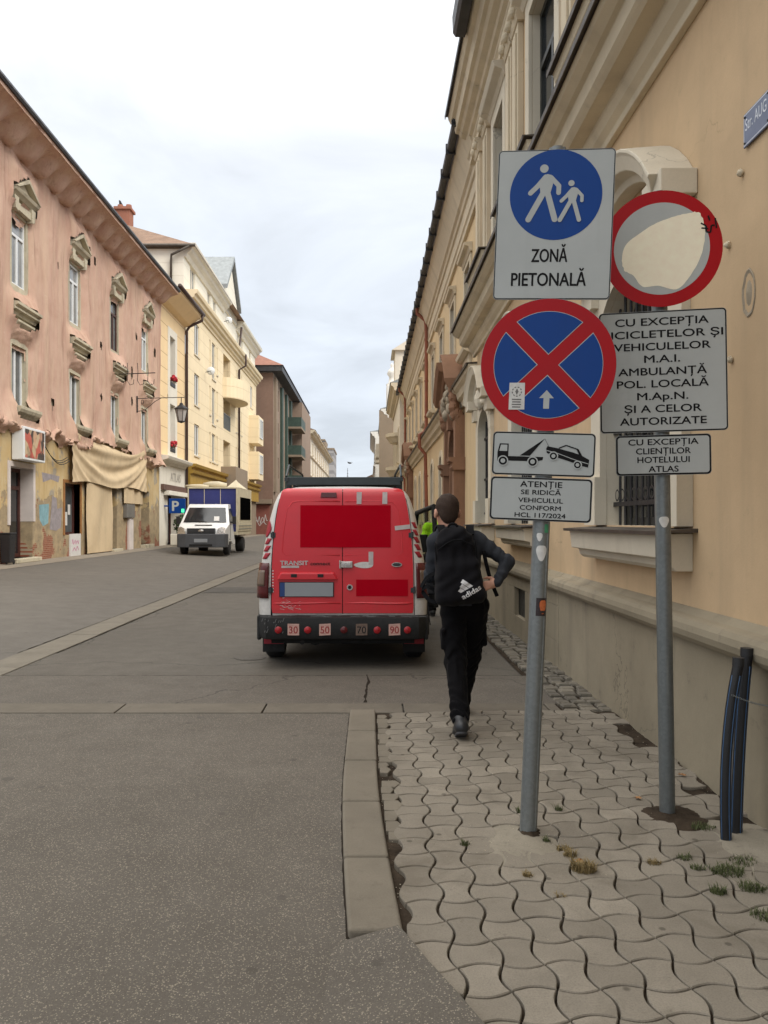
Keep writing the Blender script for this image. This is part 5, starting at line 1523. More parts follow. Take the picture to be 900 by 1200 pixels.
mb = MB(); mb.box(-4.9, -4.1, -9.9, -9.1, 17.0, 19.5); mb.box(-5.0, -4.0, -10.0, -9.0, 19.5, 19.65)
for k in (-1, 1): mb.lathe([(.2, 19.65), (.16, 19.9)], (-4.5 + .25 * k, -9.5, 0), 'Z', 10)
M['brick_red'] = plaster('orange_brick', S(166, 112, 92), stain=.7, streak=.2, bump=.4); mb.build('chimney', 'brick_red', ap)
mb = MB(); mb.tube([FA(AY0 - .32, 16.4, .6), FA(AY0 - .32, 16.4, -10)], .09, 8); mb.tube([FA(AY0 - .35, 16.35, .3), FA(AY0 - .25, 15.9, -.7), FA(AY0 - .12, 15.6, -.75), FA(AY0 - .12, 13, -.75)], .07, 8); mb.build('gutter', 'flash', ap, smooth=True)
mb = MB(); mb.tube([FA(60.2, 16.2, .3), FA(60.2, 14.6, .12), FA(60.2, 14.1, .62), FA(60.2, 13.3, .62), FA(60.2, 13.0, .12), FA(60.2, GZL, .12)], .08, 8); mb.build('downpipe', 'pipe_brown', ap, smooth=True)
for (v0, v1) in ((10.1, 11.35),):      # curved balcony front
    mb = MB(); n = 16; vs = []
    for i in range(n + 1):
        a = math.pi * i / n
        for v in (v0, v1):
            for r in (1.0, .94): vs.append(FA(56.6 - 2.5 * math.cos(a) * r, v, 1.3 * math.sin(a) * r))
    fs = []
    for i in range(n):
        o = 4 * i; p_ = o + 4; fs += [(o, p_, p_ + 2, o + 2), (o + 1, o + 3, p_ + 3, p_ + 1), (o + 2, p_ + 2, p_ + 3, o + 3)]
    mb.add(vs, fs); b_ = mb.build('balcony', 'block_wall', ap, recalc=False)
    mb = MB(); mb.fpoly(FA, [(56.6 - 2.5 * math.cos(math.pi * i / n), 0) for i in range(n + 1)] and [(54.1, v0 - .15), (59.1, v0 - .15), (59.1, v0), (54.1, v0)], 0, .05)
    vs = [FA(56.6 - 2.5 * math.cos(math.pi * i / n), v0 - h, 1.3 * math.sin(math.pi * i / n)) for h in (0, .14) for i in range(n + 1)]
    mb.add(vs, [tuple(range(n + 1)), tuple(range(n + 1, 2 * n + 2))] + [(i, i + 1, n + 2 + i, n + 1 + i) for i in range(n)]); mb.build('balcony_floor', 'block_wall', ap, recalc=False)
mb = MB()
for k in range(14): mb.fbox(FA, 54.4 + .19 * k, 54.44 + .19 * k, 7.9, 8.9, .0, .03)
mb.fbox(FA, 54.3, 57.0, 8.9, 8.95, -.01, .04); mb.build('railing', 'galv', ap)
for (a, b) in ((65.8, 68.8),):
    for v in (5.0, 8.0): mb = MB(); mb.fbox(FA, a, b, v, v + 2.3, 0.0, .8); mb.build('bay', 'block_wall', ap); window_part(ap, FA, a + .7, b - .6, v + .5, v + 2.1, .86, 'frame_white', 'grey_glass', .09, 1, 0, th=.055)
M['mustard'] = plain('mustard_fascia', S(168, 134, 56), .6, .12, 2)
for (a, b) in ((43.2, 53.3), (60.0, 69.8)):
    mb = MB(); mb.fprofile(FA, [(3.2, 0), (3.2, .25), (4.1, .25), (4.15, .4), (4.3, .45), (4.33, .3), (4.45, .32), (4.5, .5), (4.65, .55), (4.7, 0)], a, b); mb.build('shop_fascia', 'mustard', ap)
mb = MB(); mb.fbox(FA, 53.4, 58.6, 3.0, 5.2, .0, 1.0); mb.build('canopy_box', 'dingy', ap)
M['green_awning'] = plain('dark_green_awning', S(58, 80, 62), .8, .15, 3)
for a in (44, 49, 60):
    mb = MB(); mb.fbox(FA, a, a + 4, GZL, 3.08, -.38, -.32); mb.build('shop_glazing', 'dark_glass', ap)
# satellite dishes
for (u, v) in ((47.9, 10.6), (54.0, 15.2)):
    d = thing('satellite_dish', f'small pale satellite dish on the apartment front {"between the upper floors" if v < 12 else "below the attic gable"}', 'dish', (NX + .1, u, v), group='satellite dishes')
    mb = MB(); mb.lathe([(0.0, 0.0), (.1, .015), (.2, .05), (.25, .09)], (.3, 0, 0), 'Y', 16, close=False); mb.build('reflector', 'frame_white', d, smooth=True)
    mb = MB(); mb.tube([(0, 0, -.1), (.35, .02, 0)], .02, 6); mb.tube([(.35, 0, -.2), (.35, -.35, -.1)], .012, 6); mb.build('arm', 'iron', d)

# ------------------------------------------------------------------ brown house with green balconies
BX = -8.75
bh = thing('brown_house', 'brown rendered house with red tiled roof and dark green balconies beyond the apartments', 'house', (BX, 72.0, .25))
FB = Fr((0, -72.0, -.25), (0, 1, 0), (1, 0, 0)); FBs = Fr((0, 0, -.25), (1, 0, 0), (0, -1, 0))
M['brown_wall'] = plaster('brown_render', S(152, 132, 116), stain=.8, streak=.2)
M['brick_side'] = plaster('red_brown_gable', S(140, 114, 100), stain=.76, streak=.2, bump=.4)
M['green_dark'] = plain('dark_green_panel', S(58, 76, 66), .6, .2, 3)
mb = MB(); mb.quad(FBs(-9, 0), FBs(0, 0), FBs(0, 15.0), FBs(-9, 15.0)); sd = mb.build('side_wall', 'brick_side', bh, recalc=False)
bw = [(75 + 4.4 * k, 76.4 + 4.4 * k, v, v + 2.0) for k in range(6) for v in (5.6, 8.9, 12.0)]
mb = MB(); mb.wall(FB, 72.0, 103, 0, 15, bw + [(74, 77, .3, 3), (79, 83, .3, 3), (86, 90, .3, 3)], depth=.25); mb.build('wall', 'brown_wall', bh, recalc=False)
for h in bw: window_part(bh, FB, *h, -.18, 'frame_wood', 'dark_glass', .1, 1, 0, th=.05)
for (a, b) in ((72.5, 73.6), (77.6, 78.6), (82, 83), (86.3, 87.4)): mb = MB(); mb.fbox(FB, a, b, 4.2, 14.6, .0, .25); mb.build('vertical_band', 'green_dark' if a != 72.5 else 'dingy', bh)
mb = MB(); mb.fbox(FB, 90, 103, 4.4, 15.0, .002, 1.1); mb.build('projecting_wing', 'brown_wall', bh)
for v in (5.4, 8.6, 11.6):
    mb = MB(); mb.fbox(FB, 84.5, 89.8, v - .22, v, .0, 1.5); b_ = mb.build('balcony', 'dingy', bh)
    mb = MB(); mb.fbox(FB, 84.5, 89.8, v + .002, v + 1.0, 1.42, 1.5); mb.fbox(FB, 84.5, 84.58, v + .002, v + 1.0, .0, 1.42); mb.build('balcony_front', 'green_dark', b_)
for v in (5.3, 8.4, 11.5):
    mb = MB(); mb.fbox(FBs, -3.4, -1.75, v - .2, v, 0, 1.0); b_ = mb.build('balcony', 'dingy', bh)
    mb = MB(); mb.fbox(FBs, -3.4, -1.75, v + .002, v + 1.0, .94, 1.0); mb.build('balcony_front', 'green_dark', b_)
mb = MB(); mb.box(-9.6, .9, -.6, 31.4, 14.8, 15.3); mb.build('eaves', 'gutter_dark', bh)
mb = MB(); mb.add([(-9.7, -.7, 15.31), (1.0, -.7, 15.31), (1.0, 31.5, 15.31), (-9.7, 31.5, 15.31), (-4.3, 5, 18.4), (-4.3, 26, 18.4)], [(0, 1, 4), (1, 2, 5, 4), (2, 3, 5), (3, 0, 4, 5)]); mb.build('roof', 'roof_red', bh, recalc=False)
M['shop_red'] = plain('dull_red_shutter', S(140, 84, 72), .7, .15, 2)
mb = MB(); mb.fbox(FBs, -2.6, -.3, .3, 3.0, .002, .06); gd = mb.build('shutter', 'shop_red', bh)
mb = MB(); mb.fbox(FBs, -2.8, -.1, 3.1, 3.5, .002, .5); mb.build('canopy', 'dingy', bh)
mb = MB(); q = random.Random(6)
mb.stroke(FBs, [(-1.9 + .11 * k, 1.7 + .45 * math.sin(k * 2.4) * (1 if k % 2 else .6)) for k in range(14)], .05, .0615, caps=False)
mb.stroke(FBs, [(-1.8, 1.2), (-1.5, 1.6), (-1.2, 1.1), (-.9, 1.5), (-.6, 1.2)], .05, .0645, caps=False); mb.build('graffiti', 'sticker_white', gd, recalc=False)
# far houses on the left, and the blocks that close the view
b, F, L = block('row_house', 'long cream four-storey house with deep cornice beyond the brown house', 'house', -8.1, 105, 158, 13.6, 1, 'pale_stucco', 'trim_cream', 10, ((5.0, 7.0), (8.2, 10.0), (10.9, 12.4)), 10, roofm='roof_tile', rh=2, eave=.9)
M['far_grey'] = groove_mat('grey_tower_panels', S(170, 166, 164), S(128, 126, 126), 3.2, 2.8, 0, 1.1)
M['far_grey2'] = groove_mat('far_block_panels', S(150, 148, 150), S(112, 112, 116), 2.6, 2.8, 0, 1.0)
for (x0, x1, y0, y1, z, m, lab) in ((-19.5, -11.5, 255, 275, 24.5, 'far_grey', 'tall pale grey tower block at the far end of the street'), (-24, -17, 300, 320, 32, 'far_grey2', 'darker grey tower block rising behind the cream house far away')):
    o = thing('tower_block', lab, 'building', ((x0 + x1) / 2, (y0 + y1) / 2, 0), group='far tower blocks')
    w, h = (x1 - x0) / 2, (y1 - y0) / 2
    mb = MB(); mb.box(-w, w, -h, h, 0, z); mb.build('wall', m, o)
    mb = MB(); mb.box(-w - .2, w + .2, -h - .2, h + .2, z, z + .6); mb.build('parapet', 'dingy', o)
    mb = MB()
    mb.box(-w * .3, w * .3, -h * .5, h * .5, z + .6, z + 3); mb.build('roof_housing', 'dingy', o)
ms = thing('antenna_mast', 'thin antenna mast standing far off against the sky', 'mast', (-8.0, 290, 0))
mb = MB(); mb.tube([(0, 0, 0), (0, 0, 13), (0, 0, 21)], [.3, .2, .06], 8); mb.build('pole', 'flash', ms)
mb = MB()
for k in range(4): mb.tube([(-.5 + .1 * k, 0, 17 + k), (.5 - .1 * k, 0, 17 + k)], .05, 5)
mb.build('aerial', 'flash', ms)
for k in range(5):   # low houses across the end of the street
    o = thing('distant_house', ['low cream house seen small at the end of the street', 'pale grey low house at the end of the street', 'brownish low house at the end of the street', 'whitish low house at the end of the street', 'tan low house at the end of the street'][k], 'house', (-16 + 6.5 * k, 205 + 3 * k, 0), group='houses closing the street')
    mb = MB(); mb.box(-3.1, 3.1, -4, 4, 0, 6.0 + .5 * (k % 3)); mb.build('wall', ['pale_stucco', 'far_grey', 'brown_wall', 'white_wash', 'wall_yellow_far'][k], o)
    z = 6.0 + .5 * (k % 3); mb = MB(); mb.add([(-3.3, -4.3, z), (3.3, -4.3, z), (3.3, 4.3, z), (-3.3, 4.3, z), (-3.3, 0, z + 2.2), (3.3, 0, z + 2.2)], [(0, 1, 5, 4), (2, 3, 4, 5), (0, 4, 3), (1, 2, 5)]); mb.build('roof', 'roof_red', o, recalc=False)
# birds
def bird(name, lab, loc, s, fly, rz):
    o = thing(name, lab, 'bird', loc, (0, 0, rz))
    mb = MB(); mb.tube([(0, -.16 * s, 0), (0, -.06 * s, .02 * s), (0, .08 * s, .03 * s), (0, .15 * s, .06 * s), (0, .2 * s, .06 * s)], [.012 * s, .05 * s, .055 * s, .04 * s, .008 * s], 8)
    if fly:
        for k in (-1, 1): mb.add([(0, .07 * s, .04 * s), (0, -.05 * s, .04 * s), (k * .2 * s, .0, .10 * s), (k * .34 * s, -.05 * s, .05 * s), (k * .2 * s, .08 * s, .10 * s)], [(0, 1, 2, 4), (4, 2, 3)])
    mb.build('body', 'iron', o, smooth=False)
    return o
bird('bird', 'small dark bird flying above the far end of the street', at(410, 543, 120), 2.2, True, .9)
bb = bird('bird', 'dark bird perched on the roof tiles beside the chimney', at(142, 241, 48), 1.6, False, 2.0); bb.rotation_euler = (R(50), 0, 2.2)
# ================================================================== the two sign posts
FS = Fr((0, 0, 0), (1, 0, 0), (0, -1, 0))                 # sign faces look along local -Y
def rrect(cu, cv, w, h, r, n=6):
    pts = []
    for sx, sy, a0 in ((1, 1, 0), (-1, 1, 90), (-1, -1, 180), (1, -1, 270)):
        for k in range(n + 1):
            a = R(a0 + 90 * k / n)
            pts.append((cu + sx * (w / 2 - r) + r * math.cos(a), cv + sy * (h / 2 - r) + r * math.sin(a)))
    return pts
D0 = 0.046
def rect_plate(parent, name, cu, cv, w, h, border):
    mb = MB(); mb.fpoly(FS, rrect(cu, cv, w, h, .02), D0, D0 + .006, 0)
    mb.fpoly(FS, [(cu - w * .42, cv - .02), (cu + w * .42, cv - .02), (cu + w * .42, cv + .02), (cu - w * .42, cv + .02)], D0 - .02, D0 - .001, 0)
    pl = mb.build(name, 'sign_back', parent)
    f = MB(); f.flat(FS, rrect(cu, cv, w - .004, h - .004, .019), D0 + .0066, 0); f.flat(FS, rrect(cu, cv, w - border * 2, h - border * 2, .014), D0 + .0074, 1)
    f.build('face', ['sign_black', 'sign_white'], pl, recalc=False)
    return pl
DF = D0 + .0082
def clamp_part(parent, u, v):
    mb = MB(); mb.lathe([(.047, v - .015), (.047, v + .015)], (u, 0, 0), 'Z', 20); mb.box(u - .015, u + .015, -.0445, -.035, v - .015, v + .015); mb.box(u - .06, u + .06, .03, .05, v - .012, v + .012)
    mb.build('clamp', 'galv_dark', parent)

# ---- nearer post: pedestrian zone, no stopping, tow-away plates
pa = thing('sign_post', 'tilted grey post with the blue pedestrian zone sign and red crossed no stopping disc', 'sign post', (0.744, 3.72, 0.05), (0, R(2.4), R(-8.5)))
pa.scale = (.972, .972, .972)
mb = MB(); n = 28
prof = []
for k in range(n * 2):
    a = 2 * math.pi * k / (n * 2); r = .041
    if k % 14 in (6, 7): r = .035
    prof.append((r * math.cos(a), r * math.sin(a)))
vs = [(x, y, z) for z in (-.05, 3.28) for x, y in prof]; m_ = len(prof)
mb.add(vs, [(i, (i + 1) % m_, m_ + (i + 1) % m_, m_ + i) for i in range(m_)] + [tuple(range(m_, 2 * m_))])
pole = mb.build('pole', 'galv', pa, smooth=True, autosmooth=50)
A1 = rect_plate(pa, 'pedestrian_zone_plate', -.005, 2.900, .542, .71, .006)
mb = MB(); mb.disc(FS, -.002, 3.040, .214, DF, 0)
def walker(mb, s, cu, cv, d, m, mirror=1):
    # striding figure of unit height about 1 placed with its head top at (cu, cv)
    P = lambda x, y: (cu + x * s * mirror, cv + y * s)
    mb.disc(FS, *P(0, -.075), .073 * s, d, m, 24)
    mb.flat(FS, [P(.06, -.17), P(.13, -.19), P(.18, -.26), P(.12, -.50), P(.02, -.54), P(-.05, -.50), P(-.07, -.36), P(.0, -.2)], d + .0002, m)
    mb.stroke(FS, [P(.03, -.22), P(-.10, -.38), P(-.22, -.50)], .085 * s, d + .0004, m)
    mb.stroke(FS, [P(.12, -.23), P(.26, -.38), P(.26, -.50)], .08 * s, d + .0008, m)
    mb.stroke(FS, [P(.0, -.5), P(-.24, -.96)], .10 * s, d + .0012, m)
    mb.stroke(FS, [P(.07, -.5), P(.21, -.96)], .10 * s, d + .0014, m)
walker(mb, .272, -.060, 3.185, DF + .0006, 1)
walker(mb, .196, .068, 3.107, DF + .0026, 1)
mb.build('pictogram', ['sign_blue', 'sign_white'], A1, recalc=False)
mb = MB(); mb.text(FS, 'ZONĂ', -.02, 2.753, .165, .060, DF, bold=.018); mb.build('lettering', 'sign_black', A1, recalc=False)
mb = MB(); mb.text(FS, 'PIETONALĂ', -.02, 2.640, .345, .060, DF, bold=.018)
mb.build('lettering', 'sign_black', A1, recalc=False)
def disc_plate(parent, name, cu, cv, r):
    mb = MB(); n = 64
    mb.fpoly(FS, [(cu + r * math.cos(2 * math.pi * i / n), cv + r * math.sin(2 * math.pi * i / n)) for i in range(n)], D0 + .004, D0 + .010)
    mb.fpoly(FS, [(cu - r * .6, cv - .02), (cu + r * .6, cv - .02), (cu + r * .6, cv + .02), (cu - r * .6, cv + .02)], D0 - .02, D0 + .003)
    return mb.build(name, 'sign_back', parent)
A2 = disc_plate(pa, 'no_stopping_disc', -.005, 2.235, .315)
DG = D0 + .0106
cu, cv = -.005, 2.235
mb = MB(); mb.disc(FS, cu, cv, .3135, DG, 0)
def sector(mb, mid, r, gap, d, m):
    """quarter of a disc between the arms of a diagonal cross."""
    c = gap / 2
    x0 = math.sqrt(r * r - c * c)
    a0 = math.atan2(c, x0)
    pts = [(c * 1.4142, 0.0)]
    for k in range(17):
        a = R(-45) + a0 + (R(90) - 2 * a0) * k / 16
        pts.append((r * math.cos(a), r * math.sin(a)))
    ca, sa = math.cos(R(mid)), math.sin(R(mid))
    mb.flat(FS, [(cu + x * ca - y * sa, cv + x * sa + y * ca) for x, y in pts], d, m)
for md in (0, 90, 180, 270):
    sector(mb, md, .254, .067, DG + .0006, 1); sector(mb, md, .2515, .074, DG + .0012, 2)
mb.build('face', ['sign_red', 'sign_white', 'sign_blue'], A2, recalc=False)
mb = MB(); x, y = cu, cv - .163
mb.flat(FS, [(x - .0135, y - .045), (x + .0135, y - .045), (x + .0135, y + .005), (x + .034, y + .005), (x, y + .043), (x - .034, y + .005), (x - .0135, y + .005)], DG + .0018); mb.build('arrow', 'sign_white', A2, recalc=False)
mb = MB(); x, y = cu - .139, cv - .152
mb.fpoly(FS, [(x - .036, y - .064), (x + .038, y - .062), (x + .036, y + .065), (x - .036, y + .064)], DG + .0019, DG + .0026, 0)
d = DG + .0030
for k in range(9): a = R(20 + k * 40); mb.ring(FS, x, y + .022, .019, .024, d, 1, 4, 20 + k * 40, 44 + k * 40)
mb.flat(FS, [(x, y + .038), (x + .008, y + .022), (x, y + .006), (x - .008, y + .022)], d, 1)
for k in range(4): mb.flat(FS, [(x - .022 + .002 * (k % 2), y - .012 - .012 * k), (x + .022 - .003 * (k % 2), y - .012 - .012 * k), (x + .022 - .003 * (k % 2), y - .018 - .012 * k), (x - .022 + .002 * (k % 2), y - .018 - .012 * k)], d, 1)
mb.build('sticker', ['sticker_white', 'sticker_grey'], A2, recalc=False)
A3 = rect_plate(pa, 'tow_away_plate', -.008, 1.812, .478, .206, .008)
mb = MB()
def px3(x, y): return (-.008 + (x - 452) / 800 * .478, 1.812 - (y - 222) / 345 * .206 * 1.0)
def poly3(pts, d=DF, m=0): mb.flat(FS, [px3(*p) for p in pts], d, m)
poly3([(92, 285), (92, 215), (108, 145), (178, 145), (178, 245), (452, 245), (448, 270), (405, 280), (178, 282)])
poly3([(106, 205), (117, 155), (168, 155), (168, 205)], DF + .0004, 1)
poly3([(268, 238), (348, 238), (460, 98)], DF + .0004)
mb.stroke(FS, [px3(458, 100), px3(492, 160)], .0016, DF + .0006, 0, caps=False)
poly3([(480, 158), (560, 172), (690, 205), (748, 225), (808, 258), (800, 318), (755, 308), (700, 288), (560, 245), (478, 212), (472, 178)], DF + .0008)
mb.stroke(FS, [px3(476, 192), px3(560, 212), px3(690, 258), px3(802, 290)], .003, DF + .0012, 1, caps=False)
mb.stroke(FS, [px3(570, 172), px3(625, 148), px3(718, 178), px3(745, 225)], .0055, DF + .0016, 0, caps=False)
poly3([(705, 176), (724, 178), (750, 226), (728, 222)], DF + .0022)
for (x, y, r) in ((137, 283, 33), (370, 285, 33), (530, 235, 28), (718, 300, 26)):
    k = .478 / 800; c = px3(x, y)
    mb.disc(FS, *c, (r + 9) * k, DF + .0026, 1, 24); mb.disc(FS, *c, r * k, DF + .003, 0, 24); mb.disc(FS, *c, r * .55 * k, DF + .0034, 1, 20)
mb.build('pictogram', ['sign_black', 'sign_white'], A3, recalc=False)
A4 = rect_plate(pa, 'tow_notice_plate', -.012, 1.597, .474, .206, .009)
mb = MB()
for s_, dy, w, cap in (('ATENȚIE', .066, .195, .026), ('SE RIDICĂ', .028, .185, .021), ('VEHICULUL', -.010, .208, .021), ('CONFORM', -.046, .190, .021), ('HCL 117/2024', -.081, .236, .021)):
    mb.text(FS, s_, -.012, 1.602 + dy, w, cap, DF, bold=.022)
mb.build('lettering', 'sign_black', A4, recalc=False)
for v in (2.75, 3.1, 2.24, 1.81, 1.6): clamp_part(pa, 0, v)
def pole_sticker(parent, v, ang, w, h, mat, name='sticker', shape=None, r=.0418):
    mb = MB(); n = 8; vs = []
    for j in range(n + 1):
        for i in range(n + 1):
            x, y = -1 + 2 * i / n, -1 + 2 * j / n
            if shape == 'round':
                k = max(abs(x), abs(y)); L = math.hypot(x, y); f = (k / L * (1 + .12 * math.sin(3 * math.atan2(y, x)))) if L > 0 else 1; x, y = x * f, y * f
            a = R(ang) + x * w / 2 / r
            vs.append((r * math.sin(a), -r * math.cos(a), v + y * h / 2))
    mb.add(vs, [(j * (n + 1) + i, j * (n + 1) + i + 1, (j + 1) * (n + 1) + i + 1, (j + 1) * (n + 1) + i) for j in range(n) for i in range(n)])
    return mb.build(name, mat, parent, smooth=True, recalc=False)
pole_sticker(pa, 1.345, 5, .05, .075, 'sticker_white', shape='round')
pole_sticker(pa, 1.42, -12, .028, .04, 'sticker_white', shape='round')
pole_sticker(pa, 1.46, 35, .022, .04, 'green_ink')
pole_sticker(pa, 1.085, 22, .055, .086, 'sticker_dark'); pole_sticker(pa, 1.088, 32, .036, .066, 'sticker_orange', shape='round', r=.0424); pole_sticker(pa, 1.062, 32, .03, .012, 'sticker_dark', r=.0429)

# ---- farther post: painted-over prohibition disc with its exception plates
pb = thing('sign_post', 'round galvanised post with red-rimmed disc scraped blank above two exception text plates', 'sign post', (1.479, 3.94, 0.05), (0, R(-0.85), R(-8.5)))
pb.scale = (.973, .973, .973)
mb = MB(); mb.lathe([(.0385, -.05), (.0385, 3.16), (.034, 3.17)], n=28); mb.build('pole', 'galv_dark', pb, smooth=True, autosmooth=50)
B1 = disc_plate(pb, 'prohibition_disc', .002, 2.865, .292)
cu, cv = .002, 2.865
mb = MB(); mb.disc(FS, cu, cv, .2935, DG, 0); mb.disc(FS, cu, cv, .232, DG + .0006, 1); mb.build('face', ['sign_red', 'sign_white'], B1, recalc=False)
mb = MB()
blobp = [(-.169, -.027), (-.148, .027), (-.095, .067), (-.027, .108), (.054, .135), (.121, .148), (.175, .142), (.196, .054), (.175, -.054), (.121, -.148), (.067, -.196), (-.013, -.175), (-.081, -.175), (-.121, -.121), (-.162, -.094)]
blobp = [(a * 1.1 - .006, b * 1.1 + .006) for a, b in blobp]; nn = len(blobp); sm = []
for i in range(nn):
    p0, p1, p2, p3 = (blobp[(i + k) % nn] for k in (-1, 0, 1, 2))
    for k in range(6):
        t_ = k / 6
        f = lambda a, b, c, d_: .5 * (2 * b + (c - a) * t_ + (2 * a - 5 * b + 4 * c - d_) * t_ ** 2 + (3 * b - a - 3 * c + d_) * t_ ** 3)
        j = .006 * mnoise.noise((i * 3.1 + k, 1, 0))
        sm.append((cu + f(p0[0], p1[0], p2[0], p3[0]) * (1 + j * 4), cv + f(p0[1], p1[1], p2[1], p3[1]) * (1 + j * 4)))
mb.flat(FS, sm, DG + .0014); mb.build('scraped_patch', 'scrape', B1, recalc=False)
mb = MB(); mb.stroke(FS, [(cu + .19, cv + .115), (cu + .215, cv + .10), (cu + .215, cv + .07), (cu + .235, cv + .065), (cu + .24, cv + .10), (cu + .255, cv + .10)], .008, DG + .0018, caps=False)
mb.stroke(FS, [(cu + .192, cv + .09), (cu + .225, cv + .085)], .007, DG + .0028, caps=False); mb.stroke(FS, [(cu + .225, cv + .15), (cu + .232, cv + .125)], .008, DG + .003, caps=False); mb.stroke(FS, [(cu + .258, cv + .135), (cu + .264, cv + .085)], .008, DG + .0032, caps=False)
mb.build('scribble', 'sign_black', B1, recalc=False)
B2 = rect_plate(pb, 'exception_plate', .0, 2.248, .618, .612, .008)
mb = MB()
lines = [('CU EXCEPȚIA', 110), ('BICICLETELOR ȘI', 142), ('VEHICULELOR', 114), ('M.A.I.', 42), ('AMBULANȚĂ', 104), ('POL. LOCALĂ', 108), ('M.Ap.N.', 60), ('ȘI A CELOR', 91), ('AUTORIZATE', 102)]
for k, (s_, w) in enumerate(lines):
    mb.text(FS, s_, -.003 + (.002 if k == 1 else 0), 2.248 + .252 - k * .0628, w / 244 * 1.0, .036, DF, bold=.022)
mb.build('lettering', 'sign_black', B2, recalc=False)
B3 = rect_plate(pb, 'hotel_guest_plate', -.004, 1.826, .462, .204, .010)
mb = MB()
for s_, dy, w in (('CU EXCEPȚIA', .066, .352), ('CLIENȚILOR', .020, .275), ('HOTELULUI', -.024, .262), ('ATLAS', -.071, .150)):
    mb.text(FS, s_, -.004, 1.826 + dy, w * .96, .029, DF, bold=.022)
mb.build('lettering', 'sign_black', B3, recalc=False)
for v in (2.87, 2.4, 2.1, 1.83): clamp_part(pb, 0, v)
pole_sticker(pb, 1.49, -2, .05, .055, 'sticker_white', shape='round', r=.0392)

# ---- black conduits coming out of the paving, chained to the wall
M['conduit'] = plain('black_conduit', S(25, 25, 28), .5, .15, 8)
M['conduit_stripe'] = plain('blue_stripe', S(50, 84, 122), .5, .1, 10)
def conduit(name, lab, base, bend, top, r):
    o = thing(name, lab, 'pipe', base, group='black conduits by the wall')
    pts = []
    b, m, t_ = Vector((0, 0, -.02)), Vector(bend), Vector(top)
    for k in range(15):
        s = k / 14; pts.append(b * (1 - s) ** 2 + m * 2 * s * (1 - s) + t_ * s * s)
    mb = MB(); mb.tube(pts, r, 16); ob = mb.build('tube', 'conduit', o, smooth=True, autosmooth=50)
    for an in (200, 290, 340):
        mb = MB(); off = Vector((math.cos(R(an)), math.sin(R(an)), 0)) * (r * .96)
        mb.tube([p + off for p in pts[:-1]], .0026, 6); mb.build('stripe', 'conduit_stripe', ob, smooth=True)
    mb = MB(); mb.tube([pts[-1] - (pts[-1] - pts[-2]) * .15, pts[-1] + Vector((0, 0, .03))], r * 1.10, 14); mb.build('end_cap', 'black_bin', o, smooth=True, autosmooth=40)
    return o
bx, by = gnd(851, 984, .05)
conduit('conduit_pipe', 'black blue-striped conduit leaning against the wall, the front shorter one of the pair', (bx, by, .05), (-.012, .02, .45), (.070, .03, .795), .0235)
bx, by = gnd(866, 978, .05)
conduit('conduit_pipe', 'black blue-striped conduit leaning against the wall, the taller capped one behind', (bx - .0, by + .03, .05), (.02, .02, .45), (.065, .03, .825), .026)
ch = thing('chain', 'thin steel chain tying the two black conduits to the grey plinth', 'chain', (1.70, 3.63, .70))
mb = MB()
A, B = Vector((-.055, -.03, .012)), Vector((.17, -.02, -.045))
pts = [A.lerp(B, k / 26) + Vector((0, 0, -.012 * math.sin(math.pi * k / 26))) for k in range(27)]
for k, p in enumerate(pts[:-1]):
    d_ = (pts[k + 1] - p); ux = d_.normalized(); w = Vector((0, 1, 0)) if k % 2 else Vector((0, .5, .87)); w = (w - ux * w.dot(ux)).normalized()
    mb.tube([p + d_ * .5 + ux * .0065 * math.cos(a) * 1.1 + w * .0038 * math.sin(a) for a in [math.pi * 2 * i / 8 for i in range(9)]], .0013, 5, caps=False)
mb.build('links', 'galv', ch, smooth=True)
# ================================================================== the red van
def car_paint(name, c, rough=.35, dirt=.25, coat=.5):
    t = NT(name); n = t.noise(2.5, 6, .65); z = t.xyz()[2]; f = t.noise(26, 5, .7)
    col = t.mix(t.rng(n, .3, .7), sc(c, .92), sc(c, 1.05))
    low = t.math('MULTIPLY', t.rng(z, .35, 1.1, 1, 0), t.rng(f, .35, .7, .1, 1))
    col = t.mix(t.math('MULTIPLY', low, dirt), col, S(92, 82, 70))
    t.base(col); t.rough(t.rng(n, .3, .7, rough - .07, rough + .1)); t.spec(.5)
    t.b.inputs['Coat Weight'].default_value = coat; t.b.inputs['Coat Roughness'].default_value = .18
    t.bump(t.noise(3, 3), .05, .02)
    return t.m
M['van_red'] = car_paint('faded_red_paint', S(208, 36, 48), .42, .25, .35)
M['van_white'] = car_paint('white_van_paint', S(214, 210, 204), .38, .35, .4)
M['decal_red'] = plain('dark_red_vinyl', S(172, 0, 26), .85, .03, 3, spec=.1)
M['decal_stripe'] = plain('red_stripe_vinyl', S(158, 30, 46), .5, .1, 10)
M['tape'] = plain('silver_grey_tape', S(186, 176, 174), .6, .15, 14)
M['bumper'] = plain('scuffed_black_plastic', S(26, 26, 26), .7, .3, 7, .2, 40)
M['tyre'] = plain('black_rubber', S(34, 33, 33), .85, .2, 12, .3, 60)
M['tail_lens'] = plain('dark_red_lens', S(84, 24, 26), .2, .15, 8)
M['tail_smoke'] = plain('smoky_lens', S(112, 92, 78), .2, .2, 8)
M['lens_red'] = plain('red_reflector', S(160, 30, 36), .3, .2, 20)
M['plate_grey'] = plain('blank_number_plate', S(142, 146, 150), .45, .04, 4)
M['plate_blue'] = plain('plate_blue_band', S(34, 62, 118), .45, .05, 4)
M['chrome'] = plain('worn_chrome', S(196, 192, 188), .3, .15, 10, metal=.8)
M['rack'] = plain('dark_grey_rack', S(58, 64, 66), .5, .15, 5, metal=.3)
M['under'] = plain('dark_underside', (.012, .012, .012), .9, .2, 5)
M['speed_pink'] = plain('pale_pink_sticker', S(196, 158, 146), .6, .15, 20)
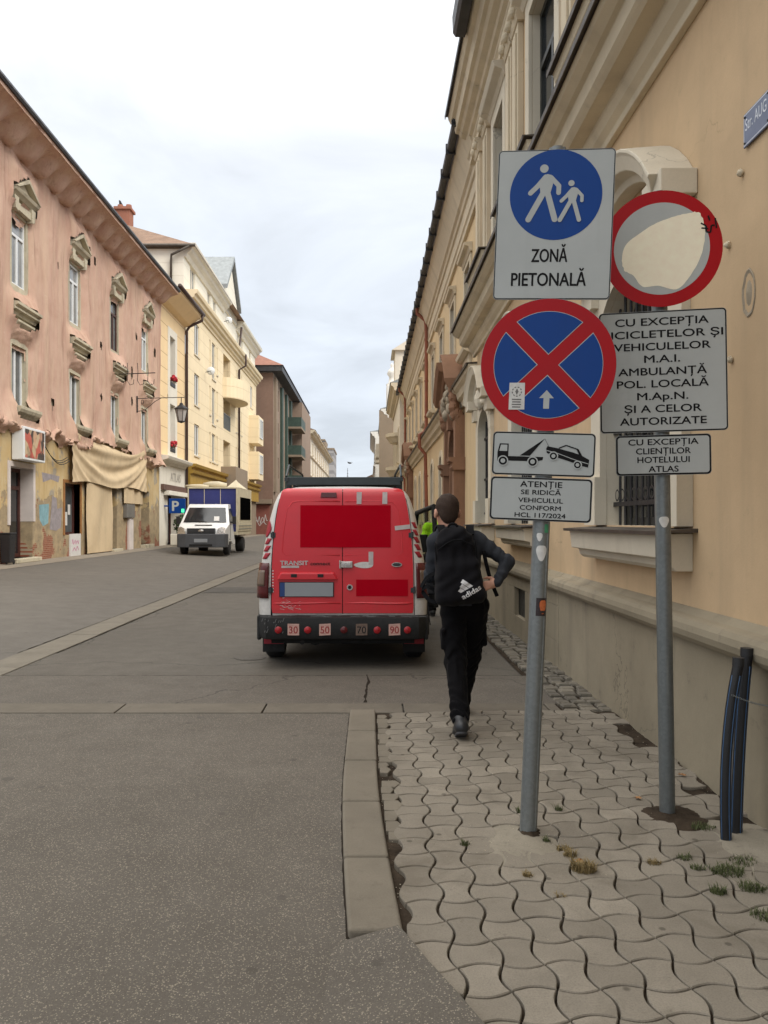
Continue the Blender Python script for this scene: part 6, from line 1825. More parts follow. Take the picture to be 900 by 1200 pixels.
M['speed_brown'] = plain('faded_brown_sticker', S(112, 92, 80), .6, .2, 20)
M['ink_red'] = plain('dull_red_ink', S(148, 40, 40), .6, .1, 20)
M['steel_rim'] = plain('steel_rim', S(120, 120, 120), .5, .15, 8, metal=.5)

van = thing('parked_van', 'red and white panel van with dark roof rack and taped rear doors parked ahead', 'van', (-.275, 8.10, 0))
def W_(z):   # half width of the body at height z
    return float(np.interp(z, [.28, .42, .56, .72, .85, 1.05, 1.25, 1.5, 1.68, 1.78, 1.82], [.80, .85, .868, .872, .868, .848, .815, .765, .715, .672, .635]))
def XD(z):   # half width of the rear doors
    return float(np.interp(z, [.5, 1.1, 1.35, 1.6, 1.80, 1.84], [.728, .722, .705, .676, .632, .605]))
def YR(z): return float(np.interp(z, [.3, 1.05, 1.4, 1.7, 1.80, 1.835, 1.86, 1.87], [0, 0, .012, .035, .055, .085, .2, .35]))
rows_ = [(W_(z), z) for z in (.30, .42, .55, .7, .85, 1.0, 1.1, 1.25, 1.4, 1.55, 1.68, 1.77, 1.815)] + [(.57, 1.842), (.48, 1.857), (.3, 1.868), (0.0, 1.872)]
def corner(w, z, t):
    xd = min(XD(z), w * .93); y0 = YR(z)
    return (xd + (w - xd) * math.sin(t * math.pi / 2), y0 + .13 * (1 - math.cos(t * math.pi / 2)))
stations = [(.35, 1.0, 1.872, .28), (1.1, 1.0, 1.885, .28), (2.0, 1.0, 1.88, .28), (2.6, .99, 1.86, .28), (2.85, .98, 1.80, .28), (3.15, .97, 1.50, .28), (3.42, .96, 1.20, .28), (3.5, .955, 1.10, .28), (3.9, .93, 1.02, .28), (4.2, .87, .92, .30), (4.30, .80, .78, .34), (4.33, .74, .62, .38)]
def body_half(s):
    verts = []
    for (w, z) in rows_:
        row = [(0.0, YR(z), z), (s * min(XD(z), w * .93) * .5, YR(z), z)]
        for k in range(7):
            x, y = corner(w, z, k / 6); row.append((s * x, y, z))
        for (y, ws, top, bot) in stations:
            zz = z
            if z > 1.0: zz = 1.0 + (z - 1.0) * (top - 1.0) / .872 if top > 1.0 else 1.0 - (1.0 - top) * 1.0 + (z - 1.0) * .02
            if top <= 1.0 and z <= 1.0: zz = bot + (z - .30) / .7 * (top - bot)
            elif z <= 1.0: zz = max(z, bot)
            wx = w if (top > 1.6 or z <= 1.0) else w + (min(.78, W_(1.05)) - w) * .0
            row.append((s * wx * ws, max(y, YR(z) + .32), zz))
        verts.append(row)
    return verts
mb = MB()
for s in (-1, 1):
    vv = body_half(s); nr, ncol = len(vv), len(vv[0])
    mb.add([p for r_ in vv for p in r_], [(r_ * ncol + c, r_ * ncol + c + 1, (r_ + 1) * ncol + c + 1, (r_ + 1) * ncol + c) for r_ in range(nr - 1) for c in range(ncol - 1)])
body = mb.build('body', 'van_white', van, smooth=True, merge=True, autosmooth=42)
mb = MB(); mb.box(-.74, .74, .1, 4.2, .24, .42); mb.build('underbody', 'under', van)
# front screens and side glass
mb = MB(); mb.add([(-.62, 2.9, 1.74), (.62, 2.9, 1.74), (.76, 3.44, 1.16), (-.76, 3.44, 1.16)], [(0, 1, 2, 3)]); o = mb.build('windscreen', 'dark_glass', van); o.location = (0, .03, .03)
for s in (-1, 1):
    mb = MB(); p = [(2.05, 1.62), (2.68, 1.60), (3.1, 1.16), (2.05, 1.12)]
    mb.add([(s * (W_(z) * .985 + .008), y, z) for y, z in p], [(0, 1, 2, 3)]); mb.build('side_window', 'dark_glass', van, recalc=False)
    mb = MB(); mb.tube([(s * .82, 2.75, 1.15), (s * 1.0, 2.78, 1.2)], .025, 8); mb.box(s * .98 - .09, s * .98 + .09, 2.74, 2.86, 1.08, 1.32); mb.build('wing_mirror', 'bumper', van, bevel=.02)
    mb = MB(); mb.box(s * .868 - .012, s * .868 + .012, .6, 3.6, .62, .72); mb.build('side_moulding', 'bumper', van, bevel=.005)
    mb = MB(); mb.add([(s * .62, 4.27, .80), (s * .80, 4.02, .84), (s * .78, 4.05, .98), (s * .6, 4.2, .93)], [(0, 1, 2, 3)]); o = mb.build('headlight', 'chrome', van, recalc=False); o.location = (s * .03, .03, 0.01)
mb = MB(); mb.box(-.80, .80, 4.18, 4.38, .30, .60); mb.build('front_bumper', 'bumper', van, bevel=.04)
# wheels
def wheel(parent, x, y, r, w, s, name='wheel'):
    wl_ = thing(name, '', '', (0, 0, 0)); del wl_['label']; del wl_['category']; wl_.parent = parent; wl_.location = (x, y, r)
    mb = MB(); mb.lathe([(r * .62, -w / 2), (r * .9, -w / 2), (r * .98, -w * .38), (r, -w * .25), (r, w * .25), (r * .98, w * .38), (r * .9, w / 2), (r * .62, w / 2)], axis='X', n=36); mb.build('tyre', 'tyre', wl_, smooth=True, autosmooth=50)
    mb = MB(); q = s * w / 2
    mb.lathe([(.0, q * .62), (r * .2, q * .66), (r * .24, q * .5), (r * .5, q * .55), (r * .6, q * .9), (r * .62, q * .98), (r * .62, -q)], axis='X', n=28)
    for k in range(5): a = k * 1.2566; mb.lathe([(.012, q * .5), (.012, q * .72)], (0, r * .33 * math.cos(a), r * .33 * math.sin(a)), 'X', 6)
    mb.build('rim', 'steel_rim', wl_, smooth=True, autosmooth=40)
    return wl_
for x in (-.76, .76):
    for y in (.72, 3.45): wheel(van, x, y, .31, .195, 1 if x > 0 else -1)
for s in (-1, 1):
    mb = MB(); n = 14
    vs = [(s * (W_(.6) + .012) * (1 if k else 1), .72 + .40 * math.cos(math.pi * k / n), .30 + .40 * math.sin(math.pi * k / n)) for k in range(n + 1)]
    mb.tube(vs, .03, 6); mb.build('wheel_arch', 'bumper', van, smooth=True)
mb = MB(); mb.add([(x, YR(z) - .006, z) for z in (.56, .8, 1.1, 1.4, 1.6, 1.75, 1.83) for x in (-.008, .008)], [(2 * i, 2 * i + 1, 2 * i + 3, 2 * i + 2) for i in range(6)]); mb.build('door_seam', 'under', van, recalc=False)
# rear doors
FV = Fr((0, 0, 0), (1, 0, 0), (0, -1, 0))
def door_pt(x, z, d): return (x, YR(z) - d, z)
ZB, ZT = .565, 1.842
zs_ = [ZB, .62, .75, .9, 1.05, 1.2, 1.35, 1.5, 1.65, 1.75, 1.80, 1.825, ZT]
for s in (-1, 1):
    rd = thing('rear_door', '', ''); del rd['label']; del rd['category']; rd.parent = van
    mb = MB(); vs = []; k = 6; rng_ = range(k + 1)
    for d in (-.01, .014):
        for z in zs_:
            x1 = XD(z) - .004; x0 = .004
            if z == ZT: x1 -= .03
            if z == ZB: x1 -= .01
            for i in rng_:
                f = i / k; vs.append(door_pt(s * (x0 + (x1 - x0) * f), z, d + .006 * (1 - (2 * f - 1) ** 2) + (.012 * math.exp(-((z - 1.0) / .05) ** 2) * 0)))
    nz = len(zs_); nn = k + 1; fs = []
    for j in range(nz - 1):
        for i in range(k): fs.append((nz * nn + j * nn + i, nz * nn + j * nn + i + 1, nz * nn + (j + 1) * nn + i + 1, nz * nn + (j + 1) * nn + i))
    for j in range(nz - 1):
        for i in (0, k): fs.append((j * nn + i, (j + 1) * nn + i, nz * nn + (j + 1) * nn + i, nz * nn + j * nn + i))
    for i in range(k):
        for j in (0, nz - 1): fs.append((j * nn + i, j * nn + i + 1, nz * nn + j * nn + i + 1, nz * nn + j * nn + i))
    mb.add(vs, fs); mb.build('door_skin', 'van_red', rd, smooth=True, autosmooth=50)
    # pressed window outline, lower swage
    mb = MB(); o_ = []
    zz = [1.165, 1.20, 1.62, 1.70, 1.725]; 
    path = [(.03, 1.155)] + [(XD(1.2) - .14 , 1.155), (XD(1.25) - .10, 1.19), (XD(1.4) - .098, 1.4), (XD(1.62) - .105, 1.62), (XD(1.7) - .14, 1.695), (XD(1.7) - .20, 1.705), (.03, 1.705)]
    mb.tube([Vector(door_pt(s * x, z, .0135)) for x, z in path], .006, 6)
    mb.build('window_outline', 'van_red', rd, smooth=True)
    mb = MB(); mb.tube([Vector(door_pt(s * x, .665 + .004 * math.sin(x * 9), .012)) for x in (.02, .2, .4, .55, .66, .71)], [.006, .012, .013, .013, .011, .004], 8); mb.build('swage', 'van_red', rd, smooth=True)
    for z in (.80, 1.36) if True else (): 
        mb = MB(); mb.lathe([(.013, z - .035), (.013, z + .035)], (s * (XD(z) + .006), YR(z) - .018, 0), 'Z', 10); mb.box(s * XD(z) - .03, s * XD(z) + .02, YR(z) - .022, YR(z) - .004, z - .025, z + .025); mb.build('hinge', 'rack', rd, bevel=.003)
DD = .0215
def vflat(mb, pts, d=DD, m=0): mb.add([door_pt(x, z, d) for x, z in pts], [tuple(range(len(pts)))], m)
def vz(px, py): return ((px - 402.5) / 114.8 * 1.0, 1.5 + (611 - py) / 114.8)      # rear panel place from the photograph's measure
mb = MB()
for (a, b, c, d_) in ((353, 459, 592, 641.5),):
    for (p, q_) in ((a, b),):
        for k in range(8):
            z0, z1 = c + (d_ - c) * k / 8, c + (d_ - c) * (k + 1) / 8
            vflat(mb, [vz(p, z1), vz(q_, z1), vz(q_, z0), vz(p, z0)], DD + .0015)
mb.build('blank_panel', 'decal_red', van, recalc=False)
mb = MB(); vflat(mb, [vz(418.5, 698.5), vz(479, 698.5), vz(479, 679), vz(418.5, 679)], DD + .0005); mb.build('blank_panel', 'decal_red', van, recalc=False)
for pts in ([(419, 590.5), (424.5, 590.5), (425, 576.5), (419, 576.5)], [(449, 590.5), (455, 590.5), (455, 576.5), (449.5, 576.5)], [(464, 621.5), (482, 619.5), (481.5, 614.5), (463.5, 616.5)], [(433, 662), (438.5, 662), (438.5, 646.5), (433, 646.5)]):
    mb = MB(); vflat(mb, [vz(*p) for p in pts], DD + .002); mb.build('tape_strip', 'tape', van, recalc=False)
# third brake light, latch, handle, lock, badges
mb = MB(); mb.add([(x, YR(z) - d, z) for d in (.015, .028) for x, z in (vz(376.5, 583), vz(396, 583), vz(395, 577), vz(377.5, 577))], [(4, 5, 6, 7), (0, 1, 5, 4), (1, 2, 6, 5), (2, 3, 7, 6), (3, 0, 4, 7)]); mb.build('brake_light', 'tail_lens', van, bevel=.004)
lt = MB(); c = vz(408, 661); lt.box(c[0] - .075, c[0] + .055, -.045, -.014, c[1] - .035, c[1] + .03); lt.box(c[0] - .05, c[0] + .04, -.056, -.045, c[1] - .018, c[1] + .018); lt.tube([(c[0] - .07, -.04, c[1] - .045), (c[0] - .07, -.04, c[1] + .04)], .012, 8); lt.build('latch', 'chrome', van, bevel=.004)
hn = MB(); c = vz(427, 662); n = 20
hn.add([(c[0] + .098 * math.cos(6.2832 * k / n), -.0225, c[1] + .032 * math.sin(6.2832 * k / n) * (1 + .2 * math.cos(6.2832 * k / n))) for k in range(n)], [tuple(range(n))])
hn.build('bare_patch', 'sticker_white', van, recalc=False)
lk = MB(); c = vz(411, 688); lk.lathe([(.030, -.030), (.030, -.014)], (c[0], 0, c[1]), 'Y', 20); lk.build('filler', 'chrome', van, smooth=True, autosmooth=40)
lk = MB(); lk.lathe([(.019, -.0318), (.019, -.030)], (c[0], 0, c[1]), 'Y', 20); lk.build('lock', 'under', van)
bd = MB(); c = vz(466, 661.5)
bd.add([(c[0] + .054 * math.cos(6.2832 * k / 24), -d, c[1] + .024 * math.sin(6.2832 * k / 24)) for d in (.02, .03) for k in range(24)], [tuple(range(24, 48))] + [(k, (k + 1) % 24, 24 + (k + 1) % 24, 24 + k) for k in range(24)]); badge = bd.build('oval_badge', 'chrome', van)
bd = MB(); bd.add([(c[0] + .044 * math.cos(6.2832 * k / 24), -.0306, c[1] + .016 * math.sin(6.2832 * k / 24)) for k in range(24)], [tuple(range(24))]); bd.build('badge_field', 'rack', badge, recalc=False)
FV2 = Fr((0, 0, 0), (1, 0, 0), (0, -1, 0))
nm = MB(); c = vz(346, 659.5); nm.text(FV2, 'TRANSIT', c[0] - .0, c[1] + .0, .285, .042, .026, bold=.03); nm.build('lettering', 'chrome', van, recalc=False)
nm = MB(); c = vz(376.5, 660.2); nm.text(FV2, 'connect', c[0], c[1], .20, .032, .0255, bold=.03); nm.build('lettering', 'under', van, recalc=False)
nm = MB(); c = vz(341.5, 664); vflat(nm, [(c[0] - .09, c[1] - .012), (c[0] + .09, c[1] - .012), (c[0] + .09, c[1] + .012), (c[0] - .09, c[1] + .012)], DD + .002); nm.build('label_strip', 'tape', van, recalc=False)
# number plate recess: hood, lamps, plate
nh = MB(); a, b = vz(326, 678), vz(397, 670)
nh.add([(x, -d, z) for d, zz in ((.012, 0), (.045, -.012)) for x, z in ((a[0], a[1] + zz), (b[0], a[1] + zz), (b[0] - .04, b[1] + zz), (a[0] + .04, b[1] + zz))], [(4, 5, 6, 7), (0, 1, 5, 4), (1, 2, 6, 5), (2, 3, 7, 6), (3, 0, 4, 7)]); nh.build('plate_hood', 'van_red', van, bevel=.01)
for px in (346, 377):
    nh = MB(); c = vz(px, 673.5); nh.box(c[0] - .03, c[0] + .03, -.052, -.04, c[1] - .022, c[1] + .01); nh.build('plate_lamp', 'bumper', van, bevel=.004)
pn = MB(); a, b = vz(329.5, 698.5), vz(391.5, 682.5); pn.box(a[0] - .008, b[0] + .008, -.031, -.022, a[1] - .006, b[1] + .006); pln = pn.build('number_plate', 'bumper', van, bevel=.003)
pn = MB(); pn.box(a[0] + .05, b[0], -.0335, -.0312, a[1], b[1]); pn.build('plate_face', 'plate_grey', pln)
pn = MB(); pn.box(a[0], a[0] + .049, -.0335, -.0312, a[1], b[1]); pn.build('plate_band', 'plate_blue', pln)
pn = MB(); z0 = .60
mb = MB(); q = random.Random(29)
for k in range(34):
    x, z = q.uniform(-.8, .8), .535 + q.gauss(0, .006); L = q.uniform(.02, .12)
    mb.add([(x, -.066 - .0003 * k, z), (x + L, -.066 - .0003 * k, z + q.uniform(-.004, .004)), (x + L * .8, -.066 - .0003 * k, z + .005), (x + .01, -.066 - .0003 * k, z + .006)], [(0, 1, 2, 3)])
for k in range(16):
    x, z = q.uniform(-.84, -.6), q.uniform(.36, .52); L = q.uniform(.01, .05)
    mb.add([(x, -.1035 - .0002 * k, z), (x + L * .4, -.1035 - .0002 * k, z + L), (x + L * .4 + .004, -.1035 - .0002 * k, z + L), (x + .006, -.1035 - .0002 * k, z)], [(0, 1, 2, 3)])
mb.build('bumper_scuff', 'steel_rim', van, recalc=False)
# scratches and bare metal low on the left door
q = random.Random(17); mb = MB()
for k in range(26):
    x, z = -.64 + abs(q.gauss(0, .09)), .60 + abs(q.gauss(0, .06)); L = q.uniform(.01, .06); a_ = q.uniform(-.5, .5); w = q.uniform(.001, .0035)
    vflat(mb, [(x, z), (x + L * math.cos(a_), z + L * math.sin(a_)), (x + L * math.cos(a_), z + L * math.sin(a_) + w), (x, z + w)], .0215 + .0001 * k)
for k in range(8): z = .78 + .03 * k; vflat(mb, [(-.715, z), (-.702, z), (-.702, z + .012), (-.715, z + .012)], .0215)
mb.build('scratch', 'sticker_white', van, recalc=False)
# lamps and striped corners
def corner_patch(name, s, z0, z1, t0, t1, off, mat, parent=van, nz=6, nt=6, poly=None):
    mb = MB(); vs = []
    for j in range(nz + 1):
        z = z0 + (z1 - z0) * j / nz; w = W_(z)
        for i in range(nt + 1):
            if poly: a0, a1 = poly(j / nz)
            else: a0, a1 = t0, t1
            t_ = a0 + (a1 - a0) * i / nt
            x, y = corner(w, z, t_); x2, y2 = corner(w, z, min(t_ + .01, 1)); x1_, y1_ = corner(w, z, max(t_ - .01, 0))
            tx, ty = x2 - x1_, y2 - y1_; L = math.hypot(tx, ty) or 1
            vs.append((s * (x + ty / L * off), y - tx / L * off, z))
    mb.add(vs, [(j * (nt + 1) + i, j * (nt + 1) + i + 1, (j + 1) * (nt + 1) + i + 1, (j + 1) * (nt + 1) + i) for j in range(nz) for i in range(nt)])
    o = mb.build(name, mat, parent, smooth=True, recalc=False)
    m_ = o.modifiers.new('thickness', 'SOLIDIFY'); m_.thickness = .004; m_.offset = -1
    return o
for s in (-1, 1):
    L = corner_patch('tail_light', s, .715, 1.075, .12, 1.0, .016, 'tail_lens')
    corner_patch('clear_lens', s, .84, 1.0, .3, .86, .0205, 'tail_smoke', L)
    for k in range(3 if s < 0 else 5):
        z = (1.115 if s < 0 else 1.13) + .075 * k
        corner_patch('stripe', s, z, z + .062, .2, .75, .004, 'decal_stripe', nz=3, nt=3, poly=lambda f, s=s: (.10 + .22 * (1 - f), .42 + .22 * (1 - f)))
    if s < 0: corner_patch('round_mark', s, 1.335, 1.505, .25, .9, .0045, 'decal_stripe', poly=lambda f: (.58 - .36 * math.sin(math.pi * (f * .96 + .02)), .58 + .36 * math.sin(math.pi * (f * .96 + .02))), nz=10)
    corner_patch('corner_gap', s, .5, 1.82, -.06, .03, .003, 'under', nz=14, nt=2)
# bumper with its lamps and speed stickers
bp = thing('rear_bumper', '', ''); del bp['label']; del bp['category']; bp.parent = van
mb = MB(); n = 22; vs = []
secp = [(.30, .035), (.315, .075), (.36, .095), (.47, .10), (.525, .09), (.54, .06), (.545, -.02), (.30, -.02)]
for i in range(n + 1):
    t_ = -1 + 2 * i / n; x = t_ * .845
    back = .0 if abs(t_) < .88 else -((abs(t_) - .88) / .12) ** 2 * .14
    jig = .006 * mnoise.noise((i * .7, 0, 0))
    for z, d in secp: vs.append((x * (1 + .03 * (1 if abs(t_) > .88 else 0) * (abs(t_) - .88) / .12), -(d + back) , z + jig * (1 if z > .5 else .3)))
k = len(secp)
mb.add(vs, [(i * k + j, i * k + (j + 1) % k, (i + 1) * k + (j + 1) % k, (i + 1) * k + j) for i in range(n) for j in range(k)] + [tuple(range(k)), tuple(range(n * k, n * k + k))])
mb.build('shell', 'bumper', bp, smooth=True, autosmooth=35)
for s in (-1, 1):
    mb = MB(); mb.box(s * .858 - .02, s * .858 + .02, .02, .36, .285, .54); mb.build('bumper_end', 'bumper', bp, bevel=.018)
for px in (328.5, 362.5, 404.5, 443, 478):
    x = (px - 402.5) / 114.8; mb = MB(); mb.lathe([(.0, -.112), (.028, -.110), (.036, -.104), (.036, -.09)], (x, 0, .405), 'Y', 20); mb.build('reflector', 'lens_red' if px != 404.5 else 'tail_lens', bp, smooth=True, autosmooth=40)
for px, s_, mt in ((346, '30', 'speed_pink'), (382.5, '50', 'speed_pink'), (425, '70', 'speed_brown'), (463, '90', 'speed_pink')):
    x = (px - 402.5) / 114.8; F_ = Fr((x, 0, .41), (1, 0, 0), (0, -1, 0))
    mb = MB(); r_ = random.Random(px).uniform(-.006, .006); mb.flat(F_, [(-.058, -.058 + r_), (.058, -.058 - r_), (.058, .058 - r_), (-.058, .058 + r_)], .1025); st = mb.build('speed_sticker', mt, bp, recalc=False)
    mb = MB(); mb.text(F_, s_, 0, -.004, .088, .068, .1032, bold=.012); mb.ring(F_, 0, .0, .052, .055, .1031, 0, 4, 45, 405); mb.build('lettering', 'ink_red' if mt == 'speed_pink' else 'under', st, recalc=False)
for s in (-1, 1):
    mb = MB(); mb.box(s * .75 - .12, s * .75 + .12, .40, .425, .10, .34); mf = mb.build('mud_flap', 'tyre', van, bevel=.008)
    mb = MB(); mb.box(s * .75 - .105, s * .75 + .105, .392, .399, .19, .245); mb.build('reflective_strip', 'decal_stripe', mf)
mb = MB(); mb.tube([(-.42, .1, .25), (-.42, .7, .27)], .026, 10); mb.lathe([(.08, .3), (.08, .75)], (-.3, 0, .27), 'Y', 12); mb.build('exhaust', 'iron', van, smooth=True, autosmooth=40)
# roof rack
rk = thing('roof_rack', '', ''); del rk['label']; del rk['category']; rk.parent = van
mb = MB(); mb.box(-.61, .61, .40, .425, 1.89, 1.975); mb.build('rear_board', 'rack', rk, bevel=.005)
for y in (1.2, 2.0, 2.7): mb = MB(); mb.box(-.59, .59, y, y + .04, 1.932, 1.96); mb.build('crossbar', 'rack', rk, bevel=.005)
for s in (-1, 1):
    mb = MB(); mb.box(s * .615 - .02, s * .615 + .02, .38, 2.75, 1.93, 1.97); mb.tube([(s * .615, .4, 1.98), (s * .615, .7, 2.12), (s * .615, 2.4, 2.12), (s * .615, 2.75, 1.98)], .014, 8)
    for y in (.5, 1.3, 2.5): mb.box(s * .6 - .03, s * .6 + .03, y, y + .05, 1.83, 1.935)
    mb.build('side_rail', 'rack', rk, bevel=.004)
mb = MB(); mb.box(-.58, .58, .43, 2.6, 1.915, 1.93); mb.build('deck', 'rack', rk)
# passenger door standing open at the front
pd = thing('front_door', '', ''); del pd['label']; del pd['category']; pd.parent = van; pd.location = (.865, 3.3, 0); pd.rotation_euler = (0, 0, R(-74))
Fd = Fr((0, 0, 0), (1, 0, 0), (0, -1, 0))
mb = MB(); mb.fpoly(Fd, [(0, .34), (.98, .36), (.98, 1.05), (0.0, 1.05)], -.06, .02); mb.build('door_panel', 'bumper', pd, bevel=.02)
mb = MB()
for a_, b_ in (((.02, 1.05), (.22, 1.62)), ((.22, 1.62), (.9, 1.70)), ((.9, 1.70), (.96, 1.05))): mb.tube([Fd(*a_, -.02), Fd(*b_, -.02)], .035, 8)
mb.build('door_frame', 'bumper', pd, smooth=True, autosmooth=50)
mb = MB(); mb.fpoly(Fd, [(.05, 1.05), (.95, 1.05), (.88, 1.67), (.24, 1.6)], -.025, -.02); gt = NT('clear_tinted_glass'); gt.base(S(190, 205, 190)); gt.rough(.02); gt.b.inputs['Transmission Weight'].default_value = 1.0; gt.b.inputs['IOR'].default_value = 1.02; M['clear_glass'] = gt.m
mb.build('door_glass', 'clear_glass', pd)

# ================================================================== white lorry
tk = thing('parked_truck', 'white flatbed truck with blue front board and cream box body standing across the street', 'truck', (-6.62, 31.2, gz(-6.62)))
M['truck_white'] = car_paint('white_truck_paint', S(222, 222, 220), .35, .4, .4)
M['navy'] = plain('navy_tarpaulin', S(44, 50, 110), .7, .15, 1.5, .2, 12)
M['cream_box'] = plain('dirty_cream_panel', S(196, 186, 160), .7, .15, 3)
M['grey_plastic'] = plain('grey_bumper_plastic', S(74, 76, 80), .6, .12, 5)
M['black_panel'] = plain('black_panel', (.003, .003, .003), .95, .1, 3, spec=0.0)
# local: front at y=0, length up the street
prof = [(.0, .50), (.0, .90), (.10, 1.07), (.55, 1.23), (.62, 1.27), (1.22, 1.93), (1.36, 2.03), (1.6, 2.07), (2.05, 2.07), (2.05, .42), (1.3, .42), (1.2, .55), (.52, .55), (.42, .42), (.05, .42)]
mb = MB(); nx = 8
xs = [-.99, -.985, -.9, -.5, 0, .5, .9, .985, .99]
def cabw(x, y, z):
    inn = .0
    k = 1.0
    if z > 1.24: k = 1 - .20 * min((z - 1.24) / .83, 1) 
    if y < .3: k *= 1 - .10 * (1 - y / .3) ** 2
    yy = y + (.10 * (abs(x) / .99) ** 4 if y < 1.4 else 0)
    return (x * k, yy, z)
vs = [cabw(x, y, z) for x in xs for y, z in prof]; k = len(prof)
mb.add(vs, [(i * k + j, i * k + (j + 1) % k, (i + 1) * k + (j + 1) % k, (i + 1) * k + j) for i in range(len(xs) - 1) for j in range(k)] + [tuple(range(k)), tuple(range((len(xs) - 1) * k, len(xs) * k))])
mb.build('cab', 'truck_white', tk, smooth=True, autosmooth=30)
def cabp(x, y, z, off=.012):
    p = cabw(x, y, z); return (p[0], p[1] - off, p[2] + off * .8)
ws = MB(); A_, B_ = (.66, 1.31), (1.20, 1.91)
ws.grid(lambda i, j: cabp(-.88 + 1.76 * i / 10, A_[0] + (B_[0] - A_[0]) * j / 4, A_[1] + (B_[1] - A_[1]) * j / 4), 10, 4); ws.build('windscreen', 'dark_glass', tk, smooth=True, recalc=False)
ws = MB(); ws.add([cabp(.38 + .22 * a_,   .70 + .16 * b_, 1.36 + .18 * b_, .022) for a_, b_ in ((0, 0), (1, 0), (1, 1), (0, 1))], [(0, 1, 2, 3)]); ws.build('paper_notice', 'sticker_white', tk, recalc=False)
for s in (-1, 1):
    mb = MB(); mb.tube([cabp(s * .1, .66, 1.315, .02), cabp(s * .1 - .55, .72, 1.375, .022)], .012, 6); mb.build('wiper', 'iron', tk)
    mb = MB(); zz = [(.95, 1.33), (1.32, 1.86), (1.9, 1.90), (1.9, 1.31)]
    mb.add([(s * (.99 * (1 - .20 * max(z - 1.24, 0) / .83) + .012), y, z) for y, z in zz], [(0, 1, 2, 3)]); mb.build('side_window', 'dark_glass', tk, recalc=False)
    mb = MB(); mb.box(s * 1.14 - .07, s * 1.14 + .07, .92, 1.02, 1.24, 1.56); mb.tube([(s * .97, .98, 1.32), (s * 1.12, .97, 1.32)], .03, 8); mb.build('wing_mirror', 'iron', tk, bevel=.02)
    mb = MB(); mb.add([(s * .60, -.02, .86), (s * .93, .07, .86), (s * .93, .16, 1.10), (s * .80, .09, 1.14), (s * .66, .03, 1.08)], [(0, 1, 2, 3, 4)]); o = mb.build('headlight', 'chrome', tk, recalc=False); o.location = (0, -.01, 0)
    sol = o.modifiers.new('thickness', 'SOLIDIFY'); sol.thickness = .03
    mb = MB(); mb.box(s * .992 - .006, s * .992 + .006, .95, .96, .6, 1.3); mb.box(s * .995 - .01, s * .995 + .01, 1.7, 1.85, 1.12, 1.16); mb.build('door_trim', 'iron', tk)
mb = MB(); mb.box(-.56, .56, -.03, .06, .86, 1.09); gr = mb.build('grille', 'grey_plastic', tk, bevel=.02)
mb = MB()
for z in (.90, .96, 1.02): mb.box(-.52, .52, -.038, -.031, z, z + .028)
mb.build('grille_slots', 'under', gr)
mb = MB(); mb.lathe([(.0, -.05), (.07, -.046), (.08, -.035)], (0, 0, .985), 'Y', 18); o = mb.build('oval_badge', 'chrome', gr, smooth=True); o.scale = (1.4, 1, .7); o.location = (0, 0, .985 * .3)
mb = MB(); mb.box(-.34, .34, .40, .47, 1.195, 1.225); o = mb.build('bonnet_vent', 'under', tk); 
mb = MB()
mb.add([(x, y, z) for x, y in ((-1.0, .22), (-.93, .0), (-.6, -.07), (.6, -.07), (.93, .0), (1.0, .22), (1.0, .42), (-1.0, .42)) for z in (.33, .86)], [(0, 2, 3, 1), (2, 4, 5, 3), (4, 6, 7, 5), (6, 8, 9, 7), (8, 10, 11, 9), (10, 12, 13, 11), (12, 14, 15, 13), (14, 0, 1, 15), (0, 2, 4, 6, 8, 10, 12, 14), (1, 3, 5, 7, 9, 11, 13, 15)])
mb.build('front_bumper', 'grey_plastic', tk, bevel=.03)
mb = MB(); mb.box(-.26, .26, -.095, -.075, .53, .67); mb.build('number_plate', 'plate_grey', tk, bevel=.004)
mb = MB(); mb.box(-.45, .45, -.082, -.07, .38, .46); mb.build('bumper_intake', 'under', tk)
for x in (-.86, .86): wheel(tk, x, .88, .34, .22, 1 if x > 0 else -1)
for x in (-.82, .82): wheel(tk, x, 4.35, .34, .34, 1 if x > 0 else -1)
mb = MB(); mb.box(-.42, -.3, 1.9, 6.0, .5, .72); mb.box(.3, .42, 1.9, 6.0, .5, .72)
for y in (2.2, 3.6, 5.0, 5.9): mb.box(-.3, .3, y, y + .1, .52, .7)
mb.build('chassis', 'under', tk)
mb = MB(); mb.box(-1.06, 1.06, 2.2, 6.1, .78, .92); mb.build('load_bed', 'cream_box', tk, bevel=.01)
mb = MB(); mb.box(-1.02, 1.02, 2.24, 2.30, .92, 2.74); mb.build('front_board', 'navy', tk, bevel=.01)
mb = MB()
for x in (-1.04, 1.0): mb.box(x, x + .05, 2.2, 2.32, .92, 2.80)
mb.box(-1.05, 1.06, 2.19, 2.33, 2.74, 2.80)
for x in (-.34, .34): mb.box(x - .012, x + .012, 2.225, 2.239, .95, 2.73)
mb.build('board_frame', 'cream_box', tk, bevel=.008)
for s in (-1, 1):
    mb = MB(); mb.box(s * 1.05 - .02, s * 1.05 + .02, 2.33, 6.1, 1.32, 2.75); bs = mb.build('box_side', 'cream_box', tk, bevel=.006)
    mb = MB(); mb.box(s * 1.055 - .03, s * 1.055 + .03, 2.33, 6.1, .93, 1.31); mb.build('drop_side', 'cream_box', tk, bevel=.01)
    mb = MB()
    for z in (1.02, 1.15): mb.box(s * 1.09 - .008, s * 1.09 + .008, 2.4, 6.05, z, z + .03)
    mb.build('drop_side_rib', 'galv', tk)
    mb = MB(); mb.box(s * 1.076 - .004, s * 1.076 + .004, 2.85, 5.75, 1.42, 2.4); mb.build('black_panel', 'black_panel', bs)
mb = MB(); mb.box(-1.07, 1.07, 2.34, 6.12, 2.752, 2.80); mb.build('box_roof', 'cream_box', tk)
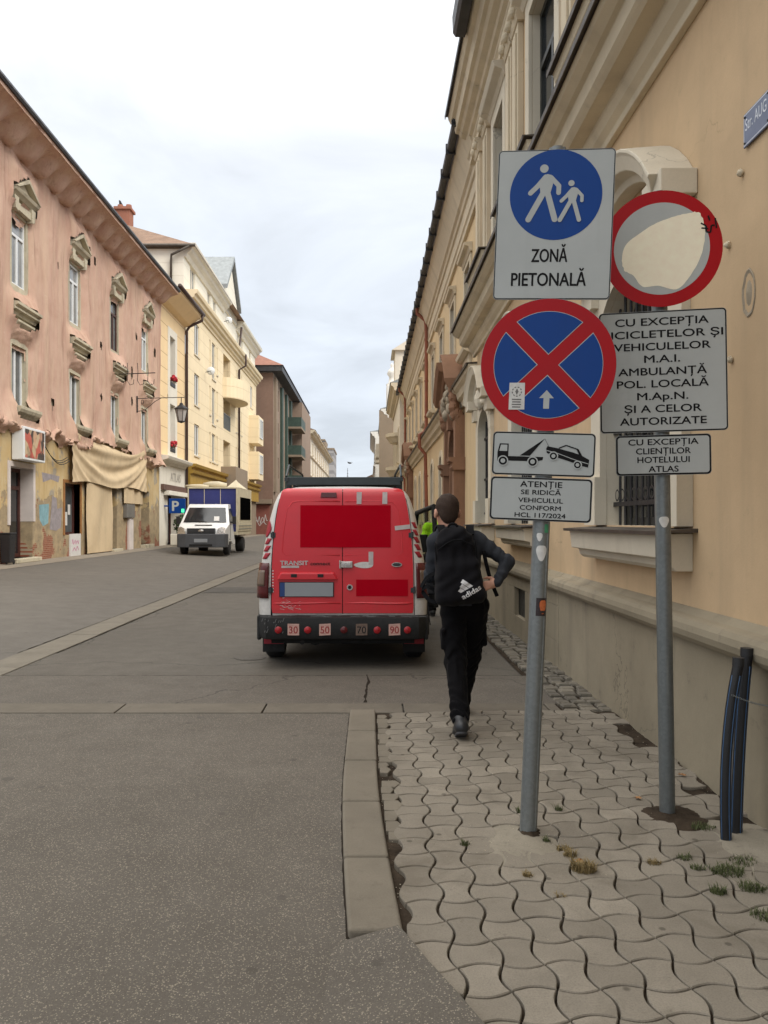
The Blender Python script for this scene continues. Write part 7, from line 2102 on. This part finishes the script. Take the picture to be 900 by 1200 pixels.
mb = MB(); mb.box(-1.03, 1.03, 6.06, 6.1, .93, 2.75); mb.build('tail_board', 'cream_box', tk)
# bundles thrown on the box roof
for k, (x, y, r_, l_, lab) in enumerate([(.0, 2.8, .13, .5, 'rolled pale sheet lying on the front of the truck roof'), (-.75, 2.7, .07, .5, 'flat folded sheet on the truck roof edge nearest the houses'), (.75, 4.4, .2, .45, 'heaped cream canvas on the street side of the truck roof')]):
    o = thing('canvas_bundle', lab, 'bundle', (-6.62 + x, 31.2 + y, gz(-6.62) + 2.80), group='bundles on the truck roof')
    mb = MB()
    if k == 2: mb.add([(-.5, -.6, 0), (.3, -.6, 0), (.3, .7, 0), (-.5, .7, 0), (-.1, -.1, .42), (-.05, .3, .3)], [(0, 1, 4), (1, 2, 5, 4), (2, 3, 5), (3, 0, 4, 5)])
    else: mb.tube([(-l_, 0, r_ * .8), (-l_ * .4, .03, r_ * 1.05), (l_ * .3, -.02, r_), (l_, .02, r_ * .75)], [r_ * .8, r_, r_ * 1.1, r_ * .7], 12)
    mb.build('canvas', 'cream_box', o, smooth=(k != 2), recalc=True)
# ================================================================== people, grown as one smooth surface each
class SDF:
    """signed distances on a grid, blended smoothly, then skinned with surface nets."""
    def __init__(self, lo, hi, h):
        self.h = h; self.lo = np.array(lo, float)
        n = np.ceil((np.array(hi) - self.lo) / h).astype(int) + 1
        self.n = n; self.D = np.full(n, 1.0, np.float32)
        self.ax = [self.lo[i] + h * np.arange(n[i]) for i in range(3)]
    def _slice(self, a, b):
        s = []
        for i in range(3):
            i0 = max(int((a[i] - self.lo[i]) / self.h) - 1, 0); i1 = min(int((b[i] - self.lo[i]) / self.h) + 2, self.n[i])
            if i1 <= i0: return None
            s.append(slice(i0, i1))
        return tuple(s)
    def _apply(self, a, b, fn, k, cut=False):
        s = self._slice(np.array(a) - k - .03, np.array(b) + k + .03)
        if s is None: return
        X, Y, Z = np.meshgrid(self.ax[0][s[0]], self.ax[1][s[1]], self.ax[2][s[2]], indexing='ij')
        d = fn(X, Y, Z).astype(np.float32); D = self.D[s]
        if cut: d = -d; self.D[s] = np.maximum(D, d); return
        if k > 0:
            hh = np.clip(.5 + .5 * (D - d) / k, 0, 1); self.D[s] = D * (1 - hh) + d * hh - k * hh * (1 - hh)
        else: self.D[s] = np.minimum(D, d)
    def limb(self, a, b, ra, rb, k=.02, wob=None):
        a, b = np.array(a, float), np.array(b, float); r = max(ra, rb)
        def fn(X, Y, Z):
            ba = b - a; L = ba @ ba
            t = np.clip(((X - a[0]) * ba[0] + (Y - a[1]) * ba[1] + (Z - a[2]) * ba[2]) / L, 0, 1)
            d = np.sqrt((X - a[0] - t * ba[0]) ** 2 + (Y - a[1] - t * ba[1]) ** 2 + (Z - a[2] - t * ba[2]) ** 2) - (ra + (rb - ra) * t)
            if wob is not None: d = d + wob(X, Y, Z, t)
            return d
        self._apply(np.minimum(a, b) - r, np.maximum(a, b) + r, fn, k)
    def ell(self, c, r, k=.02, rot=None, cut=False):
        c = np.array(c, float); r = np.array(r, float); m = r.max()
        Rm = np.array(rot.to_3x3().inverted()) if rot is not None else np.eye(3)
        def fn(X, Y, Z):
            x, y, z = X - c[0], Y - c[1], Z - c[2]
            p = [(Rm[i][0] * x + Rm[i][1] * y + Rm[i][2] * z) / r[i] for i in range(3)]
            q = np.sqrt(p[0] ** 2 + p[1] ** 2 + p[2] ** 2); g = np.sqrt((p[0] / r[0]) ** 2 + (p[1] / r[1]) ** 2 + (p[2] / r[2]) ** 2) + 1e-6
            return q * (q - 1) / g
        self._apply(c - m, c + m, fn, k, cut)
    def rbox(self, c, half, rad, k=.01, rot=None, taper=0.0):
        c = np.array(c, float); half = np.array(half, float); m = np.linalg.norm(half)
        Rm = np.array(rot.to_3x3().inverted()) if rot is not None else np.eye(3)
        def fn(X, Y, Z):
            x, y, z = X - c[0], Y - c[1], Z - c[2]
            p = [Rm[i][0] * x + Rm[i][1] * y + Rm[i][2] * z for i in range(3)]
            s = 1 - taper * np.clip(p[2] / half[2], -1, 1)
            q = [np.abs(p[i]) - (half[i] * (s if i < 2 else 1)) + rad for i in range(3)]
            return np.sqrt(sum(np.maximum(v, 0) ** 2 for v in q)) + np.minimum(np.maximum(np.maximum(q[0], q[1]), q[2]), 0) - rad
        self._apply(c - m, c + m, fn, k)
    def ripple(self, fn):
        X, Y, Z = np.meshgrid(*self.ax, indexing='ij'); self.D += fn(X, Y, Z).astype(np.float32)
    def clip_z(self, z0=None, z1=None):
        Z = self.ax[2][None, None, :]
        if z0 is not None: self.D = np.maximum(self.D, z0 - Z).astype(np.float32)
        if z1 is not None: self.D = np.maximum(self.D, Z - z1).astype(np.float32)
    def mesh(self, name, mat, parent, smooth_it=2):
        F = self.D; ins = F < 0
        c = ins[:-1, :-1, :-1].astype(np.int8)
        cnt = np.zeros_like(c)
        offs = [(i, j, k) for i in (0, 1) for j in (0, 1) for k in (0, 1)]
        sl = lambda o: tuple(slice(o[a], F.shape[a] - 1 + o[a]) for a in range(3))
        for o in offs: cnt += ins[sl(o)]
        I = np.argwhere((cnt > 0) & (cnt < 8))
        idx = -np.ones(cnt.shape, np.int64); idx[tuple(I.T)] = np.arange(len(I))
        P = np.zeros((len(I), 3)); N = np.zeros(len(I))
        for a in offs:
            for ax in range(3):
                if a[ax]: continue
                b = list(a); b[ax] = 1
                fa = F[tuple((I + a).T)]; fb = F[tuple((I + b).T)]
                m = (fa < 0) != (fb < 0); t = fa[m] / (fa[m] - fb[m])
                q = np.tile(np.array(a, float), (m.sum(), 1)); q[:, ax] += t
                P[m] += q; N[m] += 1
        V = self.lo + (I + P / N[:, None]) * self.h
        faces = []
        for ax in range(3):
            u, v = (ax + 1) % 3, (ax + 2) % 3
            s0 = [slice(1, -1)] * 3; s0[ax] = slice(0, -1); s1 = list(s0); s1[ax] = slice(1, None)
            E = np.argwhere(ins[tuple(s0)] != ins[tuple(s1)])
            if not len(E): continue
            base = E.copy(); base[:, u] += 1; base[:, v] += 1
            fl = ins[tuple(base.T)]
            def cell(du, dv):
                q = base.copy(); q[:, u] -= du; q[:, v] -= dv; return idx[tuple(q.T)]
            Q = np.stack([cell(1, 1), cell(0, 1), cell(0, 0), cell(1, 0)], 1)
            Q[~fl] = Q[~fl][:, ::-1]
            faces.append(Q)
        Fc = np.concatenate(faces); Fc = Fc[(Fc >= 0).all(1)]
        for _ in range(smooth_it):      # light relaxation
            A = np.zeros_like(V); W = np.zeros(len(V))
            for i in range(4):
                a, b = Fc[:, i], Fc[:, (i + 1) % 4]
                np.add.at(A, a, V[b]); np.add.at(W, a, 1); np.add.at(A, b, V[a]); np.add.at(W, b, 1)
            V = V * .5 + .5 * A / np.maximum(W, 1)[:, None]
        me = bpy.data.meshes.new(name); me.from_pydata(V.tolist(), [], Fc.tolist())
        me.materials.append(M[mat]); me.polygons.foreach_set('use_smooth', [True] * len(me.polygons)); me.update()
        o = bpy.data.objects.new(name, me); COL.objects.link(o); o.parent = parent
        return o

def cloth(name, c, weave=420, fold=.25, var=.18):
    t = NT(name); n = t.noise(6, 5, .6); f = t.noise(weave, 2)
    col = t.mix(t.rng(n, .3, .7), sc(c, 1 - var), sc(c, 1 + var)); col = t.mix(t.rng(f, .35, .7, 0, .3), col, sc(c, .6))
    t.base(col); t.rough(.9); t.spec(.12); t.b.inputs['Sheen Weight'].default_value = .02
    t.bump(f, .12, .001); t.bump(t.noise(11, 5, .6), fold, .012)
    return t.m
def skin_mat(name, c):
    t = NT(name); n = t.noise(14, 4); t.base(t.mix(t.rng(n, .3, .7), sc(c, .9), sc(c, 1.06))); t.rough(.5); t.spec(.4)
    t.b.inputs['Subsurface Weight'].default_value = .08; t.b.inputs['Subsurface Radius'].default_value = (.01, .004, .002)
    t.bump(t.noise(160, 2), .08, .001); return t.m
def hair_mat(name, c):
    t = NT(name); n = t.noise(220, 3, .7); m = t.noise(9, 4); t.base(t.mix(t.rng(n, .3, .7), sc(c, .5), sc(c, 1.4))); t.rough(.8); t.spec(.25)
    t.bump(n, .6, .003); t.bump(m, .2, .005); return t.m
M['skin'] = skin_mat('fair_skin', S(196, 146, 122)); M['hair_brown'] = hair_mat('cropped_brown_hair', S(58, 44, 36))
M['hoodie'] = cloth('dark_grey_knit', S(54, 56, 61), 500, .6); M['trousers'] = cloth('black_trousers', S(13, 12, 14), 500, .6)
M['bag'] = cloth('black_nylon', S(23, 22, 25), 800, .5); M['strap'] = cloth('black_webbing', S(22, 22, 24), 900, .1)
M['shoe'] = plain('black_leather', S(36, 37, 40), .45, .2, 8, .1, 80); M['sole'] = plain('dark_sole', S(60, 60, 62), .8, .2, 10)
M['bag_white'] = plain('white_print', S(206, 204, 204), .6, .06, 20)
M['hivis'] = cloth('lime_safety_cloth', S(172, 220, 48), 400, .3); M['reflect'] = plain('grey_reflective_band', S(178, 184, 180), .4, .08, 20)
M['eye'] = plain('eye_white', S(222, 216, 208), .2, .02, 10)
M['iris'] = plain('dark_iris', S(60, 44, 34), .2, .05, 10)

def person(name, lab, loc, rz, J, top, trs, hood, rest=False, h=.0072, hs=1.0):
    """J: joints in the person's own space, facing +Y."""
    P = thing(name, lab, 'person', loc, (0, 0, rz))
    V = {k: np.array(v, float) for k, v in J.items()}
    allp = np.array([v for k, v in V.items() if v.shape == (3,) and k != 'face' and k[1:] not in ('hd', 'hn', 'hs', 'sole')]); lo, hi = allp.min(0) - .22, allp.max(0) + .22
    b = SDF(lo, hi, h)
    hd = V['head']; f = V['face'] / np.linalg.norm(V['face']); r_ = np.cross(f, (0, 0, 1)); r_ /= np.linalg.norm(r_); up = np.cross(r_, f)
    rotm = Matrix((Vector(r_), Vector(f), Vector(up))).transposed()
    hp = lambda x, y, z: hd + (r_ * x + f * y + up * z) * hs; T3 = lambda *q: tuple(v * hs for v in q)
    # head: skull, face, jaw, nose, brow, lips, ears
    b.ell(hp(0, -.01, .03), T3(.074, .094, .088), .02, rotm); b.ell(hp(0, .035, -.035), T3(.062, .066, .085), .03, rotm); b.ell(hp(0, .05, -.085), T3(.036, .04, .03), .03, rotm)
    b.limb(hp(0, .095, .012), hp(0, .118, -.024), .009, .014, .012); b.limb(hp(-.04, .082, .024), hp(.04, .082, .024), .011, .011, .015)
    b.limb(hp(-.02, .096, -.058), hp(.02, .096, -.058), .008, .008, .008); b.limb(hp(-.016, .094, -.067), hp(.016, .094, -.067), .008, .008, .006)
    for s in (-1, 1):
        b.ell(hp(s * .032, .098, .006), T3(.014, .014, .009), 0, rotm, cut=True)
        b.ell(hp(s * .080, -.008, -.010), T3(.014, .022, .033), .008, rotm); b.ell(hp(s * .093, -.002, -.004), T3(.006, .011, .017), 0, rotm, cut=True)
    b.limb(V['neck'] - (0, .0, .05), hp(0, -.022, -.05), .058, .053, .03)
    # trunk
    b.limb(V['pelvis'], V['chest'], .110, .116, .05); b.limb(V['lsh'], V['rsh'], .052, .052, .05); b.ell(V['chest'] + (0, 0, .02), (.145, .098, .15), .05); b.ell(V['pelvis'], (.155, .11, .12), .05)
    b.limb(V['chest'], V['neck'], .10, .06, .05)
    for s in 'lr':
        b.limb(V[s + 'sh'], V[s + 'el'], .046, .036, .03); b.limb(V[s + 'el'], V[s + 'wr'], .036, .025, .02)
        b.limb(V[s + 'hip'], V[s + 'kn'], .080, .052, .03); cf = V[s + 'kn'] * .66 + V[s + 'an'] * .34; b.limb(V[s + 'kn'], cf, .050, .052, .02); b.limb(cf, V[s + 'an'], .052, .034, .02)
        b.limb(V[s + 'an'], V[s + 'toe'], .034, .03, .02)
        # hand: palm, four fingers, thumb
        d, n_, sd = (V[s + k] / np.linalg.norm(V[s + k]) for k in ('hd', 'hn', 'hs'))       # along, palm normal (the palm's face), towards the thumb
        w = V[s + 'wr']; pc = w + d * .05
        b.limb(w, w + d * .03, .025, .026, .015)
        for i, q in enumerate((.026, .009, -.009, -.026)):
            L = (.070, .078, .073, .058)[i]; kn = w + d * (.088 - .004 * abs(i - 1)) + sd * q * 1.05
            b.limb(w + d * .02 + sd * q * .6, kn, .013, .0115, .012)
            cu = J[s + 'curl']; p = kn; dr = d + sd * q * 3.0; dr /= np.linalg.norm(dr); r0 = .0098
            for seg, (fl, cl) in enumerate(((.45, .6), (.32, 1.1), (.25, .8))):
                a = cl * cu; dn = dr * math.cos(a) + n_ * math.sin(a); nn_ = n_ * math.cos(a) - dr * math.sin(a)
                p2 = p + dn * L * fl; b.limb(p, p2, r0, r0 - .0008, .004); p, dr, r0 = p2, dn, r0 - .0009; n_k = nn_
        tb = w + d * .025 + sd * .024; t1 = tb + (d * .55 + sd * .75 + n_ * .25) * .036; t2 = t1 + (d * .9 + sd * .35 + n_ * .3) * .032; t3 = t2 + (d * .95 + sd * .05 + n_ * .35) * .024
        b.limb(tb, t1, .016, .013, .012); b.limb(t1, t2, .012, .0105, .006); b.limb(t2, t3, .0105, .009, .004)
    body = b.mesh('body', 'skin', P, 1)
    # eyes
    for s in (-1, 1):
        e = MB(); e.blob(hp(s * .032, .083, .006), .0118, 8); eo = e.build('eye', 'eye', P, smooth=True)
        e = MB(); e.blob(hp(s * .032, .0925, .006), .0052, 6); e.build('iris', 'iris', eo, smooth=True)
    # hair
    g = SDF(hd - .16, hd + .16, .006)
    g.ell(hp(0, -.012, .034), T3(.0795, .0985, .0925), .01, rotm); g.ell(hp(0, -.062, -.022), T3(.058, .042, .062), .03, rotm)
    g.ell(hp(0, .095, -.045), T3(.12, .085, .085), 0, rotm, cut=True)
    g.ripple(lambda X, Y, Z: .0016 * np.sin(260 * X + 90 * Z) * np.sin(230 * Z + 120 * Y) + .0015 * np.sin(95 * X + 60 * Y + 80 * Z))
    g.mesh('hair', hood['hair'], P, 1)
    # jacket
    j = SDF(lo, hi, h + .0012)
    ft = lambda X, Y, Z, t: -.006 * np.sin(t * 26 + 3 * np.sin(X * 40)) * np.exp(-((t - .9) / .25) ** 2) - .004 * np.sin(t * 17 + X * 30)
    j.limb(V['pelvis'] + (0, 0, .02), V['chest'], .130, .138, .05); j.ell(V['chest'] + (0, .0, .02), (.168, .120, .17), .05); j.ell(V['pelvis'] + (0, 0, .04), (.172, .128, .13), .05)
    j.limb(V['lsh'], V['rsh'], .066, .066, .06); j.limb(V['chest'] + (0, 0, .1), V['neck'] + (0, -.01, .0), .11, .075, .05)
    for s in 'lr':
        j.limb(V[s + 'sh'], V[s + 'el'], .063, .050, .03, ft); e_ = V[s + 'wr'] * .97 + V[s + 'el'] * .03
        j.limb(V[s + 'el'], e_, .050, .036, .025, ft)
        j.limb(e_ - (e_ - V[s + 'el']) * .12, e_, .038, .035, .006)
    if hood.get('hood'):
        for k in range(9):
            a0, a1 = math.pi * (k / 9) * 2, math.pi * ((k + 1) / 9) * 2
            c = V['neck'] + (0, -.02, .0)
            j.limb(c + (.082 * math.cos(a0), .085 * math.sin(a0), .012 + .018 * math.sin(a0)), c + (.082 * math.cos(a1), .085 * math.sin(a1), .012 + .018 * math.sin(a1)), .026, .026, .02)
        j.ell(V['neck'] + (0, -.10, -.05), (.10, .045, .085), .03)
    j.ripple(lambda X, Y, Z: .004 * np.sin(38 * Z + 9 * np.sin(11 * X + 4 * Y)) * np.clip((1.25 - Z) / .3, 0, 1) + .0025 * np.sin(60 * Z + 14 * X))
    j.clip_z(V['pelvis'][2] - .04)
    jk = j.mesh('hooded_jacket' if hood.get('hood') else 'jacket', top, P, 1)
    if hood.get('bands'):
        for z0 in (V['chest'][2] - .08, V['chest'][2] - .2):
            q = SDF(lo, hi, h + .002)
            q.limb(V['pelvis'] + (0, 0, .02), V['chest'], .1395, .1545, .05); q.ell(V['chest'] + (0, .0, .02), (.19, .13, .185), .05); q.clip_z(z0, z0 + .05); q.mesh('reflective_band', 'reflect', jk, 0)
    # trousers
    t = SDF(lo, hi, h + .0012)
    ft2 = lambda X, Y, Z, t: -.006 * np.sin(t * 30 + 5 * np.sin(X * 30 + Y * 20)) * (np.exp(-((t - .95) / .22) ** 2) + .45) 
    t.ell(V['pelvis'] + (0, -.005, -.02), (.165, .122, .13), .05)
    for s in 'lr':
        t.limb(V[s + 'hip'], V[s + 'kn'], .098, .078, .04, ft2); e_ = V[s + 'an'] + (V[s + 'kn'] - V[s + 'an']) * .02
        t.limb(V[s + 'kn'], e_, .076, .062, .03, ft2)
        m_ = V[s + 'hip'] * .42 + V[s + 'kn'] * .58; sx = -1 if s == 'l' else 1
        t.rbox(m_ + (sx * .085, 0, 0), (.018, .055, .075), .014, .015)
    t.ripple(lambda X, Y, Z: .0035 * np.sin(45 * Z + 8 * np.sin(13 * Y + 9 * X)))
    t.clip_z(None, V['pelvis'][2] + .09)
    t.mesh('trousers', trs, P, 1)
    # shoes
    for s in 'lr':
        a, e = V[s + 'an'], V[s + 'toe']; d = e - a; d[2] = 0; d /= np.linalg.norm(d); heel = V[s + 'heel']
        sh = SDF(np.minimum(np.minimum(a, e), heel) - .12, np.maximum(np.maximum(a, e), heel) + .12, .006)
        sh.limb(heel + (0, 0, .015), e, .042, .040, .02); sh.limb(a + (0, 0, .01), heel + (0, 0, .02), .046, .042, .03); sh.limb(a + (0, 0, .0), e * .7 + a * .3, .044, .040, .03); sh.ell(e + d * .012, (.044, .05, .034), .02)
        so = sh.mesh('shoe', 'shoe', P, 1)
        n_ = V[s + 'sole'] / np.linalg.norm(V[s + 'sole'])
        q = SDF(np.minimum(np.minimum(a, e), heel) - .12, np.maximum(np.maximum(a, e), heel) + .12, .006)
        o1, o2 = heel + n_ * .026, e + d * .012 + n_ * .022
        q.limb(o1, o2, .040, .043, .02); 
        def slab(X, Y, Z): return np.abs((X - o1[0]) * n_[0] + (Y - o1[1]) * n_[1] + (Z - o1[2]) * n_[2]) - .011
        X, Y, Z = np.meshgrid(*q.ax, indexing='ij'); q.D = np.maximum(q.D, slab(X, Y, Z).astype(np.float32))
        q.mesh('sole', 'sole', so, 0)
    return P, V

# ---- young man walking away, right hand on his hip
J = dict(pelvis=(.03, .0, .955), chest=(-.01, .03, 1.24), neck=(-.065, .045, 1.455), head=(-.092, .075, 1.605), face=(-.12, 1.0, -.06),
         lsh=(-.180, .03, 1.385), rsh=(.120, .03, 1.400), lel=(-.215, .10, 1.12), lwr=(-.13, .29, 1.05), rel=(.345, -.045, 1.235), rwr=(.250, -.135, 1.085),
         lhip=(-.055, .0, .90), rhip=(.115, .0, .90), lkn=(-.045, -.10, .50), lan=(-.045, -.40, .155), ltoe=(-.045, -.315, .045), lheel=(-.045, -.475, .105), lsole=(0, -.42, -.9),
         rkn=(.10, .20, .50), ran=(.045, .34, .105), rtoe=(.06, .49, .055), rheel=(.045, .315, .045), rsole=(0, .08, -1.0),
         lhd=(.5, .8, .0), lhn=(.8, -.5, 0), lhs=(0, 0, 1), lcurl=.7, rhd=(-.93, -.05, -.22), rhn=(.0, .9, -.25), rhs=(.1, .25, .95), rcurl=.35)
P1, V1 = person('person', 'young man seen from behind walking away in dark hoodie and black trousers, hand on hip', (.655, 5.72, .018), 0, J, 'hoodie', 'trousers', dict(hair='hair_brown', hood=True), hs=1.12)
P1.scale = (.965, .965, .965)
# ---- his rucksack
bk = thing('backpack', 'black rucksack with white stripes and lettering worn on the back of the young man', 'backpack', (.655, 5.72, .018))
bk.scale = (.965, .965, .965)
tilt = Matrix.Rotation(R(7), 4, 'Y') @ Matrix.Rotation(R(-4), 4, 'X')
tilt = Matrix.Rotation(R(-6), 4, 'Y') @ Matrix.Rotation(R(-5), 4, 'X')
C_ = Vector((-.045, -.185, 1.205))
def bp_(x, y, z): return C_ + tilt.to_3x3() @ Vector((x, y, z))
g = SDF(np.array(C_) - .42, np.array(C_) + .42, .0075)
g.rbox(C_, (.158, .090, .275), .085, .02, tilt, .22); g.rbox(bp_(0, -.07, -.10), (.150, .06, .150), .055, .04, tilt, .14); g.rbox(bp_(-.01, .0, .20), (.105, .08, .08), .06, .05, tilt)
g.ripple(lambda X, Y, Z: .007 * np.sin(23 * X + 31 * Z + 4 * np.sin(14 * X - 9 * Z)) * (.4 + .6 * np.clip((Z - 1.1) / .2, 0, 1)) + .004 * np.sin(52 * X - 24 * Z + 3 * np.sin(20 * Z)) + .006 * np.sin(17 * Z + 7 * np.sin(9 * X) + 3) * np.clip((Z - 1.18) / .2, 0, 1) + .003 * np.sin(33 * X + 21 * Z))
bkm = g.mesh('pack_body', 'bag', bk, 2)
mb = MB()
for s in (-1, 1): mb.tube([bp_(s * .145, -.04, -.26 + .05 * k) + Vector((0, -.012 * math.sin(k), 0)) for k in range(10)], .006, 6)
mb.tube([bp_(-.13 + .026 * k, -.085 - .03 * math.sin(k * math.pi / 10), .13 + .06 * math.sin(k * math.pi / 10)) for k in range(11)], .006, 6)
mb.build('piping', 'strap', bkm, smooth=True)
mb = MB(); mb.tube([bp_(.035 * math.cos(a) , -.02, .285 + .03 * math.sin(a)) for a in [math.pi * k / 8 for k in range(9)]], .009, 8); mb.build('grab_handle', 'strap', bk, smooth=True)
def ribbon(pts, w, name='shoulder_strap', wd=None, th=.006):
    mb = MB(); pts = [Vector(p) for p in pts]; vs = []
    for i, p in enumerate(pts):
        t_ = (pts[min(i + 1, len(pts) - 1)] - pts[max(i - 1, 0)]).normalized(); s_ = (Vector(wd) if wd else t_.cross(Vector((0, 1, 0)))); s_ = (s_ - t_ * s_.dot(t_)).normalized(); n_ = t_.cross(s_)
        for a, b in ((-1, -1), (1, -1), (1, 1), (-1, 1)): vs.append(p + s_ * w / 2 * a + n_ * th / 2 * b)
    n = len(pts); mb.add(vs, [(4 * i + j, 4 * i + (j + 1) % 4, 4 * i + 4 + (j + 1) % 4, 4 * i + 4 + j) for i in range(n - 1) for j in range(4)] + [(3, 2, 1, 0), tuple(range(4 * n - 4, 4 * n))])
    return mb.build(name, 'strap', bk, smooth=False)
def curve(ps, n=14):
    out = []
    for i in range(len(ps) - 1):
        p0, p1, p2, p3 = (Vector(ps[max(min(i + k, len(ps) - 1), 0)]) for k in (-1, 0, 1, 2))
        for k in range(n // (len(ps) - 1)):
            t_ = k / (n // (len(ps) - 1)); out.append(.5 * (2 * p1 + (p2 - p0) * t_ + (2 * p0 - 5 * p1 + 4 * p2 - p3) * t_ ** 2 + (3 * p1 - p0 - 3 * p2 + p3) * t_ ** 3))
    return out + [Vector(ps[-1])]
for s in (-1, 1):
    x0 = -.04 + s * .10
    ribbon(curve([(x0, -.11, 1.44), (x0 + s * .01, -.02, 1.505), (x0 + s * .02, .09, 1.47), (x0 + s * .05, .16, 1.33), (x0 + s * .09, .13, 1.12), (x0 + s * .08, -.08, 1.0)], 30), .055, wd=(1, 0, 0), th=.012)
ribbon(curve([(-.19, -.12, 1.02), (-.25, -.13, 1.06), (-.29, -.10, 1.03), (-.24, -.13, .96), (-.17, -.14, .95)], 20), .03, 'loose_strap', (0, .3, 1)); ribbon(curve([(-.20, -.14, 1.16), (-.26, -.12, 1.12), (-.30, -.1, 1.05)], 10), .03, 'loose_strap', (0, .3, 1))
ribbon(curve([(-.25, -.12, .96), (-.245, -.13, .85), (-.235, -.13, .78)], 8), .008, 'cord', (1, 0, 0)); ribbon(curve([(.155, -.12, 1.32), (.20, -.10, 1.14), (.26, -.09, .985)], 10), .028, 'loose_strap', (1, 0, 0))
# printed mark on the pack, laid on the cloth
bpy.context.view_layer.update()
from mathutils.bvhtree import BVHTree
bvh = BVHTree.FromPolygons([v.co.copy() for v in bkm.data.vertices], [tuple(p.vertices) for p in bkm.data.polygons])
def stamp(name, mat, build_fn, cu, cv, rot, off=.0022, cuts=24):
    """flat artwork projected along +Y onto the pack."""
    tmp = MB(); F_ = Fr((0, 0, 0), (1, 0, 0), (0, -1, 0)); build_fn(tmp, F_)
    bm = bmesh.new(); vv = [bm.verts.new(p) for p in tmp.v]
    for f in tmp.f:
        try: bm.faces.new([vv[i] for i in f])
        except ValueError: pass
    bmesh.ops.triangulate(bm, faces=bm.faces)
    for _ in range(2):
        ed = [e for e in bm.edges if e.calc_length() > .012]
        if ed: bmesh.ops.subdivide_edges(bm, edges=ed, cuts=1)
        bmesh.ops.triangulate(bm, faces=bm.faces)
    c, s = math.cos(rot), math.sin(rot)
    for v in bm.verts:
        x, z, dy = v.co.x, v.co.z, v.co.y
        p = bp_(cu + x * c - z * s, 0, cv + x * s + z * c)
        hit = bvh.ray_cast(Vector((p.x, -.8, p.z)), Vector((0, 1, 0)))
        if hit[0] is None:
            hit = bvh.find_nearest(Vector((p.x, -.25, p.z)))
        v.co = hit[0] + Vector((0, -off + dy, 0))
    me = bpy.data.meshes.new(name); bm.to_mesh(me); bm.free(); me.materials.append(M[mat])
    o = bpy.data.objects.new(name, me); COL.objects.link(o); o.parent = bkm
    return o
def bars(m_, F_):
    for x0, h0 in ((-.060, .032), (-.026, .052), (.008, .076)):
        w = .030; k = .5     # slanted bars cut off level below
        m_.flat(F_, [(x0, 0), (x0 + w, 0), (x0 + w - h0 * k, h0), (x0 - h0 * k + .004, h0 - .012)], 0)
stamp('striped_mark', 'bag_white', bars, .048, -.150, R(24))
stamp('lettering', 'bag_white', lambda m_, F_: m_.text(F_, 'adidas', 0, 0, .150, .036, 0, bold=.03), .066, -.176, R(24))

# ---- worker in a lime jacket by the open van door
J2 = dict(pelvis=(.0, .0, .95), chest=(0, .02, 1.25), neck=(0, .03, 1.47), head=(0, .055, 1.60), face=(-.5, 1.0, -.1),
          lsh=(-.185, .02, 1.41), rsh=(.185, .02, 1.41), lel=(-.27, -.02, 1.14), lwr=(-.30, .13, .96), rel=(.26, .0, 1.14), rwr=(.24, .2, 1.0),
          lhip=(-.09, .0, .90), rhip=(.09, .0, .90), lkn=(-.10, .03, .50), lan=(-.11, -.02, .10), ltoe=(-.13, .13, .045), lheel=(-.11, -.05, .045), lsole=(0, 0, -1),
          rkn=(.10, .03, .50), ran=(.11, -.02, .10), rtoe=(.13, .13, .045), rheel=(.11, -.05, .045), rsole=(0, 0, -1),
          lhd=(-.1, .5, -.8), lhn=(1, 0, 0), lhs=(0, .9, .3), lcurl=.4, rhd=(-.1, .9, -.3), rhn=(-1, 0, 0), rhs=(0, .3, .9), rcurl=.4)
P2, V2 = person('person', 'worker in a lime safety jacket standing by the open van door, half hidden', (1.10, 12.6, .0), R(8), J2, 'hivis', 'trousers', dict(hair='hair_brown', bands=True), h=.012)
